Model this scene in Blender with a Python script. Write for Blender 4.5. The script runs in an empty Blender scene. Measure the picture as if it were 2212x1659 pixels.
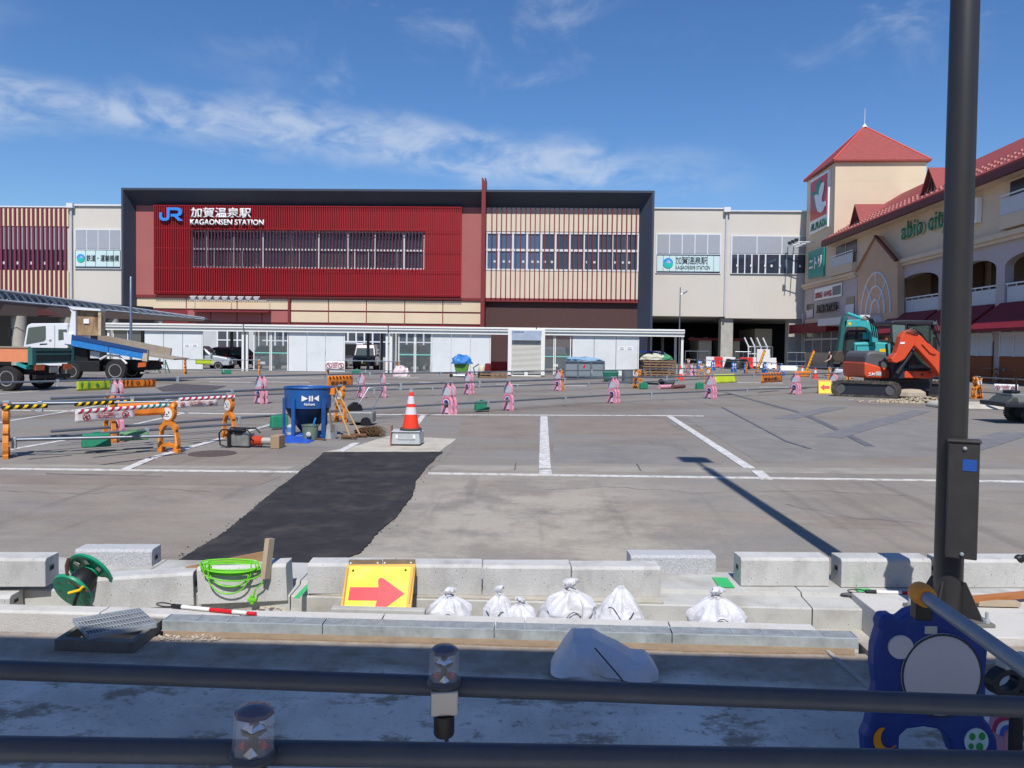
import bpy, bmesh, math, random
from mathutils import Vector, Matrix, noise
R = math.radians
rnd = random.Random(7)
sc = bpy.context.scene
COL = sc.collection

# ---------------------------------------------------------------- camera
CAM_H, F, W, HH = 1.75, 1650.0, 2212.0, 1659.0        # pixel units of the photograph seen at 2212 wide
PITCH, ROLL, YAW, SHIFT = R(1.65), R(0.72), R(2.0), 34.0
cam_d = bpy.data.cameras.new('camera'); cam = bpy.data.objects.new('camera', cam_d); COL.objects.link(cam)
CM = Matrix.Rotation(YAW, 4, 'Z') @ Matrix.Rotation(R(90) - PITCH, 4, 'X') @ Matrix.Rotation(ROLL, 4, 'Z')
cam.matrix_world = Matrix.Translation((0, 0, CAM_H)) @ CM
cam_d.sensor_width = 36; cam_d.lens = 36 * F / W; cam_d.shift_y = -SHIFT / W
cam_d.clip_start = 0.05; cam_d.clip_end = 3000
sc.camera = cam
CO = Vector((0, 0, CAM_H))

# ---------------------------------------------------------------- sun, sky, exposure
SUN_EL, SUN_AZ = R(54), R(-1.2)           # azimuth the rays travel towards, from +Y to the right
SD = Vector((math.sin(SUN_AZ) * math.cos(SUN_EL), math.cos(SUN_AZ) * math.cos(SUN_EL), -math.sin(SUN_EL)))
sun_d = bpy.data.lights.new('sun', 'SUN'); sun_d.energy = 4.7; sun_d.angle = R(0.53); sun_d.color = (1, 0.955, 0.89)
sun = bpy.data.objects.new('sun', sun_d); COL.objects.link(sun)
sun.rotation_euler = SD.to_track_quat('-Z', 'Y').to_euler(); sun.location = (0, -20, 40)

world = bpy.data.worlds.new('World'); sc.world = world; world.use_nodes = True
wn, wl = world.node_tree.nodes, world.node_tree.links
wn.clear()
def wnode(t, **kw):
    n = wn.new(t)
    for k, v in kw.items(): setattr(n, k, v)
    return n
sky = wnode('ShaderNodeTexSky', sky_type='NISHITA'); sky.sun_disc = False
sky.sun_elevation = SUN_EL; sky.sun_rotation = R(180) + SUN_AZ
sky.air_density = 1.15; sky.dust_density = 0.0; sky.ozone_density = 3.2; sky.altitude = 0
bg = wnode('ShaderNodeBackground'); bg.inputs[1].default_value = 0.135
wout = wnode('ShaderNodeOutputWorld')
geo = wnode('ShaderNodeTexCoord')
def wmath(op, a, b=None, c=None):
    n = wnode('ShaderNodeMath', operation=op)
    for i, v in enumerate((a, b, c)):
        if v is None: continue
        if isinstance(v, (int, float)): n.inputs[i].default_value = v
        else: wl.new(v, n.inputs[i])
    return n.outputs[0]
def wdot(v):
    n = wnode('ShaderNodeVectorMath', operation='DOT_PRODUCT'); wl.new(geo.outputs['Generated'], n.inputs[0]); n.inputs[1].default_value = v
    return n.outputs['Value']
def wnoise(scale, detail, rough, sv, dist=0.0):
    m = wnode('ShaderNodeMapping'); m.inputs['Scale'].default_value = sv; wl.new(geo.outputs['Generated'], m.inputs[0])
    n = wnode('ShaderNodeTexNoise'); n.inputs['Scale'].default_value = scale; n.inputs['Detail'].default_value = detail
    n.inputs['Roughness'].default_value = rough; n.inputs['Distortion'].default_value = dist
    wl.new(m.outputs[0], n.inputs['Vector']); return n.outputs['Fac']
def wramp(v, a, b):
    n = wnode('ShaderNodeMapRange', interpolation_type='SMOOTHSTEP'); wl.new(v, n.inputs[0])
    n.inputs[1].default_value = a; n.inputs[2].default_value = b; return n.outputs[0]
def RAY(x, y):
    return (CM.to_3x3() @ Vector(((x - W / 2) / F, -(y - (HH / 2 - SHIFT)) / F, -1))).normalized()
# a long cirrus streak: a band round a great circle through two directions, broken up by noise
b0, b1 = RAY(-60, 215), RAY(1100, 335)
bn = b0.cross(b1).normalized()
if bn.z < 0: bn = -bn
d = wdot(bn)
n1 = wnoise(5.0, 6, 0.55, (1, 1, 3.0), 0.3)
n2 = wnoise(13.0, 7, 0.6, (1, 1, 2.2), 0.4)
dd = wmath('ADD', d, wmath('MULTIPLY', wmath('SUBTRACT', n1, 0.5), 0.10))
band = wmath('MULTIPLY', wramp(dd, -0.045, -0.002), wramp(dd, 0.052, 0.004))
band = wmath('MULTIPLY', band, wramp(n2, 0.28, 0.62))
east = wramp(wdot(RAY(1500, 330).cross(Vector((0, 0, 1))).normalized()), 0.12, -0.16)   # the streak thins out in its length
band = wmath('MULTIPLY', band, wmath('MULTIPLY', east, 0.50))
# scattered small puffs
n3 = wnoise(7.5, 7, 0.58, (1, 1, 1.9), 0.5)
n4 = wnoise(1.9, 2, 0.5, (1, 1, 1.0))
puff = wmath('MULTIPLY', wramp(n3, 0.50, 0.82), wmath('MULTIPLY', wramp(n4, 0.50, 0.70), 0.50))
cl = wmath('MINIMUM', wmath('ADD', band, puff), 0.85)
mix = wnode('ShaderNodeMixRGB'); wl.new(cl, mix.inputs[0])
tint = wnode('ShaderNodeMixRGB', blend_type='MULTIPLY'); tint.inputs[0].default_value = 1; tint.inputs[2].default_value = (0.66, 0.765, 0.95, 1)
hsv = wnode('ShaderNodeHueSaturation'); hsv.inputs['Saturation'].default_value = 1.16; hsv.inputs['Value'].default_value = 0.92; wl.new(sky.outputs[0], hsv.inputs['Color']); wl.new(hsv.outputs[0], tint.inputs[1]); wl.new(tint.outputs[0], mix.inputs[1]); mix.inputs[2].default_value = (5.6, 6.0, 6.6, 1)
wl.new(mix.outputs[0], bg.inputs[0]); wl.new(bg.outputs[0], wout.inputs[0])

vs = sc.view_settings; vs.view_transform = 'Standard'; vs.look = 'None'; vs.gamma = 1; vs.use_curve_mapping = False; vs.exposure = 0.0
sc.cycles.max_bounces = 6; sc.cycles.transparent_max_bounces = 12; sc.cycles.caustics_reflective = False; sc.cycles.caustics_refractive = False
sc.cycles.use_denoising = True; sc.cycles.sample_clamp_indirect = 6

# ---------------------------------------------------------------- pixel helpers (photograph at 2212 x 1659)
def G(x, y, z=0.0):
    r = RAY(x, y); t = (z - CAM_H) / r.z
    return CO + r * t
def V(x, y, Y):
    r = RAY(x, y); return CO + r * (Y / r.y)
def ppm(p):                                        # pixels per metre at a point
    return F / -(CM.to_3x3().inverted() @ (Vector(p) - CO)).z
# ---------------------------------------------------------------- materials
def lin(c): return tuple((v / 255 / 12.92) if v <= 10.3 else ((v / 255 + 0.055) / 1.055) ** 2.4 for v in c)
def A(r, g, b, k=1.0): return tuple(min(0.95, v * k) for v in lin((r, g, b)))
_M = {}
def mat(name, col, rough=0.6, metal=0.0, var=0.08, vs=2.5, bump=0.0, bs=60.0, dirt=None, dirt_amt=0.0, ds=1.3, spec=0.4, coat=0.0, sv=(1, 1, 1), pits=0.0, ps=45.0):
    if name in _M: return _M[name]
    m = bpy.data.materials.new(name); m.use_nodes = True; _M[name] = m
    nt = m.node_tree; n, l = nt.nodes, nt.links
    b = n['Principled BSDF']; b.inputs['Roughness'].default_value = rough; b.inputs['Metallic'].default_value = metal
    b.inputs['Specular IOR Level'].default_value = spec; b.inputs['Coat Weight'].default_value = coat
    b.inputs['Base Color'].default_value = (*col, 1)
    g = n.new('ShaderNodeNewGeometry'); mp = n.new('ShaderNodeMapping'); mp.inputs['Scale'].default_value = sv; l.new(g.outputs['Position'], mp.inputs[0])
    def nz(s, d=5, r=0.6):
        t = n.new('ShaderNodeTexNoise'); t.inputs['Scale'].default_value = s; t.inputs['Detail'].default_value = d; t.inputs['Roughness'].default_value = r
        l.new(mp.outputs[0], t.inputs['Vector']); return t.outputs['Fac']
    out = None
    if var > 0:
        mx = n.new('ShaderNodeMixRGB'); mr = n.new('ShaderNodeMapRange'); l.new(nz(vs), mr.inputs[0]); mr.inputs[1].default_value = 0.3; mr.inputs[2].default_value = 0.7
        l.new(mr.outputs[0], mx.inputs[0])
        mx.inputs[1].default_value = (*[v * (1 - var) for v in col], 1); mx.inputs[2].default_value = (*[min(0.97, v * (1 + var)) for v in col], 1); out = mx.outputs[0]
    if dirt is not None:
        mx = n.new('ShaderNodeMixRGB'); mr = n.new('ShaderNodeMapRange'); l.new(nz(ds, 8, 0.68), mr.inputs[0]); mr.inputs[1].default_value = 0.48; mr.inputs[2].default_value = 0.72; mr.inputs[4].default_value = dirt_amt
        l.new(mr.outputs[0], mx.inputs[0])
        if out: l.new(out, mx.inputs[1])
        else: mx.inputs[1].default_value = (*col, 1)
        mx.inputs[2].default_value = (*dirt, 1); out = mx.outputs[0]
    if pits > 0:                                     # little air holes of cast concrete
        vo = n.new('ShaderNodeTexVoronoi'); vo.inputs['Scale'].default_value = ps; l.new(mp.outputs[0], vo.inputs['Vector'])
        lt = n.new('ShaderNodeMapRange'); l.new(vo.outputs['Distance'], lt.inputs[0]); lt.inputs[1].default_value = 0.20; lt.inputs[2].default_value = 0.12
        sep = n.new('ShaderNodeSeparateColor'); l.new(vo.outputs['Color'], sep.inputs[0]); th = n.new('ShaderNodeMath'); th.operation = 'GREATER_THAN'; l.new(sep.outputs[0], th.inputs[0]); th.inputs[1].default_value = 1 - pits
        mu = n.new('ShaderNodeMath'); mu.operation = 'MULTIPLY'; l.new(lt.outputs[0], mu.inputs[0]); l.new(th.outputs[0], mu.inputs[1])
        mx = n.new('ShaderNodeMixRGB'); l.new(mu.outputs[0], mx.inputs[0])
        if out: l.new(out, mx.inputs[1])
        else: mx.inputs[1].default_value = (*col, 1)
        mx.inputs[2].default_value = (*[v * .45 for v in col], 1); out = mx.outputs[0]
    if out: l.new(out, b.inputs['Base Color'])
    if bump > 0:
        bp = n.new('ShaderNodeBump'); bp.inputs['Strength'].default_value = bump; bp.inputs['Distance'].default_value = 0.01
        l.new(nz(bs, 4, 0.7), bp.inputs['Height']); l.new(bp.outputs[0], b.inputs['Normal'])
    return m
def glass(name, col, rough=0.05, alpha=0.45, spec=0.8):
    if name in _M: return _M[name]
    m = bpy.data.materials.new(name); m.use_nodes = True; _M[name] = m
    n, l = m.node_tree.nodes, m.node_tree.links; b = n['Principled BSDF']
    b.inputs['Base Color'].default_value = (*col, 1); b.inputs['Roughness'].default_value = rough; b.inputs['Alpha'].default_value = alpha; b.inputs['Specular IOR Level'].default_value = spec
    return m
# ---------------------------------------------------------------- mesh builder
class MB:
    def __init__(s): s.v = []; s.f = []
    def add(s, vs, fs):
        o = len(s.v); s.v += [tuple(v) for v in vs]; s.f += [tuple(i + o for i in f) for f in fs]; return s
    def box(s, x0, x1, y0, y1, z0, z1, M=None):
        p = [Vector((x, y, z)) for z in (z0, z1) for y in (y0, y1) for x in (x0, x1)]
        if M is not None: p = [M @ q for q in p]
        return s.add(p, [(0, 2, 3, 1), (4, 5, 7, 6), (0, 1, 5, 4), (1, 3, 7, 5), (3, 2, 6, 7), (2, 0, 4, 6)])
    def hexa(s, b, t):                               # four bottom and four top points
        return s.add(list(b) + list(t), [(3, 2, 1, 0), (4, 5, 6, 7), (0, 1, 5, 4), (1, 2, 6, 5), (2, 3, 7, 6), (3, 0, 4, 7)])
    def prism(s, poly, fn, a, b):                    # poly: 2-d points, fn(u, v, w) -> 3-d, from w=a to w=b
        n = len(poly); p = [fn(u, v, a) for u, v in poly] + [fn(u, v, b) for u, v in poly]
        return s.add(p, [tuple(range(n))[::-1], tuple(range(n, 2 * n))] + [(i, (i + 1) % n, n + (i + 1) % n, n + i) for i in range(n)])
    def ring(s, outer, inner, fn, a, b):             # plate with a hole; outlines of the same point count
        n = len(outer); p = [fn(u, v, w) for w in (a, b) for q in (outer, inner) for u, v in q]; f = []
        for i in range(n):
            j = (i + 1) % n
            f += [(i, n + i, n + j, j), (2 * n + i, 2 * n + j, 3 * n + j, 3 * n + i), (i, j, 2 * n + j, 2 * n + i), (n + i, 3 * n + i, 3 * n + j, n + j)]
        return s.add(p, f)
    def tube(s, pts, r, n=8, caps=True, closed=False):
        pts = [Vector(p) for p in pts]; rs = r if isinstance(r, (list, tuple)) else [r] * len(pts); o = len(s.v); up = None
        for i, p in enumerate(pts):
            a = pts[i - 1] if (i > 0 or closed) else p; b = pts[(i + 1) % len(pts)] if (i < len(pts) - 1 or closed) else p
            t = (b - a).normalized() if (b - a).length > 1e-9 else Vector((0, 0, 1))
            if up is None:
                up = Vector((0, 0, 1)) if abs(t.z) < 0.9 else Vector((1, 0, 0))
            e = t.cross(up).normalized(); u = e.cross(t).normalized(); up = u
            for k in range(n):
                q = 2 * math.pi * k / n; s.v.append(tuple(p + (e * math.cos(q) + u * math.sin(q)) * rs[i]))
        m = len(pts)
        for i in range(m if closed else m - 1):
            for k in range(n):
                k2 = (k + 1) % n; i2 = (i + 1) % m
                s.f.append((o + i * n + k, o + i * n + k2, o + i2 * n + k2, o + i2 * n + k))
        if caps and not closed:
            s.f.append(tuple(o + k for k in range(n))[::-1]); s.f.append(tuple(o + (m - 1) * n + k for k in range(n)))
        return s
    def lathe(s, prof, c=(0, 0, 0), n=16, M=None):   # prof: (radius, z)
        o = len(s.v); c = Vector(c)
        for r, z in prof:
            for k in range(n):
                q = 2 * math.pi * k / n; p = Vector((r * math.cos(q), r * math.sin(q), z)); s.v.append(tuple((M @ p if M is not None else p) + c))
        for i in range(len(prof) - 1):
            for k in range(n): s.f.append((o + i * n + k, o + i * n + (k + 1) % n, o + (i + 1) * n + (k + 1) % n, o + (i + 1) * n + k))
        s.f.append(tuple(o + k for k in range(n))[::-1]); s.f.append(tuple(o + (len(prof) - 1) * n + k for k in range(n)))
        return s
    def quad(s, *p): return s.add(p, [tuple(range(len(p)))])
    def xf(s, M): s.v = [tuple(M @ Vector(v)) for v in s.v]; return s
    def build(s, name, m, parent=None, smooth=False, bevel=0.0, world=None, subsurf=0, solid=0.0):
        me = bpy.data.meshes.new(name); me.from_pydata(s.v, [], s.f); me.update()
        bm = bmesh.new(); bm.from_mesh(me); bmesh.ops.recalc_face_normals(bm, faces=bm.faces); bm.to_mesh(me); bm.free()
        if smooth:
            for p in me.polygons: p.use_smooth = True
            me.set_sharp_from_angle(angle=R(38))
        me.materials.append(m)
        return link(name, me, parent, world, bevel, subsurf, solid)
WORLD = set()
def link(name, me, parent=None, world=None, bevel=0.0, subsurf=0, solid=0.0):
    o = bpy.data.objects.new(name, me); COL.objects.link(o)
    if parent is not None:
        o.parent = parent
        if (world is None and root_of(parent) in WORLD) or world: o.location = -abs_loc(parent)
    if solid: md = o.modifiers.new('solid', 'SOLIDIFY'); md.thickness = solid; md.offset = 0
    if bevel: md = o.modifiers.new('bevel', 'BEVEL'); md.width = bevel; md.segments = 2; md.limit_method = 'ANGLE'; md.angle_limit = R(40)
    if subsurf: md = o.modifiers.new('sub', 'SUBSURF'); md.levels = subsurf; md.render_levels = subsurf
    return o
def root_of(o):
    while o.parent: o = o.parent
    return o.name
def abs_loc(o):
    p = Vector(o.location)
    while o.parent: o = o.parent; p += Vector(o.location)
    return p
def tag(o, label, cat, group=None):
    o['label'] = label; o['category'] = cat
    if group: o['group'] = group
    return o
def structure(o): o['kind'] = 'structure'; return o
def stuff(o): o['kind'] = 'stuff'; return o
def thing(name, label, cat, loc=(0, 0, 0), rz=0.0, group=None, world=False):
    """An Empty at the thing's base. world=True: the parts' vertices are given in world coordinates."""
    o = bpy.data.objects.new(name, None); COL.objects.link(o); o.location = loc; o.rotation_euler = (0, 0, rz); o.empty_display_size = 0.2
    if world: WORLD.add(o.name)
    return tag(o, label, cat, group)
def copy_tree(o, parent=None):
    c = o.copy(); COL.objects.link(c)
    if parent is not None: c.parent = parent
    for ch in [x for x in COL.objects if x.parent == o]: copy_tree(ch, c)
    return c
def inst(root, loc, rz, label, group=None, scale=1.0):
    c = copy_tree(root); c.location = loc; c.rotation_euler = (0, 0, rz); c.scale = (scale,) * 3; c['label'] = label
    if group: c['group'] = group
    return c
def text(name, body, m, parent, M, width=None, height=1.0, ext=0.01, bold=0.0, world=None):
    """Lettering with its lower left corner at the origin of M; fitted to the width and height."""
    cu = bpy.data.curves.new(name, 'FONT'); cu.body = body; cu.size = 1.0; cu.offset = bold; cu.extrude = 0.0; cu.resolution_u = 3; cu.space_character = 1.0
    t = bpy.data.objects.new(name, cu); COL.objects.link(t); bpy.context.view_layer.update()
    me = bpy.data.meshes.new_from_object(t); COL.objects.unlink(t); bpy.data.objects.remove(t)
    xs = [v.co.x for v in me.vertices]; ys = [v.co.y for v in me.vertices]
    x0, x1, y0, y1 = min(xs), max(xs), min(ys), max(ys)
    sy = height / (y1 - y0); sx = width / (x1 - x0) if width else sy
    for v in me.vertices: v.co = ((v.co.x - x0) * sx, (v.co.y - y0) * sy, 0)
    bm = bmesh.new(); bm.from_mesh(me)
    r = bmesh.ops.extrude_face_region(bm, geom=bm.faces[:]); vv = [g for g in r['geom'] if isinstance(g, bmesh.types.BMVert)]
    bmesh.ops.translate(bm, verts=vv, vec=(0, 0, ext)); bmesh.ops.recalc_face_normals(bm, faces=bm.faces)
    bm.transform(M); bm.to_mesh(me); bm.free(); me.name = name
    me.materials.clear(); me.materials.append(m)
    return link(name, me, parent, world)
def wallM(p, rz=0.0):                               # upright plane: local x along the wall, local y up; rz turns it
    return Matrix.Translation(p) @ Matrix.Rotation(rz, 4, 'Z') @ Matrix.Rotation(R(90), 4, 'X')
def circ(cx, cy, rx, ry=None, n=24, a0=0, a1=360):
    ry = ry or rx; full = (a1 - a0) == 360; k = n if full else n + 1
    return [(cx + rx * math.cos(R(a0 + (a1 - a0) * i / n)), cy + ry * math.sin(R(a0 + (a1 - a0) * i / n))) for i in range(k)]
# ================================================================ ground
def node_asphalt():
    m = bpy.data.materials.new('old_asphalt'); m.use_nodes = True; n, l = m.node_tree.nodes, m.node_tree.links; b = n['Principled BSDF']
    g = n.new('ShaderNodeNewGeometry')
    def nz(s, d=6, r=0.6, sv=(1, 1, 1), dist=0.0):
        mp = n.new('ShaderNodeMapping'); mp.inputs['Scale'].default_value = sv; l.new(g.outputs['Position'], mp.inputs[0])
        t = n.new('ShaderNodeTexNoise'); t.inputs['Scale'].default_value = s; t.inputs['Detail'].default_value = d; t.inputs['Roughness'].default_value = r; t.inputs['Distortion'].default_value = dist
        l.new(mp.outputs[0], t.inputs['Vector']); return t.outputs['Fac']
    def rp(v, a, c, o=1.0):
        r = n.new('ShaderNodeMapRange'); r.interpolation_type = 'SMOOTHSTEP'; l.new(v, r.inputs[0]); r.inputs[1].default_value = a; r.inputs[2].default_value = c; r.inputs[4].default_value = o; return r.outputs[0]
    def mx(f, a, c, mode='MIX'):
        q = n.new('ShaderNodeMixRGB'); q.blend_type = mode
        for i, v in enumerate((f, a, c)):
            if isinstance(v, tuple): q.inputs[i].default_value = (*v, 1)
            elif isinstance(v, (int, float)): q.inputs[i].default_value = v
            else: l.new(v, q.inputs[i])
        return q.outputs[0]
    def mul(a, c):
        q = n.new('ShaderNodeMath'); q.operation = 'MULTIPLY'
        for i, v in enumerate((a, c)):
            if isinstance(v, (int, float)): q.inputs[i].default_value = v
            else: l.new(v, q.inputs[i])
        return q.outputs[0]
    def band(axis, a0, a1, a2, a3):                # 1 between a1 and a2, fading to a0 / a3
        sx = n.new('ShaderNodeSeparateXYZ'); l.new(g.outputs['Position'], sx.inputs[0]); v = sx.outputs[axis]
        return mul(rp(v, a0, a1), rp(v, a3, a2))
    c = mx(rp(nz(0.35, 5), 0.35, 0.65), A(150, 148, 145, .82), A(154, 146, 137, .82))
    c = mx(rp(nz(0.16, 4, .6, (1, 2.2, 1), .5), 0.47, 0.66, 0.75), c, A(134, 122, 113, .80))            # brownish worn lanes
    c = mx(rp(nz(0.6, 6, .65, (0.5, 1.6, 1)), 0.54, 0.72, 0.6), c, A(118, 116, 116, .8))                 # grey patches
    dust = mul(rp(nz(0.55, 8, .7, (.7, 1.3, 1), .4), 0.36, 0.66), band(1, 4.6, 5.6, 8.5, 15.0))
    c = mx(mul(dust, 0.55), c, A(186, 176, 164, .80))                                                   # cement dust where they work
    dust2 = mul(mul(rp(nz(0.9, 7, .7), 0.38, 0.6), band(0, -2.2, -1.0, 0.4, 2.4)), band(1, 4.6, 5.2, 8.2, 11.8))
    c = mx(mul(dust2, 0.75), c, A(203, 196, 182, .80))
    c = mx(rp(nz(6.5, 6, .75, (.5, 1.4, 1)), 0.66, 0.74, 0.5), c, A(196, 190, 180, .80))                 # scuffs
    c = mx(rp(nz(2.2, 7, .7, (.6, 1.5, 1)), 0.60, 0.75, 0.35), c, A(92, 88, 86, .8))
    c = mx(rp(nz(1.3, 6, .65, (.18, 3.2, 1), .3), .52, .70, .40), c, A(176, 170, 162, .80))              # dusty drag marks
    c = mx(rp(nz(1.1, 5, .6, (2.6, .16, 1), .3), .56, .70, .30), c, A(104, 100, 98, .8))                  # tyre marks running away
    c = mx(rp(nz(62, 5, .85), .34, .66, .6), mx(1.0, c, (0.80, 0.80, 0.80), 'MULTIPLY'), mx(1.0, c, (1.14, 1.13, 1.12), 'MULTIPLY'))
    gr = mx(rp(nz(170, 3, .8), 0.3, 0.7), (0.93, 0.92, 0.91), (1.26, 1.25, 1.23)); c = mx(rp(nz(16, 9, .82, (.8, 1.3, 1)), .3, .7, .55), c, mx(1.0, c, (0.72, 0.71, 0.70), 'MULTIPLY'))
    c = mx(rp(nz(34, 6, .8), .60, .72, .45), c, A(190, 184, 174, .80))
    c = mx(1.0, c, gr, 'MULTIPLY')
    l.new(c, b.inputs['Base Color']); b.inputs['Roughness'].default_value = 0.88; b.inputs['Specular IOR Level'].default_value = 0.25
    bp = n.new('ShaderNodeBump'); bp.inputs['Strength'].default_value = 0.35; bp.inputs['Distance'].default_value = 0.008; l.new(nz(120, 4, .75), bp.inputs['Height']); l.new(bp.outputs[0], b.inputs['Normal'])
    return m
M_ASPH = node_asphalt()
gm = MB(); gm.box(-420, 420, -160, 700, -0.60, -0.30)
structure(gm.build('ground', mat('earth', A(120, 112, 100), .9)))
YTR = G(1106, 1244).y                                  # front edge of the lot behind the trench
lot = MB(); lot.box(-150, 150, YTR, 330, -0.3, 0.0)
structure(lot.build('parking_lot', M_ASPH))
def rag(poly, step, amp, seed):
    r = random.Random(seed); out = []
    for i, a in enumerate(poly):
        b = poly[(i + 1) % len(poly)]; k = max(1, int((Vector(b) - Vector(a)).length / step)); nx = Vector((-(b[1] - a[1]), b[0] - a[0])).normalized()
        for j in range(k):
            t = j / k; q_ = Vector((a[0] + (b[0] - a[0]) * t, a[1] + (b[1] - a[1]) * t, seed)); w = noise.noise(q_ * 1.7) * amp * 1.3 + noise.noise(q_ * 11) * amp * .5 + r.uniform(-amp, amp) * .28
            out.append((a[0] + (b[0] - a[0]) * t + nx.x * w, a[1] + (b[1] - a[1]) * t + nx.y * w))
    return out
def sheet(name, pts, z, m, th=0.01, ragged=None, seed=1):
    p = [(q.x, q.y) for q in (G(x, y) for x, y in pts)]
    if ragged: p = rag(p, ragged[0], ragged[1], seed)
    o = MB().prism(p, lambda u, v, w: (u, v, w), z - th, z).build(name, m); return structure(o)
M_CEM = mat('cement_patch', A(205, 198, 184, .80), .9, var=.10, vs=3, bump=.4, bs=90, dirt=A(150, 142, 132, .8), dirt_amt=.7, ds=1.6)
M_NEW = mat('fresh_asphalt', A(58, 56, 58, .75), .8, var=.28, vs=5, bump=.8, bs=130, dirt=A(104, 98, 92, .8), dirt_amt=.55, ds=2.2, spec=.3)
M_TAR = mat('tar_seal', A(104, 106, 114, .8), .7, var=.2, vs=6, dirt=A(140, 136, 130, .8), dirt_amt=.7, ds=4)
M_LINE = mat('line_paint', A(232, 230, 226, .8), .7, var=.10, vs=4, dirt=A(146, 140, 132, .8), dirt_amt=1.0, ds=9)
sheet('cement_patch', [(840, 942), (985, 948), (950, 976), (700, 976), (752, 968)], .004, M_CEM, ragged=(.15, .02), seed=3)
sheet('cement_strip', [(0, 1003), (640, 1008), (625, 1014), (0, 1009)], .004, mat('strip_concrete', A(168, 162, 152, .8), .9, var=.1, dirt=A(140, 130, 120, .8), dirt_amt=.6), ragged=(.3, .012), seed=5)
sheet('cement_strip', [(945, 1005), (2212, 1014), (2212, 1026), (930, 1016)], .004, mat('strip_concrete', A(168, 162, 152, .8), .9), ragged=(.3, .012), seed=6)
sheet('new_asphalt_strip', [(702, 978), (956, 977), (925, 1008), (900, 1040), (882, 1086), (838, 1136), (776, 1196), (700, 1226), (600, 1238), (372, 1220), (470, 1160), (560, 1090), (640, 1026)], .012, M_NEW, ragged=(.025, .026), seed=11)
cr_ = MB(); r_ = random.Random(3)
for i in range(320):
    e = [((702, 978), (640, 1026)), ((640, 1026), (470, 1160)), ((470, 1160), (372, 1220)), ((956, 977), (900, 1040)), ((900, 1040), (838, 1136)), ((838, 1136), (700, 1226)), ((372, 1220), (600, 1238))][i % 7]; t_ = r_.random(); q = G(e[0][0] + (e[1][0] - e[0][0]) * t_, e[0][1] + (e[1][1] - e[0][1]) * t_); q += Vector((r_.gauss(0, .05), r_.gauss(0, .05), 0)); z_ = r_.uniform(.003, .009); cr_.lathe([(z_ * .6, 0), (z_, z_ * .5), (z_ * .4, z_)], q, 5)
stuff(tag(cr_.build('asphalt_crumbs', M_NEW), 'loose black asphalt crumbs along the new strip edges', 'crumbs'))
LZ = [0]
def line(pts, wpx, name='parking_line', m=None):
    """A painted line along ground pixels with a width in pixels across it."""
    for (a, b) in zip(pts[:-1], pts[1:]):
        A_, B_ = G(*a), G(*b); d = (B_ - A_); nn = Vector((-d.y, d.x, 0)).normalized() * wpx * .5
        q = [A_ - nn, B_ - nn, B_ + nn, A_ + nn]
        p = rag([(v.x, v.y) for v in q], .35, .006, len(pts) + int(a[0]))
        structure(MB().prism(p, lambda u, v, w: (u, v, w), -.004, .0085 + .0004 * (LZ[0] % 14)).build(name, m or M_LINE)); LZ[0] += 1
line([(0, 1013), (655, 1020)], .10); line([(925, 1023), (2212, 1041)], .10)
line([(890, 896), (1450, 898), (1520, 899)], .11); line([(330, 891), (474, 894), (890, 896)], .10); line([(0, 886), (200, 889)], .10)
line([(1175, 900), (1177, 1012)], .17); line([(1178, 1016), (1178, 1026)], .17)
line([(1446, 900), (1618, 1012)], .16); line([(1634, 1018), (1656, 1036)], .16)
line([(272, 1015), (325, 992)], .13); line([(330, 990), (600, 914)], .13); line([(735, 976), (770, 958)], .13); line([(882, 938), (914, 898)], .13)
line([(0, 913), (117, 894), (240, 872)], .11); line([(22, 972), (155, 949)], .11); line([(270, 922), (404, 892)], .11)
for a, b, y in ((453, 546, 825), (571, 669, 825), (720, 842, 827), (1071, 1175, 830), (1221, 1268, 833), (395, 520, 817), (905, 1040, 826), (1560, 1690, 826), (860, 905, 816), (1640, 1730, 836), (520, 700, 815)):
    line([(a, y), (b, y + (b - a) * .013)], .14)
line([(0, 851), (170, 838)], .12); line([(200, 834), (330, 824)], .12)
for pts, w_ in (([(1568, 848), (1640, 868), (1730, 892), (1800, 925), (1880, 965)], .16), ([(1690, 905), (1810, 880)], .5), ([(1790, 945), (1990, 888)], .5), ([(2060, 975), (2200, 935)], .6), ([(1560, 880), (1700, 955), (1750, 970)], .06)):
    line(pts, w_, 'tar_seam', M_TAR if w_ < .3 else mat('tar_patch', A(124, 124, 128, .8), .8, var=.12, vs=3, dirt=A(156, 150, 144, .8), dirt_amt=.8, ds=2.5))
for (a, b) in (((1114, 1000), (1112, 1016)), ((1376, 1003), (1384, 1018)), ((352, 1030), (100, 1024))):
    line([a, b], .02, 'pavement_crack', M_TAR)
for pts in ([(1180, 1060), (1330, 1052), (1500, 1066), (1740, 1060), (1980, 1072)], [(0, 1062), (180, 1066), (340, 1058), (480, 1064)], [(1700, 1090), (1850, 1120), (2010, 1132)]):
    jp = []
    for (a, c) in zip(pts[:-1], pts[1:]):
        n_ = max(2, int(abs(c[0] - a[0]) / 22))
        for j in range(n_): jp.append((a[0] + (c[0] - a[0]) * j / n_ + rnd.uniform(-5, 5), a[1] + (c[1] - a[1]) * j / n_ + rnd.uniform(-2.2, 2.2)))
    Q = [G(*q) for q in jp]; vv = []; ff = []
    for i, q in enumerate(Q):
        d = (Q[min(i + 1, len(Q) - 1)] - Q[max(i - 1, 0)]).normalized(); w_ = .0025 + .0035 * rnd.random(); vv += [(q.x - d.y * w_, q.y + d.x * w_, .0045), (q.x + d.y * w_, q.y - d.x * w_, .0045)]
    for i in range(len(Q) - 1): ff.append((2 * i, 2 * i + 1, 2 * i + 3, 2 * i + 2))
    structure(MB().add(vv, ff).build('pavement_crack', M_TAR))
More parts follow.
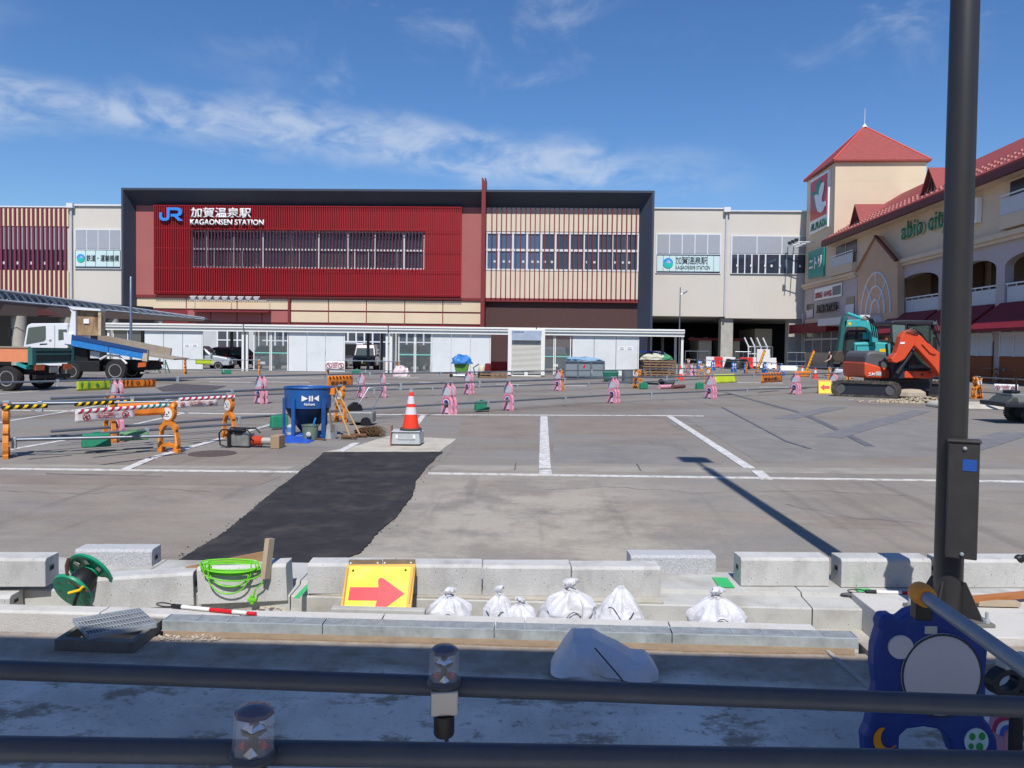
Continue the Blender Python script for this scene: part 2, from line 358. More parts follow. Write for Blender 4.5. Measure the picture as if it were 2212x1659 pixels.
M_PAT = mat('asphalt_patch', A(140, 137, 133, .8), .9, var=.12, vs=1.2, bump=.4, bs=120, dirt=A(160, 152, 142, .8), dirt_amt=.6, ds=2.4); M_PAT2 = mat('asphalt_patch_brown', A(146, 134, 124, .8), .9, var=.12, vs=1.2, bump=.4, bs=120, dirt=A(160, 150, 138, .8), dirt_amt=.6, ds=1.8)
for i, (pts, m) in enumerate((([(1480, 902), (2030, 912), (2030, 985), (1640, 1000)], M_PAT), ([(1195, 960), (1440, 962), (1560, 1004), (1195, 1000)], M_PAT), ([(0, 1026), (610, 1030), (560, 1048), (0, 1046)], M_PAT2), ([(1000, 903), (1160, 903), (1160, 950), (985, 942)], M_PAT2), ([(1200, 903), (1430, 904), (1480, 940), (1200, 938)], M_PAT2))):
    sheet('asphalt_patch', pts, .0030 + .0004 * i, m, ragged=(.18, .02), seed=20 + i)
# manhole covers and a dark patch
for k, (x, y, r, lab) in enumerate(((459, 980, .36, 'round rusty manhole cover beside the fallen rammer'),)):
    c = G(x, y); o = MB().lathe([(r, -.02), (r, .006), (r * .93, .010), (0.001, .010)], c, 28).build('manhole_cover', mat('manhole_iron', A(104, 92, 86, .8), .75, .2, var=.25, vs=20, bump=.8, bs=80))
    tag(o, lab, 'manhole cover')
sheet('dark_patch', [(338, 838), (380, 829), (492, 834), (452, 846), (350, 846)], .006, mat('dark_patch', A(94, 86, 88, .8), .85, var=.15), ragged=(.5, .03), seed=8)
# near slab (in the shade of the roof added over the camera)
Y_KF0 = G(1106, 1347, .055).y
def node_slab():
    m = bpy.data.materials.new('slab_concrete'); m.use_nodes = True; n, l = m.node_tree.nodes, m.node_tree.links; b = n['Principled BSDF']
    g = n.new('ShaderNodeNewGeometry'); sx = n.new('ShaderNodeSeparateXYZ'); l.new(g.outputs['Position'], sx.inputs[0])
    def nz(s, d, r, sv=(1, 1, 1)):
        mp = n.new('ShaderNodeMapping'); mp.inputs['Scale'].default_value = sv; l.new(g.outputs['Position'], mp.inputs[0])
        t = n.new('ShaderNodeTexNoise'); t.inputs['Scale'].default_value = s; t.inputs['Detail'].default_value = d; t.inputs['Roughness'].default_value = r; l.new(mp.outputs[0], t.inputs['Vector']); return t.outputs['Fac']
    def rp(v, a, c, o=1.0):
        r = n.new('ShaderNodeMapRange'); r.interpolation_type = 'SMOOTHSTEP'; l.new(v, r.inputs[0]); r.inputs[1].default_value = a; r.inputs[2].default_value = c; r.inputs[4].default_value = o; return r.outputs[0]
    def op(o, a, c):
        q = n.new('ShaderNodeMath'); q.operation = o
        for i, v in enumerate((a, c)):
            if isinstance(v, (int, float)): q.inputs[i].default_value = v
            else: l.new(v, q.inputs[i])
        return q.outputs[0]
    def mx(f, a, c):
        q = n.new('ShaderNodeMixRGB')
        for i, v in enumerate((f, a, c)):
            if isinstance(v, tuple): q.inputs[i].default_value = (*v, 1)
            elif isinstance(v, (int, float)): q.inputs[i].default_value = v
            else: l.new(v, q.inputs[i])
        return q.outputs[0]
    c = mx(rp(nz(1.1, 5, .6), .3, .7), A(240, 235, 226, .9), A(216, 210, 200, .9))
    c = mx(rp(nz(.9, 6, .65), .42, .62, .5), c, A(176, 170, 160, .82))
    c = mx(rp(nz(2.6, 9, .72, (1, 1.6, 1)), .52, .62, .85), c, A(146, 128, 108, .8))          # scattered mud marks
    c = mx(rp(nz(9, 8, .75), .56, .66, .7), c, A(126, 112, 96, .8)); c = mx(rp(nz(40, 5, .8), .55, .68, .4), c, A(140, 132, 122, .8))
    y = op('ADD', sx.outputs[1], op('MULTIPLY', op('SUBTRACT', nz(1.6, 6, .6), .5), .55))
    c = mx(rp(y, Y_KF0 - .75, Y_KF0 - .48, .9), c, mx(rp(nz(5, 7, .7), .35, .65), A(176, 164, 150, .8), A(146, 130, 114, .8)))   # mud washed along the drain
    l.new(c, b.inputs['Base Color']); b.inputs['Roughness'].default_value = .88
    bp = n.new('ShaderNodeBump'); bp.inputs['Strength'].default_value = .5; bp.inputs['Distance'].default_value = .006; l.new(nz(60, 6, .75), bp.inputs['Height']); l.new(bp.outputs[0], b.inputs['Normal'])
    return m
M_SLAB = node_slab()
Y_KF = G(1106, 1347, .12).y                             # front of the kerb row
slab = MB(); slab.box(-12, 12, -2.4, Y_KF - .005, -.2, -.004); structure(slab.build('pavement_slab', M_SLAB))
# ================================================================ station
YS = 80.0
def SX(x, y=560, Y=YS): return V(x, y, Y).x
def SZ(y, x=830, Y=YS): return V(x, y, Y).z
M_FRAME = mat('charcoal_cladding', A(66, 74, 90, .85), .55, var=.06, vs=.5, bump=.1)
M_FRAMED = M_FRAME
M_ROSE = mat('rose_panel', A(170, 100, 96, .95), .65, var=.05, vs=.4)
M_RED = mat('red_lattice', A(158, 24, 34, .95), .5, var=.08, vs=.3)
M_REDB = mat('red_backing', A(146, 34, 44, .95), .7, var=.06)
M_FIN = mat('maroon_metal', A(128, 48, 50, .95), .5, var=.05)
M_CREAM = mat('cream_panel', A(224, 204, 174, .95), .7, var=.04, vs=.6)
M_CREAM2 = mat('pale_cream_panel', A(226, 212, 196, .95), .7, var=.04, vs=.6)
M_WING = mat('wing_panel', A(212, 206, 196, .95), .7, var=.03, vs=.3)
M_WHITE = mat('white_alu', A(232, 234, 238, .9), .4, var=.03)
M_BROWN = mat('brown_render', A(84, 60, 58, .95), .8, var=.06)
M_GL = glass('office_glass', (.035, .045, .07), .04, 1.0, .9)
M_GLB = mat('grey_spandrel', A(172, 176, 184, .9), .25, var=.04, spec=.6)
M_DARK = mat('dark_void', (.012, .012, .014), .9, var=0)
st = thing('station_building', 'wide station front in a charcoal frame with red lattice and striped cream bay', 'building', (SX(830), YS, 0), world=True)
def FB(name, x0, x1, z0, z1, y0, y1, m, parent=st, bevel=0):
    return MB().box(x0, x1, y0, y1, z0, z1).build(name, m, parent, bevel=bevel)
YF = YS - 1.45
XL, XR, ZT = SX(262, 600, YF), SX(1411, 600, YF), SZ(408.5, 830, YF)
XIL, XIR, ZIT = SX(294), SX(1379), SZ(447)
fr = MB()   # frame: outer thin edge, splayed faces going in to the facade
o_ = [(XL, 0), (XL, ZT), (XR, ZT), (XR, 0)]; e_ = [(XL + .22, 0), (XL + .22, ZT - .22), (XR - .22, ZT - .22), (XR - .22, 0)]; i_ = [(XIL, 0), (XIL, ZIT), (XIR, ZIT), (XIR, 0)]
for k in range(3):
    a, b = o_[k], o_[k + 1]; c, d_ = e_[k], e_[k + 1]; e, f_ = i_[k], i_[k + 1]
    fr.quad((a[0], YF, a[1]), (b[0], YF, b[1]), (d_[0], YF, d_[1]), (c[0], YF, c[1]))
    fr.quad((c[0], YF, c[1]), (d_[0], YF, d_[1]), (f_[0], YS + .05, f_[1]), (e[0], YS + .05, e[1]))
    fr.quad((a[0], YF, a[1]), (b[0], YF, b[1]), (b[0], YS + 24, b[1]), (a[0], YS + 24, a[1]))
fr.build('frame', M_FRAME, st)
FB('wall', XIL, XIR, 0, ZIT, YS + .3, YS + 24, mat('inner_wall', A(110, 60, 58), .8), st)
xa, xb = SX(338), SX(996); za, zb = SZ(638), SZ(447.5)
wx0, wx1, wz0, wz1, wzm = SX(416), SX(917), SZ(582), SZ(500.5), SZ(541)
FB('side_panel', XIL, xa, SZ(645), ZIT, YS, YS + .3, M_ROSE); FB('side_panel', xb, SX(1043), SZ(645), ZIT, YS, YS + .3, M_ROSE)
FB('trim', XIL, SX(1043), SZ(648), SZ(642), YS - .1, YS + .3, M_FIN)
# red lattice: backing and a fine field of ribs, with the window band left open
lat = MB()
lat.box(xa, xb, YS - .25, YS + .3, wz1, zb); lat.box(xa, xb, YS - .25, YS + .3, za, wz0)
lat.box(xa, wx0, YS - .25, YS + .3, wz0, wz1); lat.box(wx1, xb, YS - .25, YS + .3, wz0, wz1)
lb = lat.build('lattice_backing', M_REDB, st)
rib = MB(); nr = int((xb - xa) / .19)
for i in range(nr + 1):
    x = xa + (xb - xa) * i / nr
    if wx0 - .05 < x < wx1 + .05:
        rib.box(x - .045, x + .045, YS - .50, YS - .25, wz1, zb); rib.box(x - .045, x + .045, YS - .50, YS - .25, za - .15, wz0)
    else: rib.box(x - .045, x + .045, YS - .50, YS - .25, za - .15, zb)
stuff(rib.build('lattice_rib', M_RED, st))
for z in (zb - .06, wz1 + .12, wzm, wz0 - .12, za + .1):
    for a, b in (((xa, wx0), (wx1, xb)) if wz0 < z < wz1 else ((xa, xb),)): FB('lattice_rail', a, b, z - .035, z + .035, YS - .53, YS - .5, M_RED)
# windows in the lattice
wn_ = FB('window_band', wx0, wx1, wz0, wz1, YS + .25, YS + .3, mat('room_dim', A(120, 104, 126), .8, var=.35, vs=.5))
xs_ = [wx0] + [SX(446.0 + 60.87 * k) for k in range(8)] + [wx1]
for i in range(len(xs_) - 1):
    for (z0, z1) in ((wz0, wzm), (wzm, wz1)):
        p = FB('pane', xs_[i] + .05, xs_[i + 1] - .05, z0 + .05, z1 - .05, YS + .13, YS + .15, glass('office_glass_clear', (.08, .08, .12), .03, .45, .9))
for i, x in enumerate(xs_): FB('mullion', x - .10, x + .10, wz0, wz1, YS, YS + .2, M_WHITE)
for i in range(1, len(xs_) - 1):
    for q in (.26, .75) if i != 4 else (.3,):
        x = xs_[i] + (xs_[i + 1] - xs_[i]) * q; FB('mullion', x - .035, x + .035, wz0, wzm, YS + .04, YS + .2, M_WHITE)
for z in (wz0 + .05, wzm, wz1 - .05): FB('transom', wx0, wx1, z - .09, z + .09, YS - .02, YS + .2, M_WHITE)
nsl = int((wx1 - wx0) / .345)
slat_mat = mat('dark_slat', A(98, 44, 62, .9), .5, var=.1)
for i in range(nsl): 
    x = wx0 + (i + .5) * (wx1 - wx0) / nsl; FB('slat', x - .045, x + .045, wz0 - .05, wz1 + .05, YS - .5, YS - .28, slat_mat)
# cream desks and boards seen through the glass
for x0, x1, y0, y1 in ((618, 640, 556, 577), (694, 745, 548, 579), (747, 790, 551, 579), (548, 566, 573, 581), (492, 520, 545, 582)):
    FB('interior_board', SX(x0), SX(x1), SZ(y1), SZ(y0), YS + .2, YS + .24, M_CREAM)
# cream panel rows below
def panels(cols, y0, y1, xm, m):
    z0, z1 = SZ(y1, xm), SZ(y0, xm)
    for a, b in zip(cols[:-1], cols[1:]): FB('panel', SX(a) + .05, SX(b) - .05, z0 + .05, z1 - .05, YS + .05, YS + .26, m)
FB('panel_backing', XIL, SX(1043), 3.0, SZ(645), YS + .15, YS + .3, M_FIN)
panels([294, 402, 512, 624], 646, 672, 830, M_CREAM); panels([404, 455, 512, 566, 624], 673.5, 700, 830, M_ROSE)
panels([628, 710, 792, 875, 957.5, 1042], 648, 673, 830, M_CREAM); panels([628, 710, 792, 875, 957.5, 1042], 674.5, 699, 830, M_CREAM)
FB('wall_post', SX(623), SX(628), 0, SZ(646), YS - .15, YS + .05, M_FIN)
FB('door_hood', SX(425), SX(586), SZ(678.5), SZ(675), YS - .8, YS + .1, M_FIN)
# tall fin post with forked top
fx0, fx1 = SX(1042), SX(1050.5)
FB('fin_post', fx0, fx1, 0, SZ(400, 1046), YF - .5, YS, M_FIN); FB('fin_prong', fx0, fx0 + .13, SZ(400, 1046), SZ(393, 1046), YF - .5, YS, M_FIN); FB('fin_prong', fx1 - .13, fx1, SZ(400, 1046), SZ(393, 1046), YF - .5, YS, M_FIN)
# right striped bay
rx0, rx1 = SX(1050.5), XIR
rw0, rw1, rwm = SZ(585.5, 1215), SZ(502, 1215), SZ(541, 1215); rz0, rz1 = SZ(648, 1215), ZIT
FB('bay_wall', rx0, rx1, rw1, rz1, YS, YS + .3, M_CREAM2); FB('bay_wall', rx0, rx1, rz0, rw0, YS, YS + .3, M_CREAM2)
FB('bay_trim', rx0, rx1, rz0 - .25, rz0 + .12, YS - .35, YS + .25, M_FIN)
FB('bay_base', rx0, rx1, 0, rz0 - .25, YS + .1, YS + .3, M_BROWN)
bx = [rx0 + .02] + [SX(1077 + 30.65 * k) for k in range(10)] + [rx1 - .02]
for i in range(len(bx) - 1):
    for z0, z1 in ((rw0, rwm), (rwm, rw1)):
        FB('pane', bx[i] + .08, bx[i + 1] - .08, z0 + .08, z1 - .08, YS + .12, YS + .14, M_GL if i > 3 else glass('office_glass_blue', (.07, .12, .22), .05, 1.0, .9))
for x in bx: FB('mullion', x - .10, x + .10, rw0, rw1, YS + .02, YS + .22, M_WHITE)
for z in (rw0 + .06, rwm, rw1 - .06): FB('transom', rx0, rx1, z - .12, z + .12, YS, YS + .22, M_WHITE)
for k in range(31):
    x = SX(1062 + 10.36 * k); FB('fin', x - .05, x + .05, rz0 - .1, rz1, YS - .35, YS - .05, mat('fin_red', A(122, 44, 42, .95), .5, var=.05))
for k, x in enumerate((1066, 1086, 1099, 1128, 1148, 1160, 1174.5, 1190, 1266, 1282, 1327, 1343, 1357)):
    FB('handle', SX(x), SX(x) + .22, SZ(568, 1215), SZ(563.5, 1215) , YS + .10, YS + .12, M_WHITE)
# ground floor windows seen through the sheds
FB('shopfront_wall', XIL, SX(1043), 0, 3.0, YS + .1, YS + .3, mat('shop_grey', A(190, 192, 192), .7))
for a, b in ((470, 535), (560, 700), (735, 842), (862, 935)):
    n_ = max(2, int((b - a) / 17))
    for i in range(n_):
        x0, x1 = SX(a + (b - a) * i / n_), SX(a + (b - a) * (i + 1) / n_)
        for y0, y1 in ((770, 740), (738, 712)):
            FB('pane', x0 + .08, x1 - .08, SZ(y0), SZ(y1), YS + .02, YS + .06, M_GL)
        FB('mullion', x0 - .08, x0 + .08, SZ(770), SZ(711), YS - .04, YS + .1, M_WHITE)
    FB('transom', SX(a), SX(b), SZ(740), SZ(737.5), YS - .05, YS + .1, M_WHITE); FB('transom', SX(a), SX(b), SZ(712), SZ(709), YS - .05, YS + .1, M_WHITE)
# signs on the station
sg = thing('station_name_sign', 'blue and white raised station name lettering on the red lattice', 'sign', (SX(352), YS - .55, SZ(487)), world=True)
M_SIGNW = mat('sign_white', A(250, 250, 250, .9), .4, var=0); M_JR = mat('sign_blue', A(60, 140, 225, .95), .35, var=0)
def SM(x, y, dy=-.62): p = V(x, y, YS); return wallM((p.x, YS + dy, p.z))
text('lettering', '加賀温泉駅', M_SIGNW, sg, SM(419, 472.5), SX(548) - SX(419), SZ(451, 480) - SZ(472.5, 480), .18, .012)
text('lettering', 'KAGAONSEN STATION', M_SIGNW, sg, SM(418, 488), SX(575) - SX(418), SZ(476, 480) - SZ(488, 480), .18, .014)
jx, jz, js = SX(352), SZ(479.5, 376), (SZ(451, 376) - SZ(479.5, 376)) / 100.0
def jr(pts): return [(jx + u * js * 1.0, jz + v * js) for u, v in pts]
def PF(u, v, w): return (u, w, v)
wj = (SX(401.5) - jx) / js
J = [(0, 50), (0, 25)] + [(18 + 18 * math.cos(R(a)), 25 * 1.0 + 25 * math.sin(R(a))) for a in (200, 225, 250, 270)] + [(44, 0), (60, 8), (68, 22), (68, 100)]
outer = [(0, 62), (0, 28), (6, 10), (24, 0), (52, 0), (70, 10), (76, 26), (76, 80), (128, 80), (140, 72), (140, 60), (128, 52), (84, 52), (84, 32), (108, 32), (140, 0), (170, 0), (136, 33), (156, 42), (166, 56), (166, 78), (154, 94), (134, 100), (56, 100), (56, 30), (50, 20), (28, 20), (20, 30), (20, 62)]
k_ = wj / 170
MB().prism(jr([(u * k_, v) for u, v in outer]), PF, YS - .8, YS - .58).build('logo', M_JR, sg)
lb_ = thing('sign_light_bar', 'row of nine small floodlights on a bar below the red lattice', 'lights', (SX(490), YS - .1, SZ(650)), world=True)
MB().box(SX(420), SX(584), YS - 1.15, YS - 1.08, SZ(650.5, 500), SZ(649.7, 500)).build('bar', M_WHITE, lb_)
for x in (421, 500, 583): MB().tube([(SX(x), YS - 1.1, SZ(650, 500)), (SX(x), YS + .05, SZ(654, 500))], .03, 6).build('bracket', M_WHITE, lb_)
for k in range(9):
    x = SX(427.5 + 16.9 * k); z = SZ(650, 500); MB().hexa([(x - .12, YS - 1.2, z + .02), (x + .12, YS - 1.2, z + .02), (x + .12, YS - 1.0, z + .02), (x - .12, YS - 1.0, z + .02)], [(x - .32, YS - 1.3, z + .34), (x + .32, YS - 1.3, z + .34), (x + .32, YS - .9, z + .44), (x - .32, YS - .9, z + .44)]).build('floodlight', mat('lamp_grey', A(205, 208, 212), .4), lb_)
# ================================================================ viaduct wings
YW = 83.0
lw = thing('viaduct_wing', 'pale viaduct station wing left of the frame, with maroon striped bay', 'building', (SX(100, 560, YW), YW, 0), world=True)
rw = thing('viaduct_wing', 'pale viaduct station wing right of the frame, standing on concrete columns', 'building', (SX(1580, 560, YW), YW, 0), world=True)
def WX(x, y=560): return V(x, y, YW).x
def WZ(y, x): return V(x, y, YW).z
x0, x1, x2 = WX(-220), WX(156), XL + .3
FB('wall_panel', x0, x1 - .08, 0, WZ(448, 80), YW, YW + 18, M_WING, lw); FB('wall_panel', x1 + .08, x2, 0, WZ(445, 200), YW + .05, YW + 18, M_WING, lw)
FB('parapet_cap', x0, x1 + .1, WZ(448, 80), WZ(445.5, 80), YW - .15, YW + 18, M_WHITE, lw); FB('parapet_cap', x1 + .1, x2, WZ(445, 200), WZ(441.5, 200), YW - .15, YW + 18, M_WHITE, lw)
def pipe_(parent, x, zt, zb_):
    MB().box(x - .1, x + .1, YW - .25, YW - .05, zb_, zt).build('downpipe', mat('pipe_grey', A(190, 192, 196), .5), parent); MB().box(x - .35, x + .35, YW - .5, YW + .02, zt, zt + .5).build('rain_head', M_WHITE, parent)
pipe_(lw, WX(156), WZ(450, 156), 0)
# striped bay
M_YEL = mat('straw_panel', A(230, 214, 176, .95), .7, var=.04)
FB('spandrel', x0, WX(146), WZ(539, 70), WZ(490, 70), YW - .06, YW - .002, M_GLB, lw); FB('window_band', x0, WX(146), WZ(584, 70), WZ(539, 70), YW - .08, YW - .002, M_GL, lw)
for k in range(28):
    xx = WX(144.5 - 9.85 * k)
    if xx < x0: break
    FB('stripe_fin', xx - .13, xx + .08, WZ(646, 70), WZ(450, 70), YW - .30, YW - .09, mat('plum_fin', A(124, 50, 74, .95), .55, var=.05), lw)
    for a, b in ((539, 451), (646, 584)): 
        if a == 539: a = 489
        FB('stripe_panel', xx + .085, xx + .28, WZ(a, 70), WZ(b, 70), YW - .14, YW - .1, M_YEL, lw)
for k in range(10): FB('handle', WX(8 + 14.6 * k), WX(8 + 14.6 * k) + .2, WZ(571.5, 70), WZ(565.5, 70), YW - .12, YW - .085, M_WHITE, lw)
def bandwin(parent, x0, x1, yt, ym, yb, n, xm, dark_cols=None):
    MB().box(WX(x0) - .1, WX(x1) + .1, YW - .1, YW - .002, WZ(yb, xm) - .1, WZ(yt, xm) + .1).build('window_frame', M_WHITE, parent)
    for i in range(n):
        a, b = WX(x0 + (x1 - x0) * i / n) + .05, WX(x0 + (x1 - x0) * (i + 1) / n) - .05
        MB().box(a, b, YW - .14, YW - .101, WZ(ym, xm) + .06, WZ(yt, xm)).build('spandrel', M_GLB, parent)
    for a, b in dark_cols or []: MB().box(WX(a), WX(b), YW - .14, YW - .101, WZ(yb, xm), WZ(ym, xm) - .06).build('pane', M_GL, parent)
bandwin(lw, 164, 262, 497, 539, 579, 4, 210, [(164, 262)])
bandwin(rw, 1418, 1555, 507, 549, 589, 5, 1486, [(1418, 1555)])
dc = [(860, 900), (910, 955), (964, 1008), (1019, 1062), (1071, 1114), (1126, 1224), (1236, 1279), (1289, 1332), (1346, 1432), (1440, 1480)]
dc = [((1980 + a * .41) * .6777, (1980 + b * .41) * .6777) for a, b in dc]
bandwin(rw, 1580, 1742, 511, 549, 590, 3, 1650, dc)
for x in (1590, 1620, 1650, 1664, 1682, 1725, 1740): FB('handle', WX(x), WX(x) + .2, WZ(577, 1650), WZ(572, 1650), YW - .17, YW - .142, M_WHITE, rw)
xr0, xrm, xr1 = XR - .3, WX(1567), WX(1900); zb1 = WZ(684, 1560)
FB('wall_panel', xr0, xrm - .08, zb1, WZ(451.5, 1490), YW, YW + 18, M_WING, rw); FB('wall_panel', xrm + .08, xr1, zb1 - .15, WZ(457.5, 1650), YW + .05, YW + 18, M_WING, rw)
FB('parapet_cap', xr0, xrm + .1, WZ(451.5, 1490), WZ(449, 1490), YW - .15, YW + 18, M_WHITE, rw); FB('parapet_cap', xrm + .1, xr1, WZ(457.5, 1650), WZ(455, 1650), YW - .15, YW + 18, M_WHITE, rw)
pipe_(rw, xrm, WZ(459, 1568), zb1)
# underpass behind the columns
M_CONC = mat('column_concrete', A(176, 174, 166, .95), .8, var=.12, vs=1.2, dirt=A(210, 206, 200, .9), dirt_amt=.6, ds=2.5)
M_BEIGE = mat('beige_block', A(196, 188, 172, .95), .8, var=.05)
for a, b in ((1559, 1585), (1706, 1738)): FB('column', WX(a, 730), WX(b, 730), 0, zb1 - .16, YW + .4, YW + 1.6, M_CONC, rw)
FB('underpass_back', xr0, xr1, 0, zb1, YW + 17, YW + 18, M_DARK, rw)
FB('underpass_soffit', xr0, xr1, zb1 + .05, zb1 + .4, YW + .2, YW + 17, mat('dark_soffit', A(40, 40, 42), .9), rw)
FB('underpass_wall', WX(1530), WX(1559), 0, WZ(733, 1540), YW + 4, YW + 9, M_BEIGE, rw); FB('underpass_wall', WX(1586), WX(1623), 0, WZ(736, 1600), YW + 4, YW + 9, M_BEIGE, rw)
FB('underpass_wall', WX(1663), WX(1702), 0, WZ(708, 1680), YW + 5, YW + 12, M_BEIGE, rw); FB('canopy_strip', WX(1505), WX(1632), WZ(735, 1570), WZ(729.5, 1570), YW + 3.6, YW + 4, M_FIN, rw)
for x, y0, y1 in ((1490, 728, 745), (1489, 754, 766), (1520, 729, 745), (1520, 754, 766), (1556, 728, 738)):
    p = V(x, y1, YW + 16.9); FB('far_window', p.x, p.x + .55, p.z, V(x, y0, YW + 16.9).z, YW + 16.85, YW + 16.95, mat('bright_pane', A(240, 244, 248), .3, var=0), rw)
for k in range(9):   # ceiling pipes under the viaduct
    FB('soffit_pipe', xr0 + 1, xr0 + 12, zb1 - .25, zb1 - .1, YW + 1.5 + k * 1.6, YW + 1.6 + k * 1.6, mat('soffit_steel', A(120, 122, 126), .5, .3), rw)
# banners in the wing windows
M_BAN = mat('banner_aqua', A(212, 236, 236, .9), .5, var=.02); M_INK = mat('ink_dark', A(52, 60, 66), .6, var=0)
def globe(par, cx, cz, r, Y):
    MB().prism(circ(cx, cz, r, n=28, a0=180, a1=360), PF, Y - .05, Y).build('emblem', mat('emblem_teal', A(40, 190, 180), .4, var=0), par)
    MB().prism(circ(cx, cz, r, n=28, a0=0, a1=180), PF, Y - .05, Y).build('emblem', mat('emblem_blue', A(60, 150, 220), .4, var=0), par)
    for q in range(3): MB().prism([(cx - r * .75 + q * .1, cz + r * (.05 + .22 * q)), (cx + r * .2, cz + r * (-.02 + .2 * q)), (cx + r * .85 - q * .12, cz + r * (.18 + .2 * q)), (cx + r * .2, cz + r * (.08 + .2 * q))], PF, Y - .07, Y - .05).build('emblem_wave', M_SIGNW, par)
bl = thing('window_banner', 'pale aqua rail agency banner in the left wing window', 'banner', (WX(212), YW - .2, WZ(577, 212)), world=True)
for a, b in ((165.5, 186), (187, 208), (209, 232), (233, 247), (248, 261)): MB().box(WX(a), WX(b), YW - .18, YW - .15, WZ(576, 212), WZ(541.5, 212)).build('banner_sheet', M_BAN, bl)
globe(bl, WX(177), WZ(558, 177), WX(186) - WX(177.3), YW - .19)
text('lettering', '鉄道・運輸機構', M_INK, bl, wallM((WX(189), YW - .2, WZ(565, 220))), WX(259) - WX(189), WZ(551, 220) - WZ(565, 220), .02, .004)
br = thing('window_banner', 'pale aqua station name banner in the right wing window', 'banner', (WX(1486), YW - .2, WZ(588, 1486)), world=True)
for k in range(10): MB().box(WX(1419 + 13.6 * k), WX(1431.8 + 13.6 * k), YW - .18, YW - .15, WZ(586.5, 1486), WZ(553, 1486)).build('banner_sheet', M_BAN, br)
globe(br, WX(1442.5), WZ(568.5, 1442), WX(1453.5) - WX(1442.5), YW - .19)
text('lettering', '加賀温泉駅', M_INK, br, wallM((WX(1459), YW - .2, WZ(571, 1490))), WX(1527) - WX(1459), WZ(555, 1490) - WZ(571, 1490), .02, .0)
text('lettering', 'KAGAONSEN STATION', M_INK, br, wallM((WX(1459), YW - .2, WZ(582, 1490))), WX(1533) - WX(1459), WZ(574.5, 1490) - WZ(582, 1490), .02, .0)
# ================================================================ shopping building on the right
vpd = RAY(1224, 749.5); vpd.z = 0; vpd.normalize()
MA = V(1739, 600, 82.6); MA.z = 0
MRZ = math.atan2(-vpd.y, -vpd.x)                                # local x runs along the wall towards the camera
MLM = Matrix.Translation(MA) @ Matrix.Rotation(MRZ, 4, 'Z'); MLI = MLM.inverted()
def WL(x, y, off=0.0):                                          # pixel -> (along, up) on the wall plane pushed back by off
    o, r = MLI @ CO, MLI.to_3x3() @ RAY(x, y); t = (off - o.y) / r.y; p = o + r * t
    return (p.x, p.z)
def c5(cx, cy): return ((2450 + cx * .41) * .6777, (360 + cy * .41) * .6777)
def c6(cx, cy): return ((2450 + cx * .368) * .6777, (900 + cy * .368) * .6777)
def LF(u, v, w): return (u, w, v)
M_MALL = mat('mall_cream', A(228, 206, 180, .9), .75, var=.05, vs=.4, dirt=A(190, 168, 145, .9), dirt_amt=.3, ds=.5)
M_MALLT = mat('tower_cream', A(236, 216, 186, .82), .75, var=.04, vs=.4)
M_MAUVE = mat('mall_mauve', A(196, 184, 184, .9), .75, var=.05, vs=.5)
M_TILE = mat('red_roof', A(168, 80, 76, .78), .7, var=.10, vs=3, dirt=A(150, 74, 70, .8), dirt_amt=.5, ds=.8)
_n, _l = M_TILE.node_tree.nodes, M_TILE.node_tree.links
_g = _n.new('ShaderNodeNewGeometry'); _w = _n.new('ShaderNodeTexWave'); _w.wave_type = 'BANDS'; _w.bands_direction = 'Z'; _w.wave_profile = 'SAW'; _w.inputs['Scale'].default_value = 1.1; _w.inputs['Distortion'].default_value = .25; _l.new(_g.outputs['Position'], _w.inputs['Vector'])   # tile courses
_b = _n.new('ShaderNodeBump'); _b.inputs['Strength'].default_value = .7; _b.inputs['Distance'].default_value = .08; _l.new(_w.outputs['Fac'], _b.inputs['Height']); _l.new(_b.outputs[0], _n['Principled BSDF'].inputs['Normal'])
M_MAROON = mat('maroon_awning', A(120, 24, 42, .95), .7, var=.08, vs=1)
M_GABLE = mat('gable_ochre', A(214, 176, 146, .9), .75, var=.06, vs=.5)
M_EAVE = mat('eave_maroon', A(104, 50, 48, .95), .6, var=.05)
mall = thing('shopping_building', 'cream shopping building with red roof, arches, maroon awnings and square sign tower', 'building', MA, MRZ)
def WPZ(name, pts, o0, o1, m, parent=mall, src=c5, at=None):
    return MB().prism([WL(*src(*p), o0 if at is None else at) for p in pts], LF, o0, o1).build(name, m, parent)
sT = WL(*c5(513, 700))[0]; sE = 70.0
zc = WL(*c5(280, 1355))[1]; zE = WL(*c5(1000, 780), -1.0)[1]           # cornice and eave height
zE = sum(WL(*c5(a, b), -1.1)[1] for a, b in ((600, 935), (1000, 765), (1390, 600), (1900, 385))) / 4
zc = sum(WL(*c5(a, b))[1] for a, b in ((300, 1352), (640, 1270), (1100, 1160), (1900, 960))) / 4
def LB(name, s0, s1, y0, y1, z0, z1, m, parent=mall): return MB().box(s0, s1, y0, y1, z0, z1).build(name, m, parent)
zA0 = WL(*c5(1180, 1545))[1]                                       # top of awnings
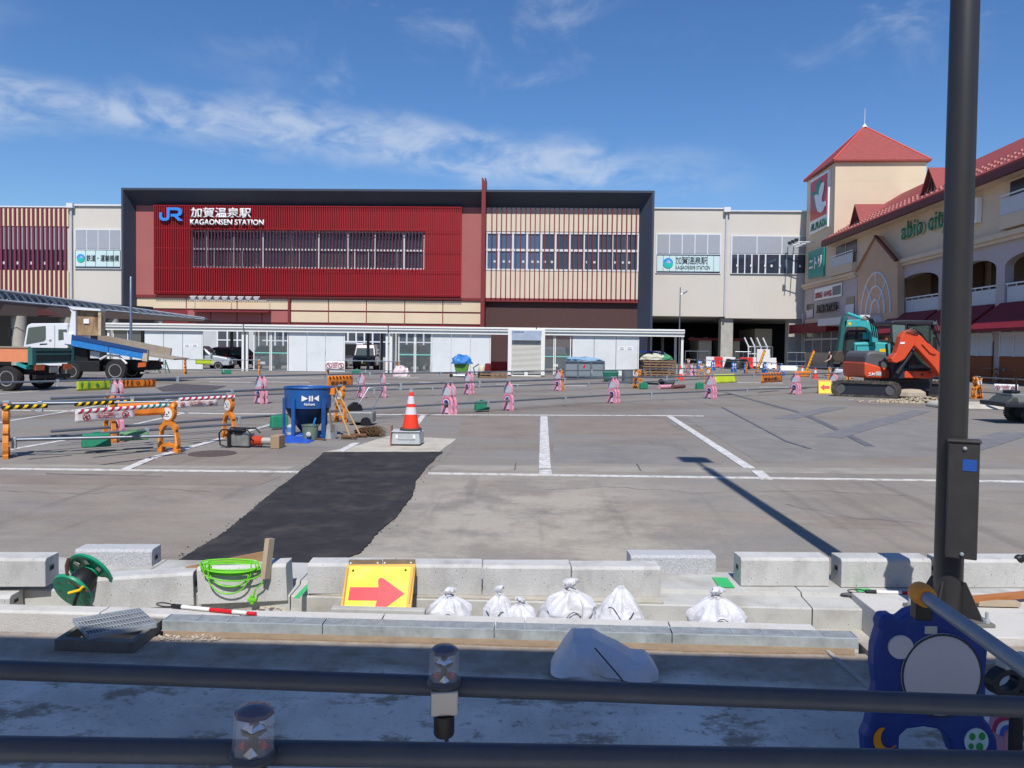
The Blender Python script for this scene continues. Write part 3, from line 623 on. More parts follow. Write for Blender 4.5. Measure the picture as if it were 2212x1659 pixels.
# openings (s0, s1, z0, z1) cut from the wall by building it from pieces
def so(cx, cy=1300): return WL(*c5(cx, cy))[0]
z_sill = WL(*c5(1180, 1470))[1]; z_arch = WL(*c5(1190, 1240))[1]; z_spring = WL(*c5(1015, 1345))[1]
arches = [(so(1012), so(1322)), (so(1440), so(1768)), (so(1835), so(2330)), (so(2500), so(3000))]
def arch_pts(a, b, n=16):
    return [((a + b) / 2 - (b - a) / 2 * math.cos(math.pi * i / n), z_spring + (z_arch - z_spring) * math.sin(math.pi * i / n)) for i in range(n + 1)]
lowz = zA0
prev = so(1008)
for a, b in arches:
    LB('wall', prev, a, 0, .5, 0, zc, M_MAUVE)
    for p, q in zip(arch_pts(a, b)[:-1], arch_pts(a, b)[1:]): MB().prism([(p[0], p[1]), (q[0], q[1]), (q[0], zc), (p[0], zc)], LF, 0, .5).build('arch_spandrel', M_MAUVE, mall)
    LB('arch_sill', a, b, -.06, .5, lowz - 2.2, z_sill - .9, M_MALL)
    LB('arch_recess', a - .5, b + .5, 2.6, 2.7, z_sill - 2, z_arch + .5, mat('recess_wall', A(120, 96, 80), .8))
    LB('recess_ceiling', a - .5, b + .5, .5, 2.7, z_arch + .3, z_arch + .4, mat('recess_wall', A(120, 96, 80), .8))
    LB('balcony_panel', a + .1, b - .1, .10, .16, z_sill - .9, z_sill + .25, mat('frosted_panel', A(206, 210, 216, .9), .5, var=.04))
    LB('balcony_rail', a, b, .06, .14, z_sill + .38, z_sill + .46, M_WHITE)
    for k in range(7):
        s_ = a + .1 + (b - a - .2) * k / 6; LB('baluster', s_ - .03, s_ + .03, .08, .12, z_sill + .25, z_sill + .38, M_WHITE)
    prev = b
LB('wall', prev, sE, 0, .5, 0, zc, M_MAUVE)
LB('wall', 0, so(690), 0, .5, 0, zc, M_MAUVE); LB('upper_wall', 0, sE, -.02, .5, zc, zE + .2, M_MALL); LB('core', .05, sE, 2.8, 14, 0, zE - .2, M_MALL); LB('end_wall', 0, .5, .5, 14, 0, zE - .2, M_MALL)
LB('cornice', -.12, so(690), -.34, 0, zc + .0, zc + .30, M_MALL); LB('cornice', so(1000, 1200), sE, -.34, 0, zc, zc + .30, M_MALL); LB('cornice', -.08, so(690), -.2, 0, zc - .22, zc - .003, M_MALL); LB('cornice', so(1000, 1200), sE, -.2, 0, zc - .22, zc - .003, M_MALL)
# roof
s_r0 = WL(*c5(410, 1000), -1.1)[0]
zr = WL(*c5(1160, 590), 5.0)[1]
r0, r1 = (-1.1, zE), (6.2, zE + (WL(*c5(1986, 205), 6.2)[1] - zE))
rf = MB().prism([(r0[0], r0[1]), (r0[0], r0[1] + .14), (r1[0], r1[1] + .14), (r1[0], r1[1])], lambda u, v, w: (w, u, v), s_r0, sE).build('roof', M_TILE, mall)
MB().prism([(-1.12, zE - .42), (-1.12, zE - .002), (-.85, zE - .002), (-.85, zE - .42)], lambda u, v, w: (w, u, v), s_r0 - .02, sE).build('eave_board', M_EAVE, mall)
MB().prism([(-.85, zE - .4), (-.85, zE - .2), (.3, zE - .2), (.3, zE - .4)], lambda u, v, w: (w, u, v), s_r0, sE).build('soffit', M_MALL, mall)
sl = (r1[1] - r0[1]) / (r1[0] - r0[0])
M_RTB = mat('roof_stop', A(214, 150, 138, .9), .6, var=.1)
sg_ = MB()
for row in range(3):
    for k in range(int((sE - s_r0) / .7)):
        s_ = s_r0 + .4 + k * .7 + row * .35; y_ = -.5 + row * .75; z_ = zE + .14 + (y_ + 1.1) * sl; sg_.box(s_ - .07, s_ + .07, y_ - .07, y_ + .07, z_ - .02, z_ + .10)
stuff(sg_.build('snow_stop', M_RTB, rf))
for (cx, cy, w_) in ((632, 880, 2.6), (1195, 650, 2.6), (2060, 330, 2.6)):      # roof dormers
    s_ = WL(*c5(cx, cy), -.3)[0]; yb = .1; zb_ = zE + .14 + (yb + 1.1) * sl; h_ = 1.75
    d_ = MB(); yk = yb + h_ / sl + .3
    d_.add([(s_ - w_ / 2, yb, zb_ - .1), (s_ + w_ / 2, yb, zb_ - .1), (s_, yb - .05, zb_ + h_), (s_, yk, zb_ + h_), (s_ - w_ / 2 , yb + .5, zb_ + .2), (s_ + w_ / 2, yb + .5, zb_ + .2)], [(0, 2, 3), (1, 3, 2), (0, 3, 4), (1, 5, 3)])
    dm = d_.build('dormer', M_TILE, mall, solid=.12)
    MB().prism([(s_ - w_ / 2 + .2, zb_ - .1), (s_ + w_ / 2 - .2, zb_ - .1), (s_, zb_ + h_ - .3)], LF, yb + .25, yb + .4).build('dormer_face', mat('dormer_beige', A(196, 176, 150), .7), dm)
    for t in (-.28, .28): MB().prism([(s_ + t * w_ * .5 - .06, zb_ - .1), (s_ + t * w_ * .5 + .06, zb_ - .1), (s_ + .06, zb_ + h_ - .4), (s_ - .06, zb_ + h_ - .4)], LF, yb + .1, yb + .22).build('dormer_strut', M_EAVE, dm)
# tower
zT = sum((WL(*c5(312, 508))[1], WL(*c5(518, 378))[1])) / 2
pt = MLI @ V(c5(1218, 500)[0], c5(1218, 500)[1], (MLM @ Vector((sT, 3, 0))).y); TW = pt.y
tw = LB('tower', 0, sT, .003, TW, zE - 3, zT, M_MALLT)
for z in (.25, .5, .75): LB('panel_joint', sT - .002, sT + .004, .01, TW - .01, zE + (zT - zE) * z - .012, zE + (zT - zE) * z + .012, mat('joint_line', A(214, 190, 160), .8), tw)
ap = (sT / 2, TW / 2); zap = (MLI @ V(c5(755, 105)[0], c5(755, 105)[1], (MLM @ Vector((ap[0], ap[1], 0))).y)).z
ov = .3; pr = MB().add([(-ov, -ov, zT), (sT + ov, -ov, zT), (sT + ov, TW + ov, zT), (-ov, TW + ov, zT), (ap[0], ap[1], zap), (-ov, -ov, zT - .16), (sT + ov, -ov, zT - .16), (sT + ov, TW + ov, zT - .16), (-ov, TW + ov, zT - .16)], [(0, 1, 4), (1, 2, 4), (2, 3, 4), (3, 0, 4), (0, 5, 6, 1), (1, 6, 7, 2), (2, 7, 8, 3), (3, 8, 5, 0), (5, 8, 7, 6)])
tr = pr.build('tower_roof', M_TILE, mall)
MB().lathe([(.3, 0), (.05, .35), (.03, .4), (.02, 1.9)], (ap[0], ap[1], zap - .1), 8).build('finial', M_WHITE, tr)
for k in range(4):
    c_ = [(-ov, -ov), (sT + ov, -ov), (sT + ov, TW + ov), (-ov, TW + ov)][k]; MB().tube([(c_[0], c_[1], zT), (ap[0], ap[1], zap)], .09, 6).build('hip_ridge', mat('ridge_red', A(206, 84, 76), .6), tr)
# gable projection with arch tracery
gp = [(690, 1700), (1002, 1700), (1002, 1150), (842, 955), (693, 1225)]
gb = WPZ('gable', gp, -.5, 0, M_GABLE, at=-.5)
WPZ('gable_trim', [(1002, 1155), (1010, 1135), (845, 950), (838, 962)], -.75, -.5, M_EAVE, gb, at=-.5); WPZ('gable_trim', [(838, 962), (845, 950), (690, 1215), (690, 1240)], -.68, -.5, mat('trim_tan', A(170, 130, 104), .7), gb, at=-.5)
ca = WL(*c5(830, 1560), -.5); e1 = WL(*c5(950, 1540), -.5); e0 = WL(*c5(830, 1242), -.5); rx_, rz_ = abs(e1[0] - ca[0]), e0[1] - ca[1]
def arc(k): return [(ca[0] + rx_ * k * math.cos(R(a)), -.54, ca[1] + rz_ * (k ** .9) * math.sin(R(a))) for a in range(0, 181, 9)]
for k in (1, .64, .30): MB().tube(arc(k), .07, 6).build('tracery', M_WHITE, gb)
for a, k0, k1 in ((90, .64, 1), (48, .30, 1), (132, .30, 1)): MB().tube([(ca[0] + rx_ * k * math.cos(R(a)), -.54, ca[1] + rz_ * (k ** .9) * math.sin(R(a))) for k in (k0, k1)], .06, 6).build('tracery', M_WHITE, gb)
# upper windows with railing panels
M_WDARK = mat('window_dark', (.02, .02, .024), .3, var=0)
def upwin(cx0, cx1, cy0, cy1, cyr):
    a, b = so(cx0, cy0), so(cx1, cy0); z1 = WL(*c5((cx0 + cx1) / 2, cy0))[1]; z0 = WL(*c5((cx0 + cx1) / 2, cy1))[1]; zr_ = WL(*c5((cx0 + cx1) / 2, cyr))[1]
    w_ = LB('window', a, b, -.05, -.03, z0, z1, M_WDARK); LB('window_post', (a + b) / 2 - .06, (a + b) / 2 + .06, -.09, -.051, z0, z1, M_MALL, w_)
    LB('railing_panel', a - .25, b + .05, -.42, -.36, zr_, z0 + .1, mat('frosted_panel', A(206, 210, 216, .9), .5)); LB('balcony_rail', a - .3, b + .05, -.45, -.38, z0 + .22, z0 + .30, M_WHITE); LB('balcony_slab', a - .3, b + .05, -.45, -.021, zr_ - .8, zr_ - .02, M_MALL)
upwin(528, 690, 1010, 1115, 1180); upwin(1888, 2250, 470, 620, 740)
# small dark windows low on the far bay
for a, b, y0, y1 in ((300, 352, 1485, 1590), (605, 672, 1430, 1560)):
    s0, s1 = so(a, y0), so(b, y0); z1, z0 = WL(*c5((a + b) / 2, y0))[1], WL(*c5((a + b) / 2, y1))[1]
    w_ = LB('window', s0, s1, -.04, -.02, z0, z1, M_WDARK); LB('railing_panel', s0 + .1, s1, -.1, -.06, z0, z0 + (z1 - z0) * .55, mat('frosted_panel', A(206, 210, 216, .9), .5), w_)
LB('band', 0, so(690), -.05, -.02, WL(*c5(450, 1640))[1] - .5, WL(*c5(450, 1592))[1], M_MALL)
# awnings
def awning(c0, c1, out=1.9, flat=False):
    a, b = WL(*c6(*c0), -.0)[0], WL(*c6(*c1), 0)[0]; z1 = WL(*c6((c0[0] + c1[0]) / 2, (c0[1] + c1[1]) / 2), 0)[1]; z0 = z1 - 1.55
    if flat: pts = [(-.02, z1 - .9), (-.02, z1), (-out, z1 - .15), (-out, z1 - 1.1)]
    else: pts = [(-.02, z0), (-.02, z1), (-out, z0), (-out, z0 - .18)]
    MB().prism(pts, lambda u, v, w: (w, u, v), a, b).build('awning', M_MAROON, mall)
awning((310, 365), (655, 320), 1.6, True)
awning((1085, 270), (1462, 238)); awning((1490, 235), (1962, 183)); awning((2010, 180), (2700, 110))
LB('entrance_canopy', WL(*c6(640, 300))[0], WL(*c6(1040, 280))[0], -2.2, -.51, WL(*c6(900, 352), -1)[1], WL(*c6(900, 285), -1)[1], mat('canopy_white', A(226, 226, 230, .9), .5))
# shop fronts
zs1 = WL(*c6(1850, 350))[1]; zs0 = WL(*c6(1850, 770))[1]; zsm = WL(*c6(1850, 455))[1]; zsb = WL(*c6(1850, 640))[1]
M_SHOP = mat('shop_glass', A(126, 130, 128), .15, var=.1, vs=1, spec=.7); M_FILM = mat('window_film', A(214, 222, 234, .9), .4, var=.03); M_BRN = mat('brown_base', A(150, 86, 54, .95), .7, var=.06)
def shop(c0, c1, n, film):
    a, b = WL(*c6(c0, 500))[0], WL(*c6(c1, 500))[0]
    LB('shop_base', a, b, -.10, -.002, 0, zsb, M_BRN if film else M_MALL)
    for i in range(n):
        x0, x1 = a + (b - a) * i / n, a + (b - a) * (i + 1) / n
        LB('shop_pane', x0 + .05, x1 - .05, -.08, -.002, zsb + .03, zsm - .05, M_FILM if film else M_SHOP); LB('shop_pane', x0 + .05, x1 - .05, -.08, -.002, zsm + .12, zs1, M_SHOP)
        LB('shop_mullion', x0 - .05, x0 + .05, -.12, -.002, zsb, zs1, M_WHITE)
    LB('shop_transom', a, b, -.13, -.081, zsm - .05, zsm + .12, M_WHITE)
shop(318, 640, 4, False); shop(1105, 1460, 3, False); shop(1500, 1950, 4, True); shop(2018, 2900, 6, True)
LB('downpipe', so(400, 1200) * 0 + .25, .45, -.3, -.1, 0, WL(*c5(260, 1560))[1], mat('pipe_grey', A(190, 192, 196), .5))
# signs of the shopping building
dv = thing('dove_sign', 'tall white tower sign with a white and green dove on red', 'sign', MLM @ Vector((sT / 2, -.1, zE)), MRZ)
dvI = Matrix.Translation(-Vector((sT / 2, -.1, zE)))
def SB(name, px, o0, o1, m, par, base, src=c5):
    return MB().prism([WL(*src(*p)) for p in px], LF, o0, o1).xf(Matrix.Translation(-Vector(base))).build(name, m, par)
bd = (sT / 2, -.1, zE)
SB('board', [(343, 528), (486, 440), (474, 882), (334, 952)], -.22, -.0, M_SIGNW, dv, bd)
SB('red_field', [(347, 545), (476, 465), (468, 782), (342, 846)], -.27, -.221, mat('sign_red', A(214, 44, 60, .9), .4, var=.03), dv, bd)
SB('wing', [(385, 750), (372, 690), (366, 640), (350, 640), (352, 618), (372, 612), (384, 622), (392, 560), (412, 524), (434, 520), (428, 570), (412, 625), (396, 640), (388, 660), (392, 700), (402, 752)], -.30, -.271, mat('sign_green', A(20, 130, 96, .9), .4, var=.02), dv, bd)
SB('dove', [(380, 650), (392, 632), (404, 632), (412, 645), (420, 590), (436, 548), (452, 535), (460, 545), (452, 600), (440, 660), (441, 692), (468, 685), (466, 720), (446, 765), (428, 776), (408, 768), (394, 730), (388, 690), (384, 665)], -.33, -.301, M_SIGNW, dv, bd)
a_ = WL(*c5(346, 925)); b_ = WL(*c5(470, 868)); t_ = WL(*c5(405, 842)); u_ = WL(*c5(405, 898))
text('lettering', 'AL.PLAZA', mat('sign_green', A(20, 130, 96, .9), .4), dv, Matrix.Translation(-Vector(bd)) @ wallM((a_[0], -.24, u_[1])), b_[0] - a_[0], t_[1] - u_[1], .05, .02)
def msign(name, label, corners, m, th=.15):
    s_ = WL(*c5(*corners[0])); base = (s_[0], -.05, s_[1]); e = thing(name, label, 'sign', MLM @ Vector(base), MRZ)
    if m: SB('board', corners, -.05 - th, -.05, m, e, base)
    return e, base
def mtext(e, base, body, m, bl_, br_, top, ext=.06, bold=.02, off=-.22):
    a = WL(*c5(*bl_)); b = WL(*c5(*br_)); zmid = (a[1] + b[1]) / 2; t = WL(*c5(*top))
    text('lettering', body, m, e, Matrix.Translation(-Vector(base)) @ wallM((a[0], off, zmid)), b[0] - a[0], t[1] - zmid, ext, bold)
e, b_ = msign('teal_shop_sign', 'square teal shop sign with white katakana letters on the far corner', [(325, 1082), (447, 1042), (440, 1268), (321, 1291)], mat('sign_teal', A(46, 158, 146, .95), .4, var=.02))
mtext(e, b_, 'ニトリ', M_SIGNW, (333, 1228), (428, 1198), (380, 1122), bold=.05)
e, b_ = msign('white_banner_sign', 'long white banner with red lettering under the cornice', [(368, 1372), (578, 1320), (575, 1422), (367, 1462)], M_SIGNW, .08)
mtext(e, b_, '加賀特産品・おみやげ品', mat('sign_rose', A(186, 60, 70), .5, var=0), (373, 1448), (500, 1420), (436, 1386), .02, .01, -.145)
SB('grey_box', [(508, 1352), (573, 1335), (571, 1408), (507, 1420)], -.145, -.131, mat('ink_grey', A(120, 120, 122), .6), e, b_)
e, b_ = msign('kanji_shop_sign', 'dark raised kanji letters on the mauve wall above the awning', [(390, 1560), (550, 1540), (550, 1470), (390, 1490)], None)
mtext(e, b_, '加賀百撰街', mat('letter_dark', A(58, 56, 58), .4, var=0), (390, 1562), (550, 1530), (470, 1480), .12, .02, -.16)
e, b_ = msign('green_letter_sign', 'large green channel letters on the upper cream wall beside the lamp post', [(1055, 1030), (1385, 960), (1385, 800), (1055, 860)], None)
mtext(e, b_, 'abio city', mat('letter_rim', A(190, 206, 188), .4, var=0), (1056, 1026), (1436, 922), (1100, 842), .14, .012, -.10)
mtext(e, b_, 'abio city', mat('letter_green', A(26, 122, 74, .95), .4, var=0), (1056, 1026), (1436, 922), (1100, 842), .03, .012, -.241)
e, b_ = msign('red_letter_sign', 'white box sign with red letters on the upper wall, right of the lamp post', [(1540, 880), (1660, 850), (1668, 655), (1545, 690)], M_SIGNW, .3)
for k in range(2): SB('red_letter', [(1556 + 52 * k, 850 - 14 * k), (1596 + 50 * k, 840 - 14 * k), (1600 + 50 * k, 700 - 14 * k), (1560 + 52 * k, 712 - 14 * k)], -.42, -.351, mat('sign_crimson', A(190, 30, 60), .4, var=0), e, b_)
for k in range(2): SB('white_stroke', [(1562 + 52 * k, 790 - 14 * k), (1592 + 50 * k, 782 - 14 * k), (1593 + 50 * k, 770 - 14 * k), (1563 + 52 * k, 778 - 14 * k)], -.45, -.421, M_SIGNW, e, b_)
# floodlight gallery at the corner
fl = thing('floodlight_gallery', 'white lattice bracket with four dark floodlights below the tower sign', 'lights', MLM @ Vector((.5, -.1, WL(*c5(300, 1040))[1])), MRZ)
for i, k in enumerate((0, .33, .66, 1.0)):
    MB().tube([(k * 3.4 - .9, -1.7, .15), (k * 3.4 - .6, -.0, .1)], .05, 6).build('rib', M_WHITE, fl); MB().box(k * 3.4 - 1.05, k * 3.4 - .75, -1.95, -1.6, .2, .5).build('floodlight', mat('lamp_black', A(36, 38, 44), .4), fl)
for y in (-1.7, -1.1, -.5): MB().tube([(-1.1, y, .12), (2.9, y, .12)], .05, 6).build('rail', M_WHITE, fl)
# ================================================================ prefabricated site sheds
YH = G(850, 806).y
def HX(x, y=760): return V(x, y, YH).x
def HZ(y, x): return V(x, y, YH).z
M_PREF = mat('shed_panel', A(230, 234, 234, .88), .5, var=.03, vs=.5, dirt=A(200, 200, 194, .82), dirt_amt=.35, ds=.8)
M_PREFT = mat('shed_trim', A(238, 238, 232, .92), .45, var=.03); M_PIPE = mat('galvanised', A(150, 158, 168, .8), .35, .75, var=.15, vs=6)
M_SGL = glass('shed_glass', (.30, .36, .36), .04, .16, .9)
ZH = sum((HZ(702, 400), HZ(706, 1000), HZ(709, 1400))) / 3
DH = 2.4
def shed(label, x0, x1, parts):
    a, b = HX(x0), HX(x1); t = thing('site_shed', label, 'shed', ((a + b) / 2, YH, 0), group='prefabricated sheds in a row', world=True)
    B = lambda n, *q, m=M_PREF, par=t: MB().box(*q).build(n, m, par)
    B('roof', a - .02, b + .02, YH - .25, YH + DH + .2, ZH - .24, ZH, m=M_PREFT); B('eave_rail', a - .02, b + .02, YH - .16, YH - .02, ZH - .44, ZH - .242, m=M_PREFT); B('gutter', a, b, YH - .30, YH - .252, ZH - .10, ZH - .03, m=M_PREFT)
    B('floor', a, b, YH + .02, YH + DH - .02, .0, .10, m=mat('shed_floor', A(120, 120, 118), .8))
    for x in (a, b - .14):
        for y in (YH - .02, YH + DH - .14): B('corner_post', x, x + .14, y, y + .14, 0, ZH - .17, m=M_PREFT)
    for kind, p, q in parts:
        x, y = HX(p), HX(q)
        if kind == 'panel':
            n = max(1, round((q - p) / 41))
            for i in range(n): B('wall_panel', x + (y - x) * i / n + .015, x + (y - x) * (i + 1) / n - .015, YH, YH + .06, .04, ZH - .36)
        elif kind == 'window':
            B('wall_panel', x, y, YH, YH + .06, .04, HZ(765, p) - .06)
            n = 2
            for i in range(n):
                u, v = x + (y - x) * i / n, x + (y - x) * (i + 1) / n; wf = B('window_frame', u + .02, v - .02, YH - .02, YH + .03, HZ(765, p) - .05, HZ(765, p), m=M_PREFT); B('window_pane', u + .06, v - .06, YH + .02, YH + .03, HZ(765, p), ZH - .40, m=glass('shed_window', (.10, .11, .11), .05, .85, .9), par=wf); B('stile', u + .01, u + .06, YH - .02, YH + .05, HZ(765, p), ZH - .37, m=M_PREFT, par=wf)
        elif kind == 'glass':
            for i in range(2):
                u, v = x + (y - x) * i / 2, x + (y - x) * (i + 1) / 2; dr = B('glass_door', u + .015, u + .075, YH - .01, YH + .05, .04, ZH - .36, m=M_PREFT); B('stile', v - .075, v - .015, YH - .01, YH + .05, .04, ZH - .36, m=M_PREFT, par=dr); B('pane', u + .075, v - .075, YH + .015, YH + .025, .09, ZH - .42, m=M_SGL, par=dr); B('hand_rail', u + .075, v - .075, YH, YH + .012, 1.12, 1.18, m=mat('rail_mint', A(130, 206, 192), .5), par=dr)
        elif kind == 'open':
            B('open_frame', x, x + .06, YH - .01, YH + .05, .04, ZH - .36, m=M_PREFT)
            for k in (.38, .72): B('back_post', x + (y - x) * k - .08, x + (y - x) * k + .08, YH + DH - .16, YH + DH - .02, 0, ZH - .36, m=mat('post_grey', A(96, 96, 92), .6))
    return t
shed('pale grey site shed nearest the dump truck, its left windows behind the pole', 232, 527, [('window', 244, 306), ('panel', 312, 436), ('open', 436, 521)])
shed('pale grey site shed with glass doors, second from the dump truck', 531, 838, [('glass', 547, 623), ('panel', 623, 743), ('open', 743, 833)])
shed('pale grey site shed between the second shed and the roller shutter', 842, 1156, [('glass', 860, 933), ('panel', 933, 1058), ('open', 1058, 1156)])
shed('pale grey site shed right of the roller shutter, ending in an open porch', 1160, 1476, [('glass', 1162, 1234), ('panel', 1236, 1378), ('open', 1378, 1470)])
# notice papers on the sheds
k = 0
for x, y, lab in ((404, 747, 'left paper notice on the shed beside the dump truck'), (421, 747, 'right paper notice on the shed beside the dump truck'), (1343, 753, 'left paper notice on the shed with the open porch'), (1360, 753, 'right paper notice on the shed with the open porch')):
    p = V(x, y, YH); n_ = thing('paper_notice', lab, 'notice', (p.x, YH - .004, p.z), group='paper notices on the sheds')
    MB().box(-.2, .2, -.006, 0, -.12, .12).build('sheet', M_SIGNW, n_)
    for q in (.04, -.05): MB().box(-.13, .13, -.009, -.0065, q - .012, q + .02).build('print_line', M_INK, n_)
# roller shutter box
rs = thing('shutter_container', 'white container with a roller shutter standing before the sheds', 'container', (HX(1133), YH - 1.2, 0), world=True)
ys = YH - 2.0; X_ = lambda x: V(x, 760, ys).x; Z_ = lambda y: V(1135, y, ys).z
a, b, zt = X_(1097), X_(1177), Z_(711)
B = lambda n, *q, m=M_PREFT, par=rs: MB().box(*q).build(n, m, par)
B('body', a, b, ys + .2, ys + 1.9, .12, zt); B('side_post', a, a + .22, ys, ys + .2, 0, zt); B('side_post', b - .22, b, ys, ys + .2, 0, zt); B('header', a + .22, b - .22, ys, ys + .2, zt - .09, zt); B('shutter_box', a + .24, b - .24, ys - .12, ys + .19, zt - .66, zt - .10, m=mat('box_bluegrey', A(176, 188, 206, .85), .4))
nS = 24; z0 = .34; z1 = zt - .70
for i in range(nS):
    zz = z0 + (z1 - z0) * i / nS; h_ = (z1 - z0) / nS
    MB().add([(a + .22, ys + .14, zz), (b - .22, ys + .14, zz), (b - .22, ys + .07, zz + h_ * .35), (a + .22, ys + .07, zz + h_ * .35), (b - .22, ys + .08, zz + h_ * .8), (a + .22, ys + .08, zz + h_ * .8), (b - .22, ys + .14, zz + h_), (a + .22, ys + .14, zz + h_)], [(0, 1, 2, 3), (3, 2, 4, 5), (5, 4, 6, 7)]).build('shutter_slat', mat('shutter_cream', A(232, 230, 220, .82), .45, var=.03), rs)
B('bottom_bar', a + .22, b - .22, ys + .04, ys + .16, .26, .34); B('skid', a, b, ys, ys + .18, .0, .06); B('skid_foot', (a + b) / 2 - .1, (a + b) / 2 + .1, ys, ys + .18, .06, .25)
text('lettering', 'unithouse', mat('ink_blue', A(70, 100, 170), .5, var=0), rs, wallM((a + .3, ys - .13, zt - .20)), .62, .09, .005, .01)
# ================================================================ covered walkway on the left
cw = thing('covered_walkway', 'brown arcade canopy with a lattice parapet behind the dump trucks', 'canopy', (V(200, 700, 54).x, 54, 0), world=True)
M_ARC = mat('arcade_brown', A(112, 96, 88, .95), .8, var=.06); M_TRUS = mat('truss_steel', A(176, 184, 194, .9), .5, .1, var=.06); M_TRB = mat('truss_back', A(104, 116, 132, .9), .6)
def CY(x): return 46 + 16 * (x / 500.0)
XP = [-260, -130, 0, 100, 200, 300, 380, 440]
def lineY(x, a, s): return a + s * x
top = lambda x: 627 + .136 * x; mid = lambda x: 648.5 + .094 * x; bot = lambda x: 681 + .030 * x
fb = MB(); tb = MB()
for p, q in zip(XP[:-1], XP[1:]):
    c = [V(p, bot(p), CY(p)), V(q, bot(q), CY(q)), V(q, mid(q), CY(q)), V(p, mid(p), CY(p))]
    fb.hexa([c[0], c[1], c[1] + Vector((0, 3, 0)), c[0] + Vector((0, 3, 0))], [c[3], c[2], c[2] + Vector((0, 3, 0)), c[3] + Vector((0, 3, 0))])
    t0 = [V(p, mid(p), CY(p)) + Vector((0, .6, 0)), V(q, mid(q), CY(q)) + Vector((0, .6, 0)), V(q, min(mid(q), top(q)), CY(q)) + Vector((0, .6, 0)), V(p, min(mid(p), top(p)), CY(p)) + Vector((0, .6, 0))]
    tb.quad(*t0)
fb.build('fascia', M_ARC, cw); tb.build('parapet_back', M_TRB, cw, solid=.05)
for f_ in (top, mid): MB().tube([V(x, f_(x), CY(x)) + Vector((0, .1, 0)) for x in XP], .07, 6).build('parapet_rail', M_TRUS, cw)
for i in range(44):
    x = -240 + i * 16.5; x2 = x + 17
    if x2 > 432: break
    MB().tube([V(x, top(x), CY(x)) + Vector((0, .05, 0)), V(x2, mid(x2), CY(x2)) + Vector((0, .05, 0))], .07, 4).build('lattice_bar', M_TRUS, cw)
    MB().tube([V(x2, top(x2), CY(x2)) + Vector((0, .2, 0)), V(x, mid(x), CY(x)) + Vector((0, .2, 0))], .03, 4).build('lattice_bar', M_TRUS, cw)
for x in (22, 28 + 100): 
    p = V(x, 700, CY(x)); p.z = 0; MB().lathe([(.42, 0), (.42, V(x, bot(x), CY(x)).z)], p + Vector((0, .8, 0)), 16).build('column', mat('column_cream', A(176, 170, 156), .75), cw, smooth=True)
for x in (-90, 230, 330):
    p = V(x, 700, CY(x)); p.z = 0; MB().lathe([(.40, 0), (.40, V(x, bot(x), CY(x)).z)], p + Vector((0, .8, 0)), 16).build('column', mat('column_cream', A(176, 170, 156), .75), cw, smooth=True)
MB().prism([(V(x, 662 - 0, 0 + CY(80)).x, 0) for x in ()] or [(V(a_x, 675, CY(90)).x, V(a_x, 681.5 - 14 * math.sin(math.pi * i / 12), CY(90)).z) for i, a_x in enumerate([52 + 6.2 * j for j in range(13)])], PF, CY(90) - .3, CY(90) + .2).build('arch_trim', mat('arch_maroon', A(86, 44, 46), .7), cw)
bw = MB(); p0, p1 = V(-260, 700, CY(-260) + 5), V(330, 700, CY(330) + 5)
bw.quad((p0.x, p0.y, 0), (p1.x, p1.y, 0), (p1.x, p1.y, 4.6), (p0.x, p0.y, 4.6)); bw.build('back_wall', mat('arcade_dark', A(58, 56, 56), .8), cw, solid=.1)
for k in range(8):
    x = -200 + 62 * k; p = V(x, 735, CY(x) + 4.8); MB().box(p.x - .9, p.x + .9, p.y - .1, p.y, .4, 3.2).build('shop_window', glass('arcade_glass', (.05, .06, .07), .05, 1, .8), cw)
# unseen open roof added over the camera to shade the foreground; pale block behind
ZR = 4.3; YR1 = G(1106, 1402).y - (ZR + .14) / math.tan(SUN_EL)
wr = thing('shade_roof', 'unseen pale flat roof on steel posts, added to shade the foreground', 'roof', (0, YR1 - 1.6, 0), world=True)
MB().box(-26, 24, YR1 - 3.1, YR1, ZR - .01, ZR + .14).build('roof_deck', mat('roof_deck', A(214, 214, 212, .85), .7), wr); MB().box(-26, 24, YR1 - .08, YR1 - .002, ZR - .20, ZR - .012).build('roof_beam', M_WHITE, wr); MB().box(-26, 24, YR1 - 3.1, YR1 - 3.02, ZR - .20, ZR - .012).build('roof_beam', M_WHITE, wr)
for k in range(11):
    for y in ((YR1 - .5, YR1 - 2.8) if abs(-24.4 + k * 4.8) > 6 else (YR1 - 2.8,)): MB().lathe([(.06, 0), (.06, ZR - .02)], (-25 + k * 4.8 + .6, y, 0), 12).build('post', M_PIPE, wr, smooth=True)
structure(MB().box(-30, 30, -20, -2.402, -.2, -.006).build('rear_pavement', M_SLAB))
hb = thing('unseen_block', 'unseen pale block added behind the camera, wall pale for bounced light', 'building', (0, -16, 0), world=True); YB = -15.0; ZB = 7.0
MB().box(-40, 40, YB - 10, YB, 0, ZB).build('wall', mat('block_wall', A(240, 234, 226, .9), .8), hb); MB().box(-40.3, 40.3, YB - .5, YB + .25, ZB, ZB + .4).build('parapet_cap', M_WHITE, hb)  # unseen block, its wall made pale to bounce light forward
for k in range(15):
    for z in (1.0, 4.2): MB().box(-38 + k * 5.2, -35 + k * 5.2, YB - .05, YB + .03, z, z + 1.7).build('window', M_GL, hb)
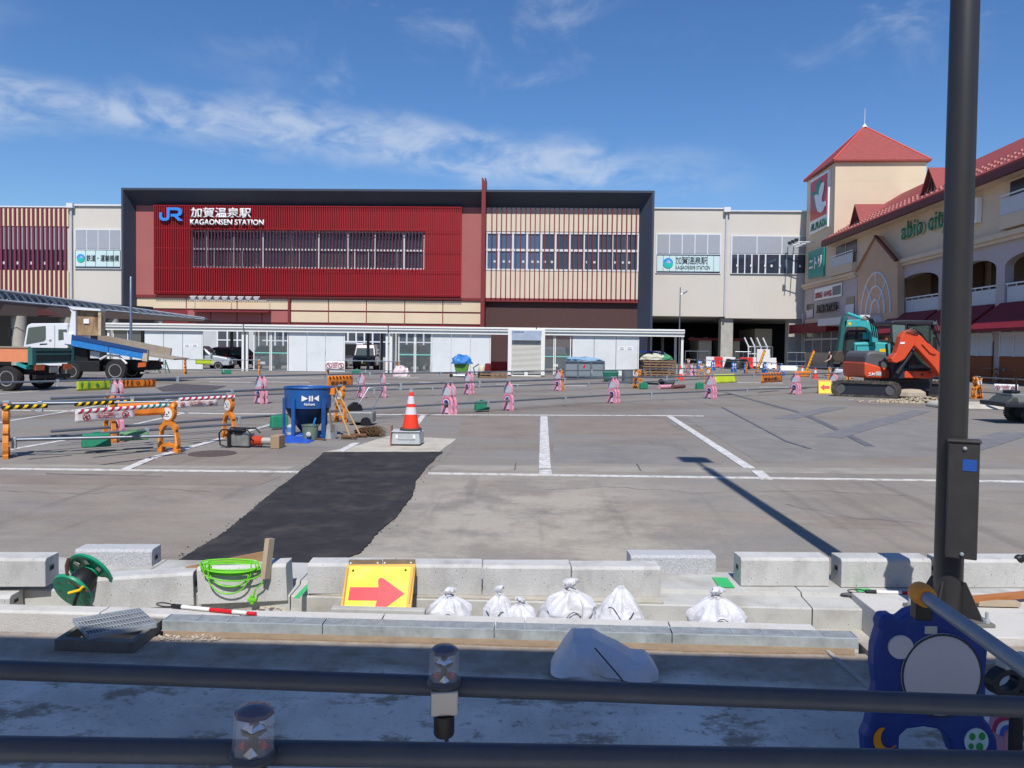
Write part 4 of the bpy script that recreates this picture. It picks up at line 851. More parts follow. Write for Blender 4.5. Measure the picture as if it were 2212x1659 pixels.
# ================================================================ kerbs, trench and gutter
M_KERB = mat('kerb_concrete', A(222, 220, 216, .80), .85, var=.05, vs=3, bump=.5, bs=110, dirt=A(170, 164, 154, .8), dirt_amt=.6, ds=3, pits=.18, ps=60)
M_BLOCK = mat('block_concrete', A(212, 212, 210, .82), .85, var=.10, vs=5, sv=(1, 1, .5), bump=.6, bs=130, dirt=A(160, 156, 150, .8), dirt_amt=.65, ds=3.5, pits=.30, ps=48)
M_GRAN = mat('rough_block', A(206, 208, 212, .80), .9, var=.22, vs=70, bump=1.0, bs=90)
M_GUT = mat('gutter_concrete', A(200, 200, 196, .80), .85, var=.09, vs=3, bump=.3, bs=90, dirt=A(150, 142, 130, .8), dirt_amt=.7, ds=2.5, pits=.15, ps=50)
M_MORT = mat('mortar', A(196, 190, 178, .8), .9, var=.15, vs=8, bump=.8, bs=60)
ZK = .055
YK0, YK1 = G(1106, 1347, ZK).y, G(1106, 1332, ZK).y
Yg0, Yg1, Yg2 = G(1106, 1298, .02).y, G(1106, 1273, .03).y, YTR + .02
structure(MB().box(-12, 12, YK1 + .001, YTR - .002, -.3, -.12).build('trench_bed', M_MORT))
xk = G(0, 1325, ZK).x; WK = G(1253, 1340, ZK).x - G(930, 1336, ZK).x
joints = [G(x, 1335, ZK).x for x in (-330, -56, 206, 512, 835, 1160, 1480)]
L_ = .885
xj = G(205, 1330, ZK).x - 3 * L_
slope_k = math.tan(R(0.35))
xe_ = G(1905, 1340, .05).x - .004
for i in range(1, 8):
    a = xj + i * L_; le = min(L_, xe_ - a)
    if le < .1: break
    t = thing('kerb_stone', ['kerb stone in the front row, first at the left picture edge', 'kerb stone in the front row, first at the left picture edge', 'kerb stone in the front row behind the steel grating', 'kerb stone in the front row behind the long red and white rod', 'kerb stone in the front row before the yellow arrow sign', 'kerb stone in the front row before the middle sandbags', 'kerb stone in the front row before the lone right sandbag', 'kerb stone in the front row nearest the lamp post'][i], 'kerb', (a, YK0, 0), group='front kerb row')
    MB().prism([(0, -.2), (0, ZK - .012), (.012, ZK), (YK1 - YK0, ZK), (YK1 - YK0, -.2)], lambda u, v, w: (w, u, v), .003, le - .004).build('stone', M_KERB, t, bevel=.004)
# gutter units behind the trench
Lg = 1.18; xg = G(620, 1300, 0).x - 4 * Lg
for i in range(9):
    a = xg + i * Lg
    t = thing('gutter_unit', 'precast gutter unit with a step, %s' % ['off the left end of the trench', 'at the left picture edge', 'under the hose reel', 'under the tilted kerb block', 'under the plank and green cord', 'behind the yellow arrow sign', 'behind the big tied sandbag', 'behind the lone right sandbag', 'behind the lamp post'][i], 'gutter', (a, Yg0, 0), group='gutter units')
    MB().prism([(0, -.2), (0, .012), (.01, .02), (Yg1 - Yg0, .03), (Yg1 - Yg0 + .01, .055), (Yg2 - Yg0, .06), (Yg2 - Yg0, -.2)], lambda u, v, w: (w, u, v), .003, Lg - .004).build('unit', M_GUT, t, bevel=.003)
    if i in (1, 5, 7): MB().box(.35, .47, -.004, .0, -.035, -.022).build('lifting_slot', M_DARK, t)
# concrete blocks standing on the gutter
def block(label, xl, xr, yft, yb, z0, dep, rz=0.0, m=M_BLOCK, hole=(1,), tilt=0.0, name='kerb_block'):
    p, q = G(xl, yb, z0), G(xr, yb, z0); L = (q - p).length; h = (yb - yft) / ppm((p + q) / 2) * 1.0
    ang = math.atan2(q.y - p.y, q.x - p.x) + rz
    t = thing(name, label, 'concrete block', p, ang, 'loose kerb blocks on the gutter'); t.rotation_euler[1] = tilt
    c = .018
    MB().prism([(0, 0), (0, h - c), (c, h), (dep, h), (dep, 0)], lambda u, v, w: (w, u, v), 0, L).build('block_body', m, t, bevel=.004)
    for s in hole:
        x = L + .0005 if s > 0 else -.0005; MB().box(x - .002, x + .002, dep * .30, dep * .62, h * .48, h * .68).build('grip_slot', mat('slot_shadow', A(120, 120, 118), .9), t)
        MB().box(x - .0025, x + .0035, dep * .34, dep * .58, h * .52, h * .64).build('grip_slot', mat('slot_deep_shadow', A(46, 46, 46), .9), t)  # recess shade painted as flat plates, darkest in the middle
    return t
ZG = .06
block('concrete kerb block cut by the left picture edge', -110, 98, 1206, 1268, ZG, .17)
block('rough faced concrete block standing behind the hose reel', 161, 328, 1187, 1240, .0, .17, m=M_GRAN)
block('concrete kerb block tilted into the trench beside the hose reel', 194, 412, 1250, 1322, -.07, .15, .10, tilt=-.035)
block('concrete kerb block leaning under the green cord', 428, 622, 1226, 1306, -.04, .16, -.02, tilt=-.05, hole=(-1,))
block('low concrete kerb block end at the left edge, in the trench', -150, 18, 1289, 1330, -.10, .16, .03)
for (a, b), lab in zip(((664, 850), (850.6, 1042), (1042.6, 1234), (1234.6, 1428)), ('first block of the joined kerb row, behind the yellow arrow sign', 'second block of the joined kerb row, right of the yellow sign', 'third block of the joined kerb row, behind the big sandbag', 'last block of the joined kerb row, behind the pointed sandbag')):
    block(lab, a, b - 1.5, 1217.5 + (a - 664) * .0125, 1283 + (a - 664) * .0125, .035, .16, hole=())
structure(MB().box(G(664, 1290, .03).x, G(1428, 1290, .03).x, G(1106, 1294, .03).y, Yg2, .0, .036).build('mortar_bed', M_MORT, bevel=.006))
block('rough grey block set back behind the joined row', 1362, 1546, 1200, 1258, .0, .17, m=M_GRAN, hole=(-1,))
block('loose concrete block right of the green tape', 1600, 1790, 1205, 1266, ZG, .17, hole=(-1,), rz=-.01)
block('loose concrete block crossed by the lamp post shadow', 1817, 2010, 1207, 1269, ZG, .17, hole=(-1,), rz=-.01)
block('loose concrete block right of the lamp post', 2030, 2250, 1209, 1270, ZG, .17, hole=(-1,))
# green tape
M_TAPE = glass('green_tape', A(60, 200, 110), .4, .8)
for k, (x0, x1, y0, y1, z, lab) in enumerate(((648, 664, 1262, 1290, .062, 'green tape strip beside the joined kerb row'), (1552, 1572, 1250, 1266, .064, 'green tape strip between two loose blocks'), (1862, 1882, 1274, 1284, .064, 'green tape strip under the two survey rods'))):
    a, b = G(x0, y1, z), G(x1, y0, z); t = MB().box(a.x, b.x, a.y - .02, b.y + .02, z - .002, z + .003).build('green_tape', M_TAPE); tag(t, lab, 'tape')
# steel drain channel
M_GALV = mat('galvanised_bright', A(190, 200, 204, .8), .42, .25, var=.18, vs=9, dirt=A(120, 124, 126, .8), dirt_amt=.6, ds=5); M_GRATE = mat('grate_steel', A(186, 194, 202, .8), .4, .25, var=.2, vs=20)
dj = [342, 695, 1068, 1449, 1845]
for i in range(4):
    p, q = G(dj[i], 1371 + (dj[i] - 342) * .0155 - 2, 0), G(dj[i + 1], 1371 + (dj[i + 1] - 342) * .0155 - 2, 0); L = q.x - p.x; y0 = YK0 - .125
    t = thing('drain_channel', 'galvanised drain channel with slotted top, %s' % ['beside the loose grating', 'left of the hanging fence lamp', 'behind the crumpled white sack', 'at the right end of the row'][i], 'drain', (p.x, y0, 0), group='drain channel along the kerb')
    MB().prism([(0, 0), (0, .062), (.006, .064), (.006, .010), (.112, .010), (.112, .064), (.118, .062), (.118, 0)], lambda u, v, w: (w, u, v), .003, L - .004).build('channel', M_GALV, t)
    g_ = MB()
    for k in range(6): g_.box(.004, L - .005, .008 + k * .0198, .013 + k * .0198, .052, .066)
    stuff(g_.build('grate_bar', M_GRATE, t))
    n = int(L / .17)
    for k in range(n + 1): MB().box(.004 + (L - .015) * k / n, .010 + (L - .015) * k / n, .006, .113, .054, .068).build('cross_bar', M_GRATE, t)
sand = MB(); p = []
structure(MB().prism(rag([(G(330, 1392).x, YK0 - .20), (G(1845, 1410).x, YK0 - .215), (G(1845, 1400).x, YK0 - .1), (G(330, 1380).x, YK0 - .1)], .12, .015, 5), lambda u, v, w: (u, v, w), -.02, .004).build('sand_strip', mat('wet_sand', A(176, 152, 124, .72), .9, var=.15, vs=8, bump=.8, bs=80)))
pb = MB(); r_ = random.Random(4)
for k in range(420):
    if k < 130: c = G(r_.uniform(165, 240), r_.uniform(1345, 1372))
    elif k < 230: c = G(r_.uniform(340, 480), r_.uniform(1372, 1384))
    else: c = G(r_.uniform(20, 2000), r_.uniform(1385, 1640))
    s = r_.uniform(.003, .009) * (1 if k < 230 else .6); pb.lathe([(s * .5, -s * .5), (s, 0), (s * .6, s * .6)], c + Vector((0, 0, s * .4)), 5)
stuff(tag(pb.build('gravel', mat('pebble', A(200, 190, 176, .8), .9, var=.3, vs=60)), 'scattered gravel and crumbs on the shaded slab', 'gravel'))
rb = MB()
for k in range(260):
    c = G(r_.gauss(585, 60), r_.uniform(1306, 1330), -.11); s = r_.uniform(.006, .02); rb.lathe([(s * .6, -s * .4), (s, 0), (s * .5, s * .6)], c + Vector((0, 0, s * .3 + max(0, .05 - abs(c.x - G(590, 1316, -.1).x) * .25))), 5)
stuff(tag(rb.build('rubble', mat('rubble', A(196, 186, 170, .8), .9, var=.2, vs=50)), 'small heap of mortar rubble below the tilted block', 'rubble'))
# ================================================================ platform under the lamp post
pf = MB(); q = [G(1905, 1340, .05), G(2400, 1340, .05)]
structure(MB().box(q[0].x, q[0].x + 3, G(2050, 1374, .075).y, Yg1 - .03, -.2, .075).build('pole_footing', M_KERB, bevel=.006))
structure(MB().box(G(1848, 1380, .03).x, G(1848, 1380, .03).x + 3, YK0 - .36, G(2050, 1374, .075).y - .004, -.2, .028).build('paving_edge', M_SLAB, bevel=.004))
line([(1788, 1408), (1960, 1560)], .025, 'joint_strip', mat('joint_grey', A(176, 172, 166, .8), .8))
# lamp post
pb_ = G(2046, 1332, .075)
lp = thing('lamp_post', 'tall dark steel lamp post with a junction box at the right', 'lamp post', pb_)
M_POST = mat('post_paint', A(64, 63, 64, .72), .42, .2, var=.06, vs=4, spec=.5); M_POSTB = mat('post_box', A(72, 70, 70, .72), .45, .2, var=.08, vs=6, dirt=A(100, 96, 90, .7), dirt_amt=.35, ds=7)
MB().lathe([(.084, .0), (.083, 3.0), (.074, 8.6), (.04, 8.65)], (0, 0, 0), 28).build('pole', M_POST, lp, smooth=True)
MB().box(-.19, .19, -.19, .19, .0, .022).build('base_plate', mat('plate_steel', A(150, 148, 140, .8), .5, .5, var=.15), lp, bevel=.003)
for a in range(4):
    M_ = Matrix.Rotation(R(45 + 90 * a), 4, 'Z'); MB().prism([(.085, .022), (.19, .022), (.19, .05), (.10, .24), (.085, .24)], lambda u, v, w: M_ @ Vector((u, w, v)), -.006, .006).build('base_rib', M_POST, lp)
for sx in (-1, 1):
    for sy in (-1, 1): MB().lathe([(.022, .022), (.022, .04), (.012, .04), (.012, .085), (.001, .086)], (sx * .155, sy * .155, 0), 6).build('anchor_bolt', M_GALV, lp)
BXR = Matrix.Rotation(R(-24), 4, 'Z')
zb0, zb1_ = 1.75 - .075 + (760.5 - 1190) / ppm(pb_), 1.75 - .075 + (760.5 - 948) / ppm(pb_)
bxp = MB().box(-.030, .135, -.175, -.05, zb0, zb1_).xf(BXR).build('junction_box', M_POSTB, lp, bevel=.006)
MB().box(-.038, .143, -.183, -.045, zb1_, zb1_ + .014).xf(BXR).build('box_lid', M_POSTB, bxp, bevel=.003); MB().box(.045, .12, -.1775, -.175, zb1_ - .17, zb1_ - .10).xf(BXR).build('blue_label', mat('label_blue', A(40, 84, 160), .4, var=0), bxp)
for z in (zb1_ - .035, zb0 + .03): MB().lathe([(.012, -.01), (.012, .004), (.006, .012)], (0, 0, 0), 8, BXR @ Matrix.Translation((.055, -.177, z)) @ Matrix.Rotation(R(90), 4, 'X')).build('screw', M_GALV, bxp)
MB().tube([(0, 0, 8.6), (0, .35, 8.8), (0, .9, 8.85)], .035, 10).build('arm', M_POST, lp, smooth=True); MB().box(-.24, .24, .42, .95, 8.80, 8.92).build('lamp_head', M_POST, lp, bevel=.03)
# ================================================================ near fence rails with solar lamps
M_RAIL = mat('rail_steel', A(86, 94, 108, .7), .5, .4, var=.10, vs=12, dirt=A(96, 96, 98, .8), dirt_amt=.4, ds=15)
def rail(label, a, b, r=.0222):
    d_ = (b - a).normalized(); t = thing('fence_rail', label, 'railing', (a.x, a.y, 0), world=True)
    MB().tube([a - d_ * .6, b + d_ * .6], r, 20).build('pipe', M_RAIL, t, smooth=True)
    for k, p in enumerate((a - d_ * .55, b + d_ * .55)):
        q = Vector((p.x, p.y, 0)); MB().tube([(p.x, p.y - .25, 0), (p.x, p.y, p.z - .03)], .024, 10).build('leg', M_RAIL, t, smooth=True); MB().tube([(p.x, p.y + .25, 0), (p.x, p.y, p.z - .03)], .024, 10).build('leg', M_RAIL, t, smooth=True)
    return t
rA0, rA1 = G(0, 1447, .98), G(2212, 1527, .98)
rB0, rB1 = G(0, 1617, 1.0), G(2212, 1650, 1.0)
rail('upper steel pipe rail with one lamp, crossing the whole foreground', rA0, rA1); rail('lowest steel pipe rail along the bottom picture edge', rB0, rB1)
M_CLR = glass('clear_dome', (.80, .84, .92), .03, .15, 1.0); M_BLK = mat('black_plastic', A(30, 30, 34), .45, var=.05); M_REFL = mat('reflector_red', A(200, 60, 60), .25, var=0); M_CHROME = mat('chrome_bit', (.75, .75, .78), .12, 1.0, var=0)
def solar(label, p, r=.033, h=.085, lean=0.0):
    t = thing('fence_lamp', label, 'warning lamp', p, R(10), 'solar lamps on the fence rails'); t.rotation_euler[1] = lean
    n = 8
    MB().lathe([(r, .012), (r * .98, h * .86), (r * .92, h * .93)], (0, 0, 0), n).build('clear_cover', M_CLR, t)
    MB().lathe([(r * .98, h * .87), (r * .9, h * .95), (r * .55, h * 1.02), (.001, h * 1.04)], (0, 0, 0), n).build('solar_cap', mat('cap_smoke', A(86, 84, 100), .2, var=0, spec=.8), t, smooth=True)
    MB().lathe([(r * 1.12, 0), (r * 1.18, .006), (r * 1.05, .014)], (0, 0, 0), 24).build('base_ring', mat('ring_grey', A(64, 66, 74), .35, var=0), t, smooth=True)
    MB().lathe([(r * .22, .012), (r * .22, h * .5), (r * .62, h * .52), (r * .62, h * .57), (r * .25, h * .60), (r * .25, h * .72)], (0, 0, 0), 8).build('bulb_post', M_BLK, t)
    MB().lathe([(r * .58, h * .58), (r * .12, h * .74)], (0, 0, 0), 4).build('mirror', M_CHROME, t)
    for a in (30, 150, 270): MB().lathe([(r * .36, .013), (r * .03, h * .30)], (r * .52 * math.cos(R(a)), r * .52 * math.sin(R(a)), 0), 4).build('reflector', M_REFL if a != 270 else M_CHROME, t)
    MB().box(-.03, .03, -.034, -.008, -.058, -.002).build('clamp', mat('clamp_zinc', A(168, 168, 170), .4, .6, var=.1), t, bevel=.004)
    MB().lathe([(.020, -.105), (.023, -.10), (.023, -.058)], (0, -.02, 0), 16).build('battery_case', M_BLK, t, smooth=True); MB().lathe([(.009, -.145), (.011, -.137), (.005, -.127), (.004, -.105)], (.006, -.02, 0), 10).build('switch_knob', M_BLK, t, smooth=True)
t_ = (960 / 2212.0); pA = G(959, 1478, .995); solar('clear solar warning lamp clamped on the upper fence rail', Vector((pA.x, pA.y - .0, pA.z)))
pB = G(545, 1637, 1.01); solar('clear solar warning lamp on the lowest fence rail', pB, .036, .092, .04)
# ================================================================ barrier stands
M_PINK = mat('pink_plastic', A(236, 166, 188, .85), .5, var=.08, vs=5, dirt=A(190, 140, 150, .8), dirt_amt=.45, ds=6); M_PINKL = mat('pale_pink', A(250, 206, 220, .85), .45, var=.03); M_PLATE = mat('plate_grey', A(214, 216, 222, .85), .5, var=.03)
M_ORG = mat('orange_plastic', A(230, 140, 48, .85), .5, var=.10, vs=5, dirt=A(190, 110, 50, .8), dirt_amt=.5, ds=9); M_ORGL = mat('pale_orange', A(250, 206, 150, .85), .5, var=.03)
M_BLU = mat('blue_plastic', A(36, 104, 200, .9), .45, var=.08, vs=5); M_RB = [mat('arc_red', A(206, 60, 90), .4, var=0), mat('arc_white', A(244, 244, 246, .9), .4, var=0), mat('arc_blue', A(84, 110, 200), .4, var=0)]
def mir(h): return h + [(-x, z) for x, z in reversed(h)]
def XZ(u, v, w): return (u, w, v)
PROTO = bpy.data.objects
def proto_pink(body, light, plate, name, cat_label):
    t = thing(name, cat_label, 'barrier stand')
    half = [(.0, .345), (.05, .33), (.065, .29), (.068, .0), (.205, .0), (.212, .06), (.19, .15), (.206, .235), (.185, .36), (.135, .445), (.155, .50), (.158, .61), (.142, .685), (.085, .72), (.055, .735), (.05, .80), (.0, .80)]
    out = [(x, z) for x, z in half] + [(-x, z) for x, z in reversed(half[1:-1])]
    MB().prism(out, XZ, -.032, .032).build('body', body, t, bevel=.010)
    MB().prism(mir([(.07, .04), (.088, .07), (.088, .14), (.06, .17), (.0, .175)]), XZ, -.026, .026).build('foot_panel', light, t)
    for s in (-1, 1):
        MB().prism(mir([(.08, .485), (.135, .515), (.138, .61), (.11, .67), (.04, .685)]), XZ, s * .033, s * .038).build('face_plate', plate, t)
        for k, (r0, r1) in enumerate(((.078, .102), (.104, .128), (.130, .156))):
            a = [(r0 * math.cos(R(q)), .27 + r0 * 1.05 * math.sin(R(q))) for q in range(0, 181, 15)]; b = [(r1 * math.cos(R(q)), .27 + r1 * 1.05 * math.sin(R(q))) for q in range(180, -1, -15)]
            MB().prism(a + b, XZ, s * .033, s * (.037 + .001 * k)).build('arc_stripe', M_RB[2 - k] if body == M_PINK else (M_RB[1], body, M_RB[1])[k], t)
    MB().box(-.035, .035, -.045, .045, .775, .835).build('pipe_clamp', M_GALV, t, bevel=.006)
    return t
def proto_bear():
    t = thing('bear_stand', 'orange bear', 'barrier stand')
    leg_o = [(.0, .505), (.08, .50), (.11, .45), (.165, .42), (.175, .375), (.15, .35), (.19, .24), (.20, .12), (.185, .065), (.205, .05), (.205, .0), (.115, .0), (.105, .045), (.12, .075), (.0, .10)]
    leg_i = [(.0, .435), (.05, .425), (.085, .385), (.115, .345), (.125, .33), (.128, .31), (.13, .29), (.138, .24), (.140, .20), (.138, .165), (.132, .15), (.12, .14), (.10, .135), (.07, .14), (.0, .155)]
    o = leg_o + [(-x, z) for x, z in reversed(leg_o[1:-1])]; i = leg_i + [(-x, z) for x, z in reversed(leg_i[1:-1])]
    MB().ring(o, i, XZ, -.035, .035).build('body', M_ORG, t, bevel=.008)
    head = circ(0, .635, .132, .15, 24); MB().prism(head, XZ, -.04, .04).build('head', M_ORG, t, bevel=.012)
    for s in (-1, 1):
        e = MB().prism(circ(s * .105, .76, .045, .055, 14), XZ, -.03, .03).build('ear', M_ORG, t, bevel=.008); MB().prism(circ(s * .105, .755, .024, .032, 12), XZ, -.034, .034).build('inner_ear', M_ORGL, e)
        MB().prism([(s * .155, .32), (s * .175, .24), (s * .182, .13), (s * .160, .09), (s * .165, .2), (s * .146, .30)], XZ, -.038, .038).build('leg_stripe', M_ORGL, t)
    for s in (-1, 1):
        f = MB().prism(circ(0, .615, .102, .098, 24), XZ, s * .041, s * .046).build('face_plate', mat('face_white', A(240, 240, 238, .85), .5, var=0), t)
        for x in (-.04, .04): MB().prism(circ(x, .64, .012, .016, 10), XZ, s * .047, s * .050).build('eye', M_INK, f)
        MB().prism(circ(0, .605, .018, .012, 10), XZ, s * .047, s * .050).build('nose', M_INK, f)
        MB().prism([(-.045, .572), (.045, .572), (.045, .578), (-.045, .578)], XZ, s * .047, s * .050).build('mouth', M_INK, f)
    MB().box(-.035, .035, -.045, .045, .785, .845).build('pipe_clamp', M_GALV, t, bevel=.006)
    return t
PK = proto_pink(M_PINK, M_PINKL, M_PLATE, 'rainbow_stand', 'pink rainbow'); BE = proto_bear(); BL = proto_pink(M_BLU, mat('blue_light', A(120, 170, 230), .5, var=0), mat('plate_ice', A(220, 230, 242, .9), .5, var=0), 'blue_stand', 'blue')
FIRST = {}
def stand(kind, p, rz, label, group):
    pr = {'p': PK, 'b': BE, 'u': BL}[kind]
    if kind not in FIRST: FIRST[kind] = 1; pr.location = p; pr.rotation_euler = (0, 0, rz); pr['label'] = label; pr['group'] = group; return pr
    return inst(pr, p, rz, label, group)
M_BPIPE = mat('barrier_pipe', A(134, 142, 152, .8), .45, .6, var=.12, vs=5)
ROWS = {}
def row(key, nodes, rowname, hu=.80, hl=.26, r=.0243, ext=(0, 0)):
    """nodes: (x, y, kinds, description). A pair of pipes runs from stand to stand."""
    P = [G(n[0], n[1]) for n in nodes]; ROWS[key] = P
    for i, (n, p) in enumerate(zip(nodes, P)):
        a, b = P[max(0, i - 1)], P[min(len(P) - 1, i + 1)]; d = (b - a).normalized(); rz = math.atan2(d.y, d.x) - R(90) if len(n) < 5 else R(n[4])
        for k, kd in enumerate(n[2]):
            off = (k - (len(n[2]) - 1) / 2) * .13
            which = '' if len(n[2]) == 1 else [' nearer of a pair', ' farther of a pair'][k] if len(n[2]) == 2 else ''
            stand(kd, p + d * off, rz + rnd.uniform(-.06, .06), {'p': 'pink rainbow', 'b': 'orange bear', 'u': 'blue twin-plate'}[kd] + ' barrier stand' + (',' + which if which else '') + ' ' + n[3], {'p': 'pink rainbow barrier stands', 'b': 'orange bear barrier stands', 'u': 'blue barrier stands'}[kd])
    for i in range(len(P) - 1):
        a, b = P[i], P[i + 1]; d = (b - a).normalized(); e0 = ext[0] if i == 0 else .25; e1 = ext[1] if i == len(P) - 2 else .25
        for h, nm in ((hu, 'upper'), (hl, 'lower')):
            s = .025 if i % 2 else -.025; sd = Vector((-d.y, d.x, 0)) * s
            t = thing('barrier_pipe', '%s pipe' % nm, 'pipe', (a.x, a.y, 0), group='steel pipes on the barrier stands', world=True)
            t['label'] = ' '.join(('%s pipe, %s, starting %s' % (nm, rowname.replace('the ', ''), nodes[i][3].split(',')[0])).split()[:16])
            p0, p1 = a - d * e0 + sd + Vector((0, 0, h)), b + d * e1 + sd + Vector((0, 0, h))
            MB().tube([p0, p1], r, 10).build('tube', M_BPIPE, t, smooth=True)
            q = a.lerp(b, rnd.uniform(.35, .65)) + sd + Vector((0, 0, h)); MB().box(-.03, .03, -.035, .035, -.13, .035).xf(Matrix.Translation(q) @ Matrix.Rotation(math.atan2(d.y, d.x), 4, 'Z')).build('clamp', M_GALV, t, bevel=.006)
row('P1', [(-70, 908, '', 'off the left edge'), (252, 889, 'pp', 'under the chevron banners'), (564, 872, 'pp', 'in the back row left of the hopper'), (780, 860, 'p', 'behind the shovels'), (827, 859, 'p', 'behind the plate cutter handle'), (1013, 852, 'pp', 'before the blue tarp cart'), (1207, 844, 'pb', 'before the roller shutter'), (1377, 839, 'bb', 'before the grey mesh tank'), (1530, 829, 'b', 'at the end of the back row')], 'the back barrier row', ext=(.2, .2))
row('R3', [(245, 954, 'bp', 'beside the two green weights'), (735, 912, 'b', 'hidden behind the blue hopper'), (970, 895, 'pp', 'right of the traffic cone'), (1098, 887, 'p', 'second in the middle row past the green weight'), (1325, 871, 'pp', 'of the middle row before the tank'), (1535, 861, 'pp', 'beside the tar seam'), (1718, 852, 'pp', 'left of the small arrow board'), (1800, 848, 'pp', 'behind the small arrow board'), (1930, 838, '', 'hidden behind the orange excavator')], 'the middle barrier row', ext=(1.0, .3))
row('B', [(-160, 1001, '', 'off the left side'), (14, 988, 'b', 'at the left picture edge', -60), (495, 948, 'b', 'left of the fallen rammer', -38)], 'the nearest barrier row', ext=(.2, .1))
row('C', [(-240, 995, '', 'beyond the left edge'), (365, 977, 'b', 'with its face to us, nearest of all', -14)], 'the front left barrier row', ext=(.2, .1))
row('Q1', [(400, 808, 'b', 'left of the yellow sheet by the first shed'), (560, 809, 'b', 'right of the yellow sheet by the first shed')], 'the short row by the first shed', ext=(.1, .1))
row('Q2', [(708, 809, 'b', 'left of the no-entry sheet by the second shed'), (862, 811, 'b', 'right of the no-entry sheet, by bagged rubbish')], 'the short row by the second shed', ext=(.1, .1))
row('U', [(1487, 795, 'b', 'at the far end of the blue row'), (1511, 797, 'uu', 'far left in the blue row'), (1540, 800, 'uu', 'second in the blue row'), (1585, 804, 'uu', 'by the coiled hoses'), (1611, 807, 'ub', 'below the leaning yellow board'), (1652, 806, 'uu', 'right of the leaning yellow board'), (1688, 812, 'uu', 'left of the sagging white sheet')], 'the blue stand row', ext=(.2, .2))
row('T', [(1792, 826, 'b', 'left of the walking person'), (1834, 828, 'bb', 'just left of the orange excavator'), (1905, 830, 'b', 'hidden behind the excavator tracks')], 'the row behind the person', ext=(2.0, .2))
row('Z', [(2110, 861, 'bb', 'right of the lamp post'), (2420, 886, '', 'off the right edge')], 'the right hand row', ext=(.1, .1))
row('Z2', [(2150, 826, 'b', 'far right before the brown shop base'), (2196, 829, 'b', 'at the right picture edge'), (2330, 838, '', 'beyond the right edge')], 'the far right row', ext=(1.2, .1))
row('Y', [(1478, 812, 'p', 'amid the heap beside the porch post'), (1496, 813, 'pp', 'in the pink heap beside the porch'), (1515, 816, 'b', 'amid the heap before the blue row')], 'the stacked heap by the porch', ext=(.1, .1))
# ---------------------------------------------------------------- banners hung from the pipes
M_LIME = mat('lime_sheet', A(206, 226, 60, .85), .5, var=.04); M_GRN = mat('chevron_green', A(0, 140, 80), .5, var=0); M_OSH = mat('orange_sheet', A(246, 140, 48, .88), .5, var=.04); M_BRK = mat('chevron_dark', A(84, 40, 20), .5, var=0)
def banner(label, px0, px1, z, hgt, m, name='safety_banner', tilt=0.0):
    a, b = G(px0[0], px0[1], z), G(px1[0], px1[1], z); d = b - a; L = math.hypot(d.x, d.y); rz = math.atan2(d.y, d.x)
    t = thing(name, label, 'banner', a, rz, 'banners hung on the barrier pipes'); t.rotation_euler[0] = tilt
    n = 14; v = []; f = []
    for i in range(n + 1):
        for j in range(5): v.append((L * i / n, math.sin(i * 1.1 + j * .5) * .010 * j / 4 - .03, -hgt * j / 4))
    for i in range(n):
        for j in range(4): f.append((i * 5 + j, i * 5 + j + 1, (i + 1) * 5 + j + 1, (i + 1) * 5 + j))
    MB().add(v, f).build('sheet', m, t, smooth=True, solid=.004)
    return t, L
def chev(t, L, h, m, xs, kind):
    for x in xs:
        s = 1 if x > .5 else -1; c = x * L; w = .055 * L * (.6 + abs(x - .5))
        for side in (1, -1):
            MB().prism([(c - s * w * .5, -h * .5 + side * h * .34), (c + s * w * .0, -h * .5 + side * h * .34), (c + s * w * .5, -h * .5), (c + s * w * .0, -h * .5)], XZ, -.052, -.045).build('chevron', m, t)
t, L = banner('lime banner with green chevrons and a cross, torn at the right', (164, 821), (244, 818), .80, .27, M_LIME); chev(t, L, .27, M_GRN, (.12, .30, .74, .90), 0)
MB().box(.53 * L - .05, .53 * L + .05, -.054, -.046, -.15, -.12).build('cross_bar', M_GRN, t); MB().box(.53 * L - .015, .53 * L + .015, -.055, -.0461, -.185, -.085).build('cross_bar', M_GRN, t)
t, L = banner('orange banner with dark chevrons beside the lime one', (259, 818), (334, 815.5), .80, .25, M_OSH); chev(t, L, .25, M_BRK, (.07, .18, .30, .68, .80, .92), 0); MB().ring(circ(.48 * L, -.125, .05, .05, 16), circ(.48 * L, -.125, .032, .032, 16), XZ, -.053, -.046).build('ring_mark', M_BRK, t)
for lab, a, b, z in (('orange safety-first banner on the back row before the sheds', (706, 812), (760, 810), .79), ('orange safety-first banner on the middle row, right part', (1643, 806), (1688, 804), .80)):
    t, L = banner(lab, a, b, z, .36 if a[0] < 1000 else .40, M_OSH)
    h = .36 if a[0] < 1000 else .40
    M_ = Matrix.Translation((L * .12, -.045, -h * .78)) @ Matrix.Rotation(R(90), 4, 'X'); text('lettering', '安全✚第一', M_INK, t, M_, L * .78, h * .34, .006, .012)
    for k in range(7): MB().prism([(L * (.04 + .135 * k), -h * .05), (L * (.09 + .135 * k), -h * .05), (L * (.13 + .135 * k), -h * .24), (L * (.08 + .135 * k), -h * .24)], XZ, -.050, -.045).build('hazard_stripe', M_BRK, t)
banner('lime green sheet flying from the middle row', (1541, 809.5), (1585, 808), .80, .34, M_LIME, tilt=-.3); banner('orange flag sheet left of the walking person', (1715, 803), (1750, 801.5), .80, .26, M_OSH, tilt=-.3)
t, L = banner('plain orange banner under the chevron pair, folded over', (253, 872), (360, 868), .80, .20, M_OSH)
t, L = banner('lime sheet with striped hem by the first shed', (423, 775), (460, 776), .80, .30, M_LIME)
for k in range(6): MB().prism([(L * (.04 + .16 * k), -.01), (L * (.10 + .16 * k), -.01), (L * (.15 + .16 * k), -.07), (L * (.09 + .16 * k), -.07)], XZ, -.052, -.046).build('hazard_stripe', M_INK, t)
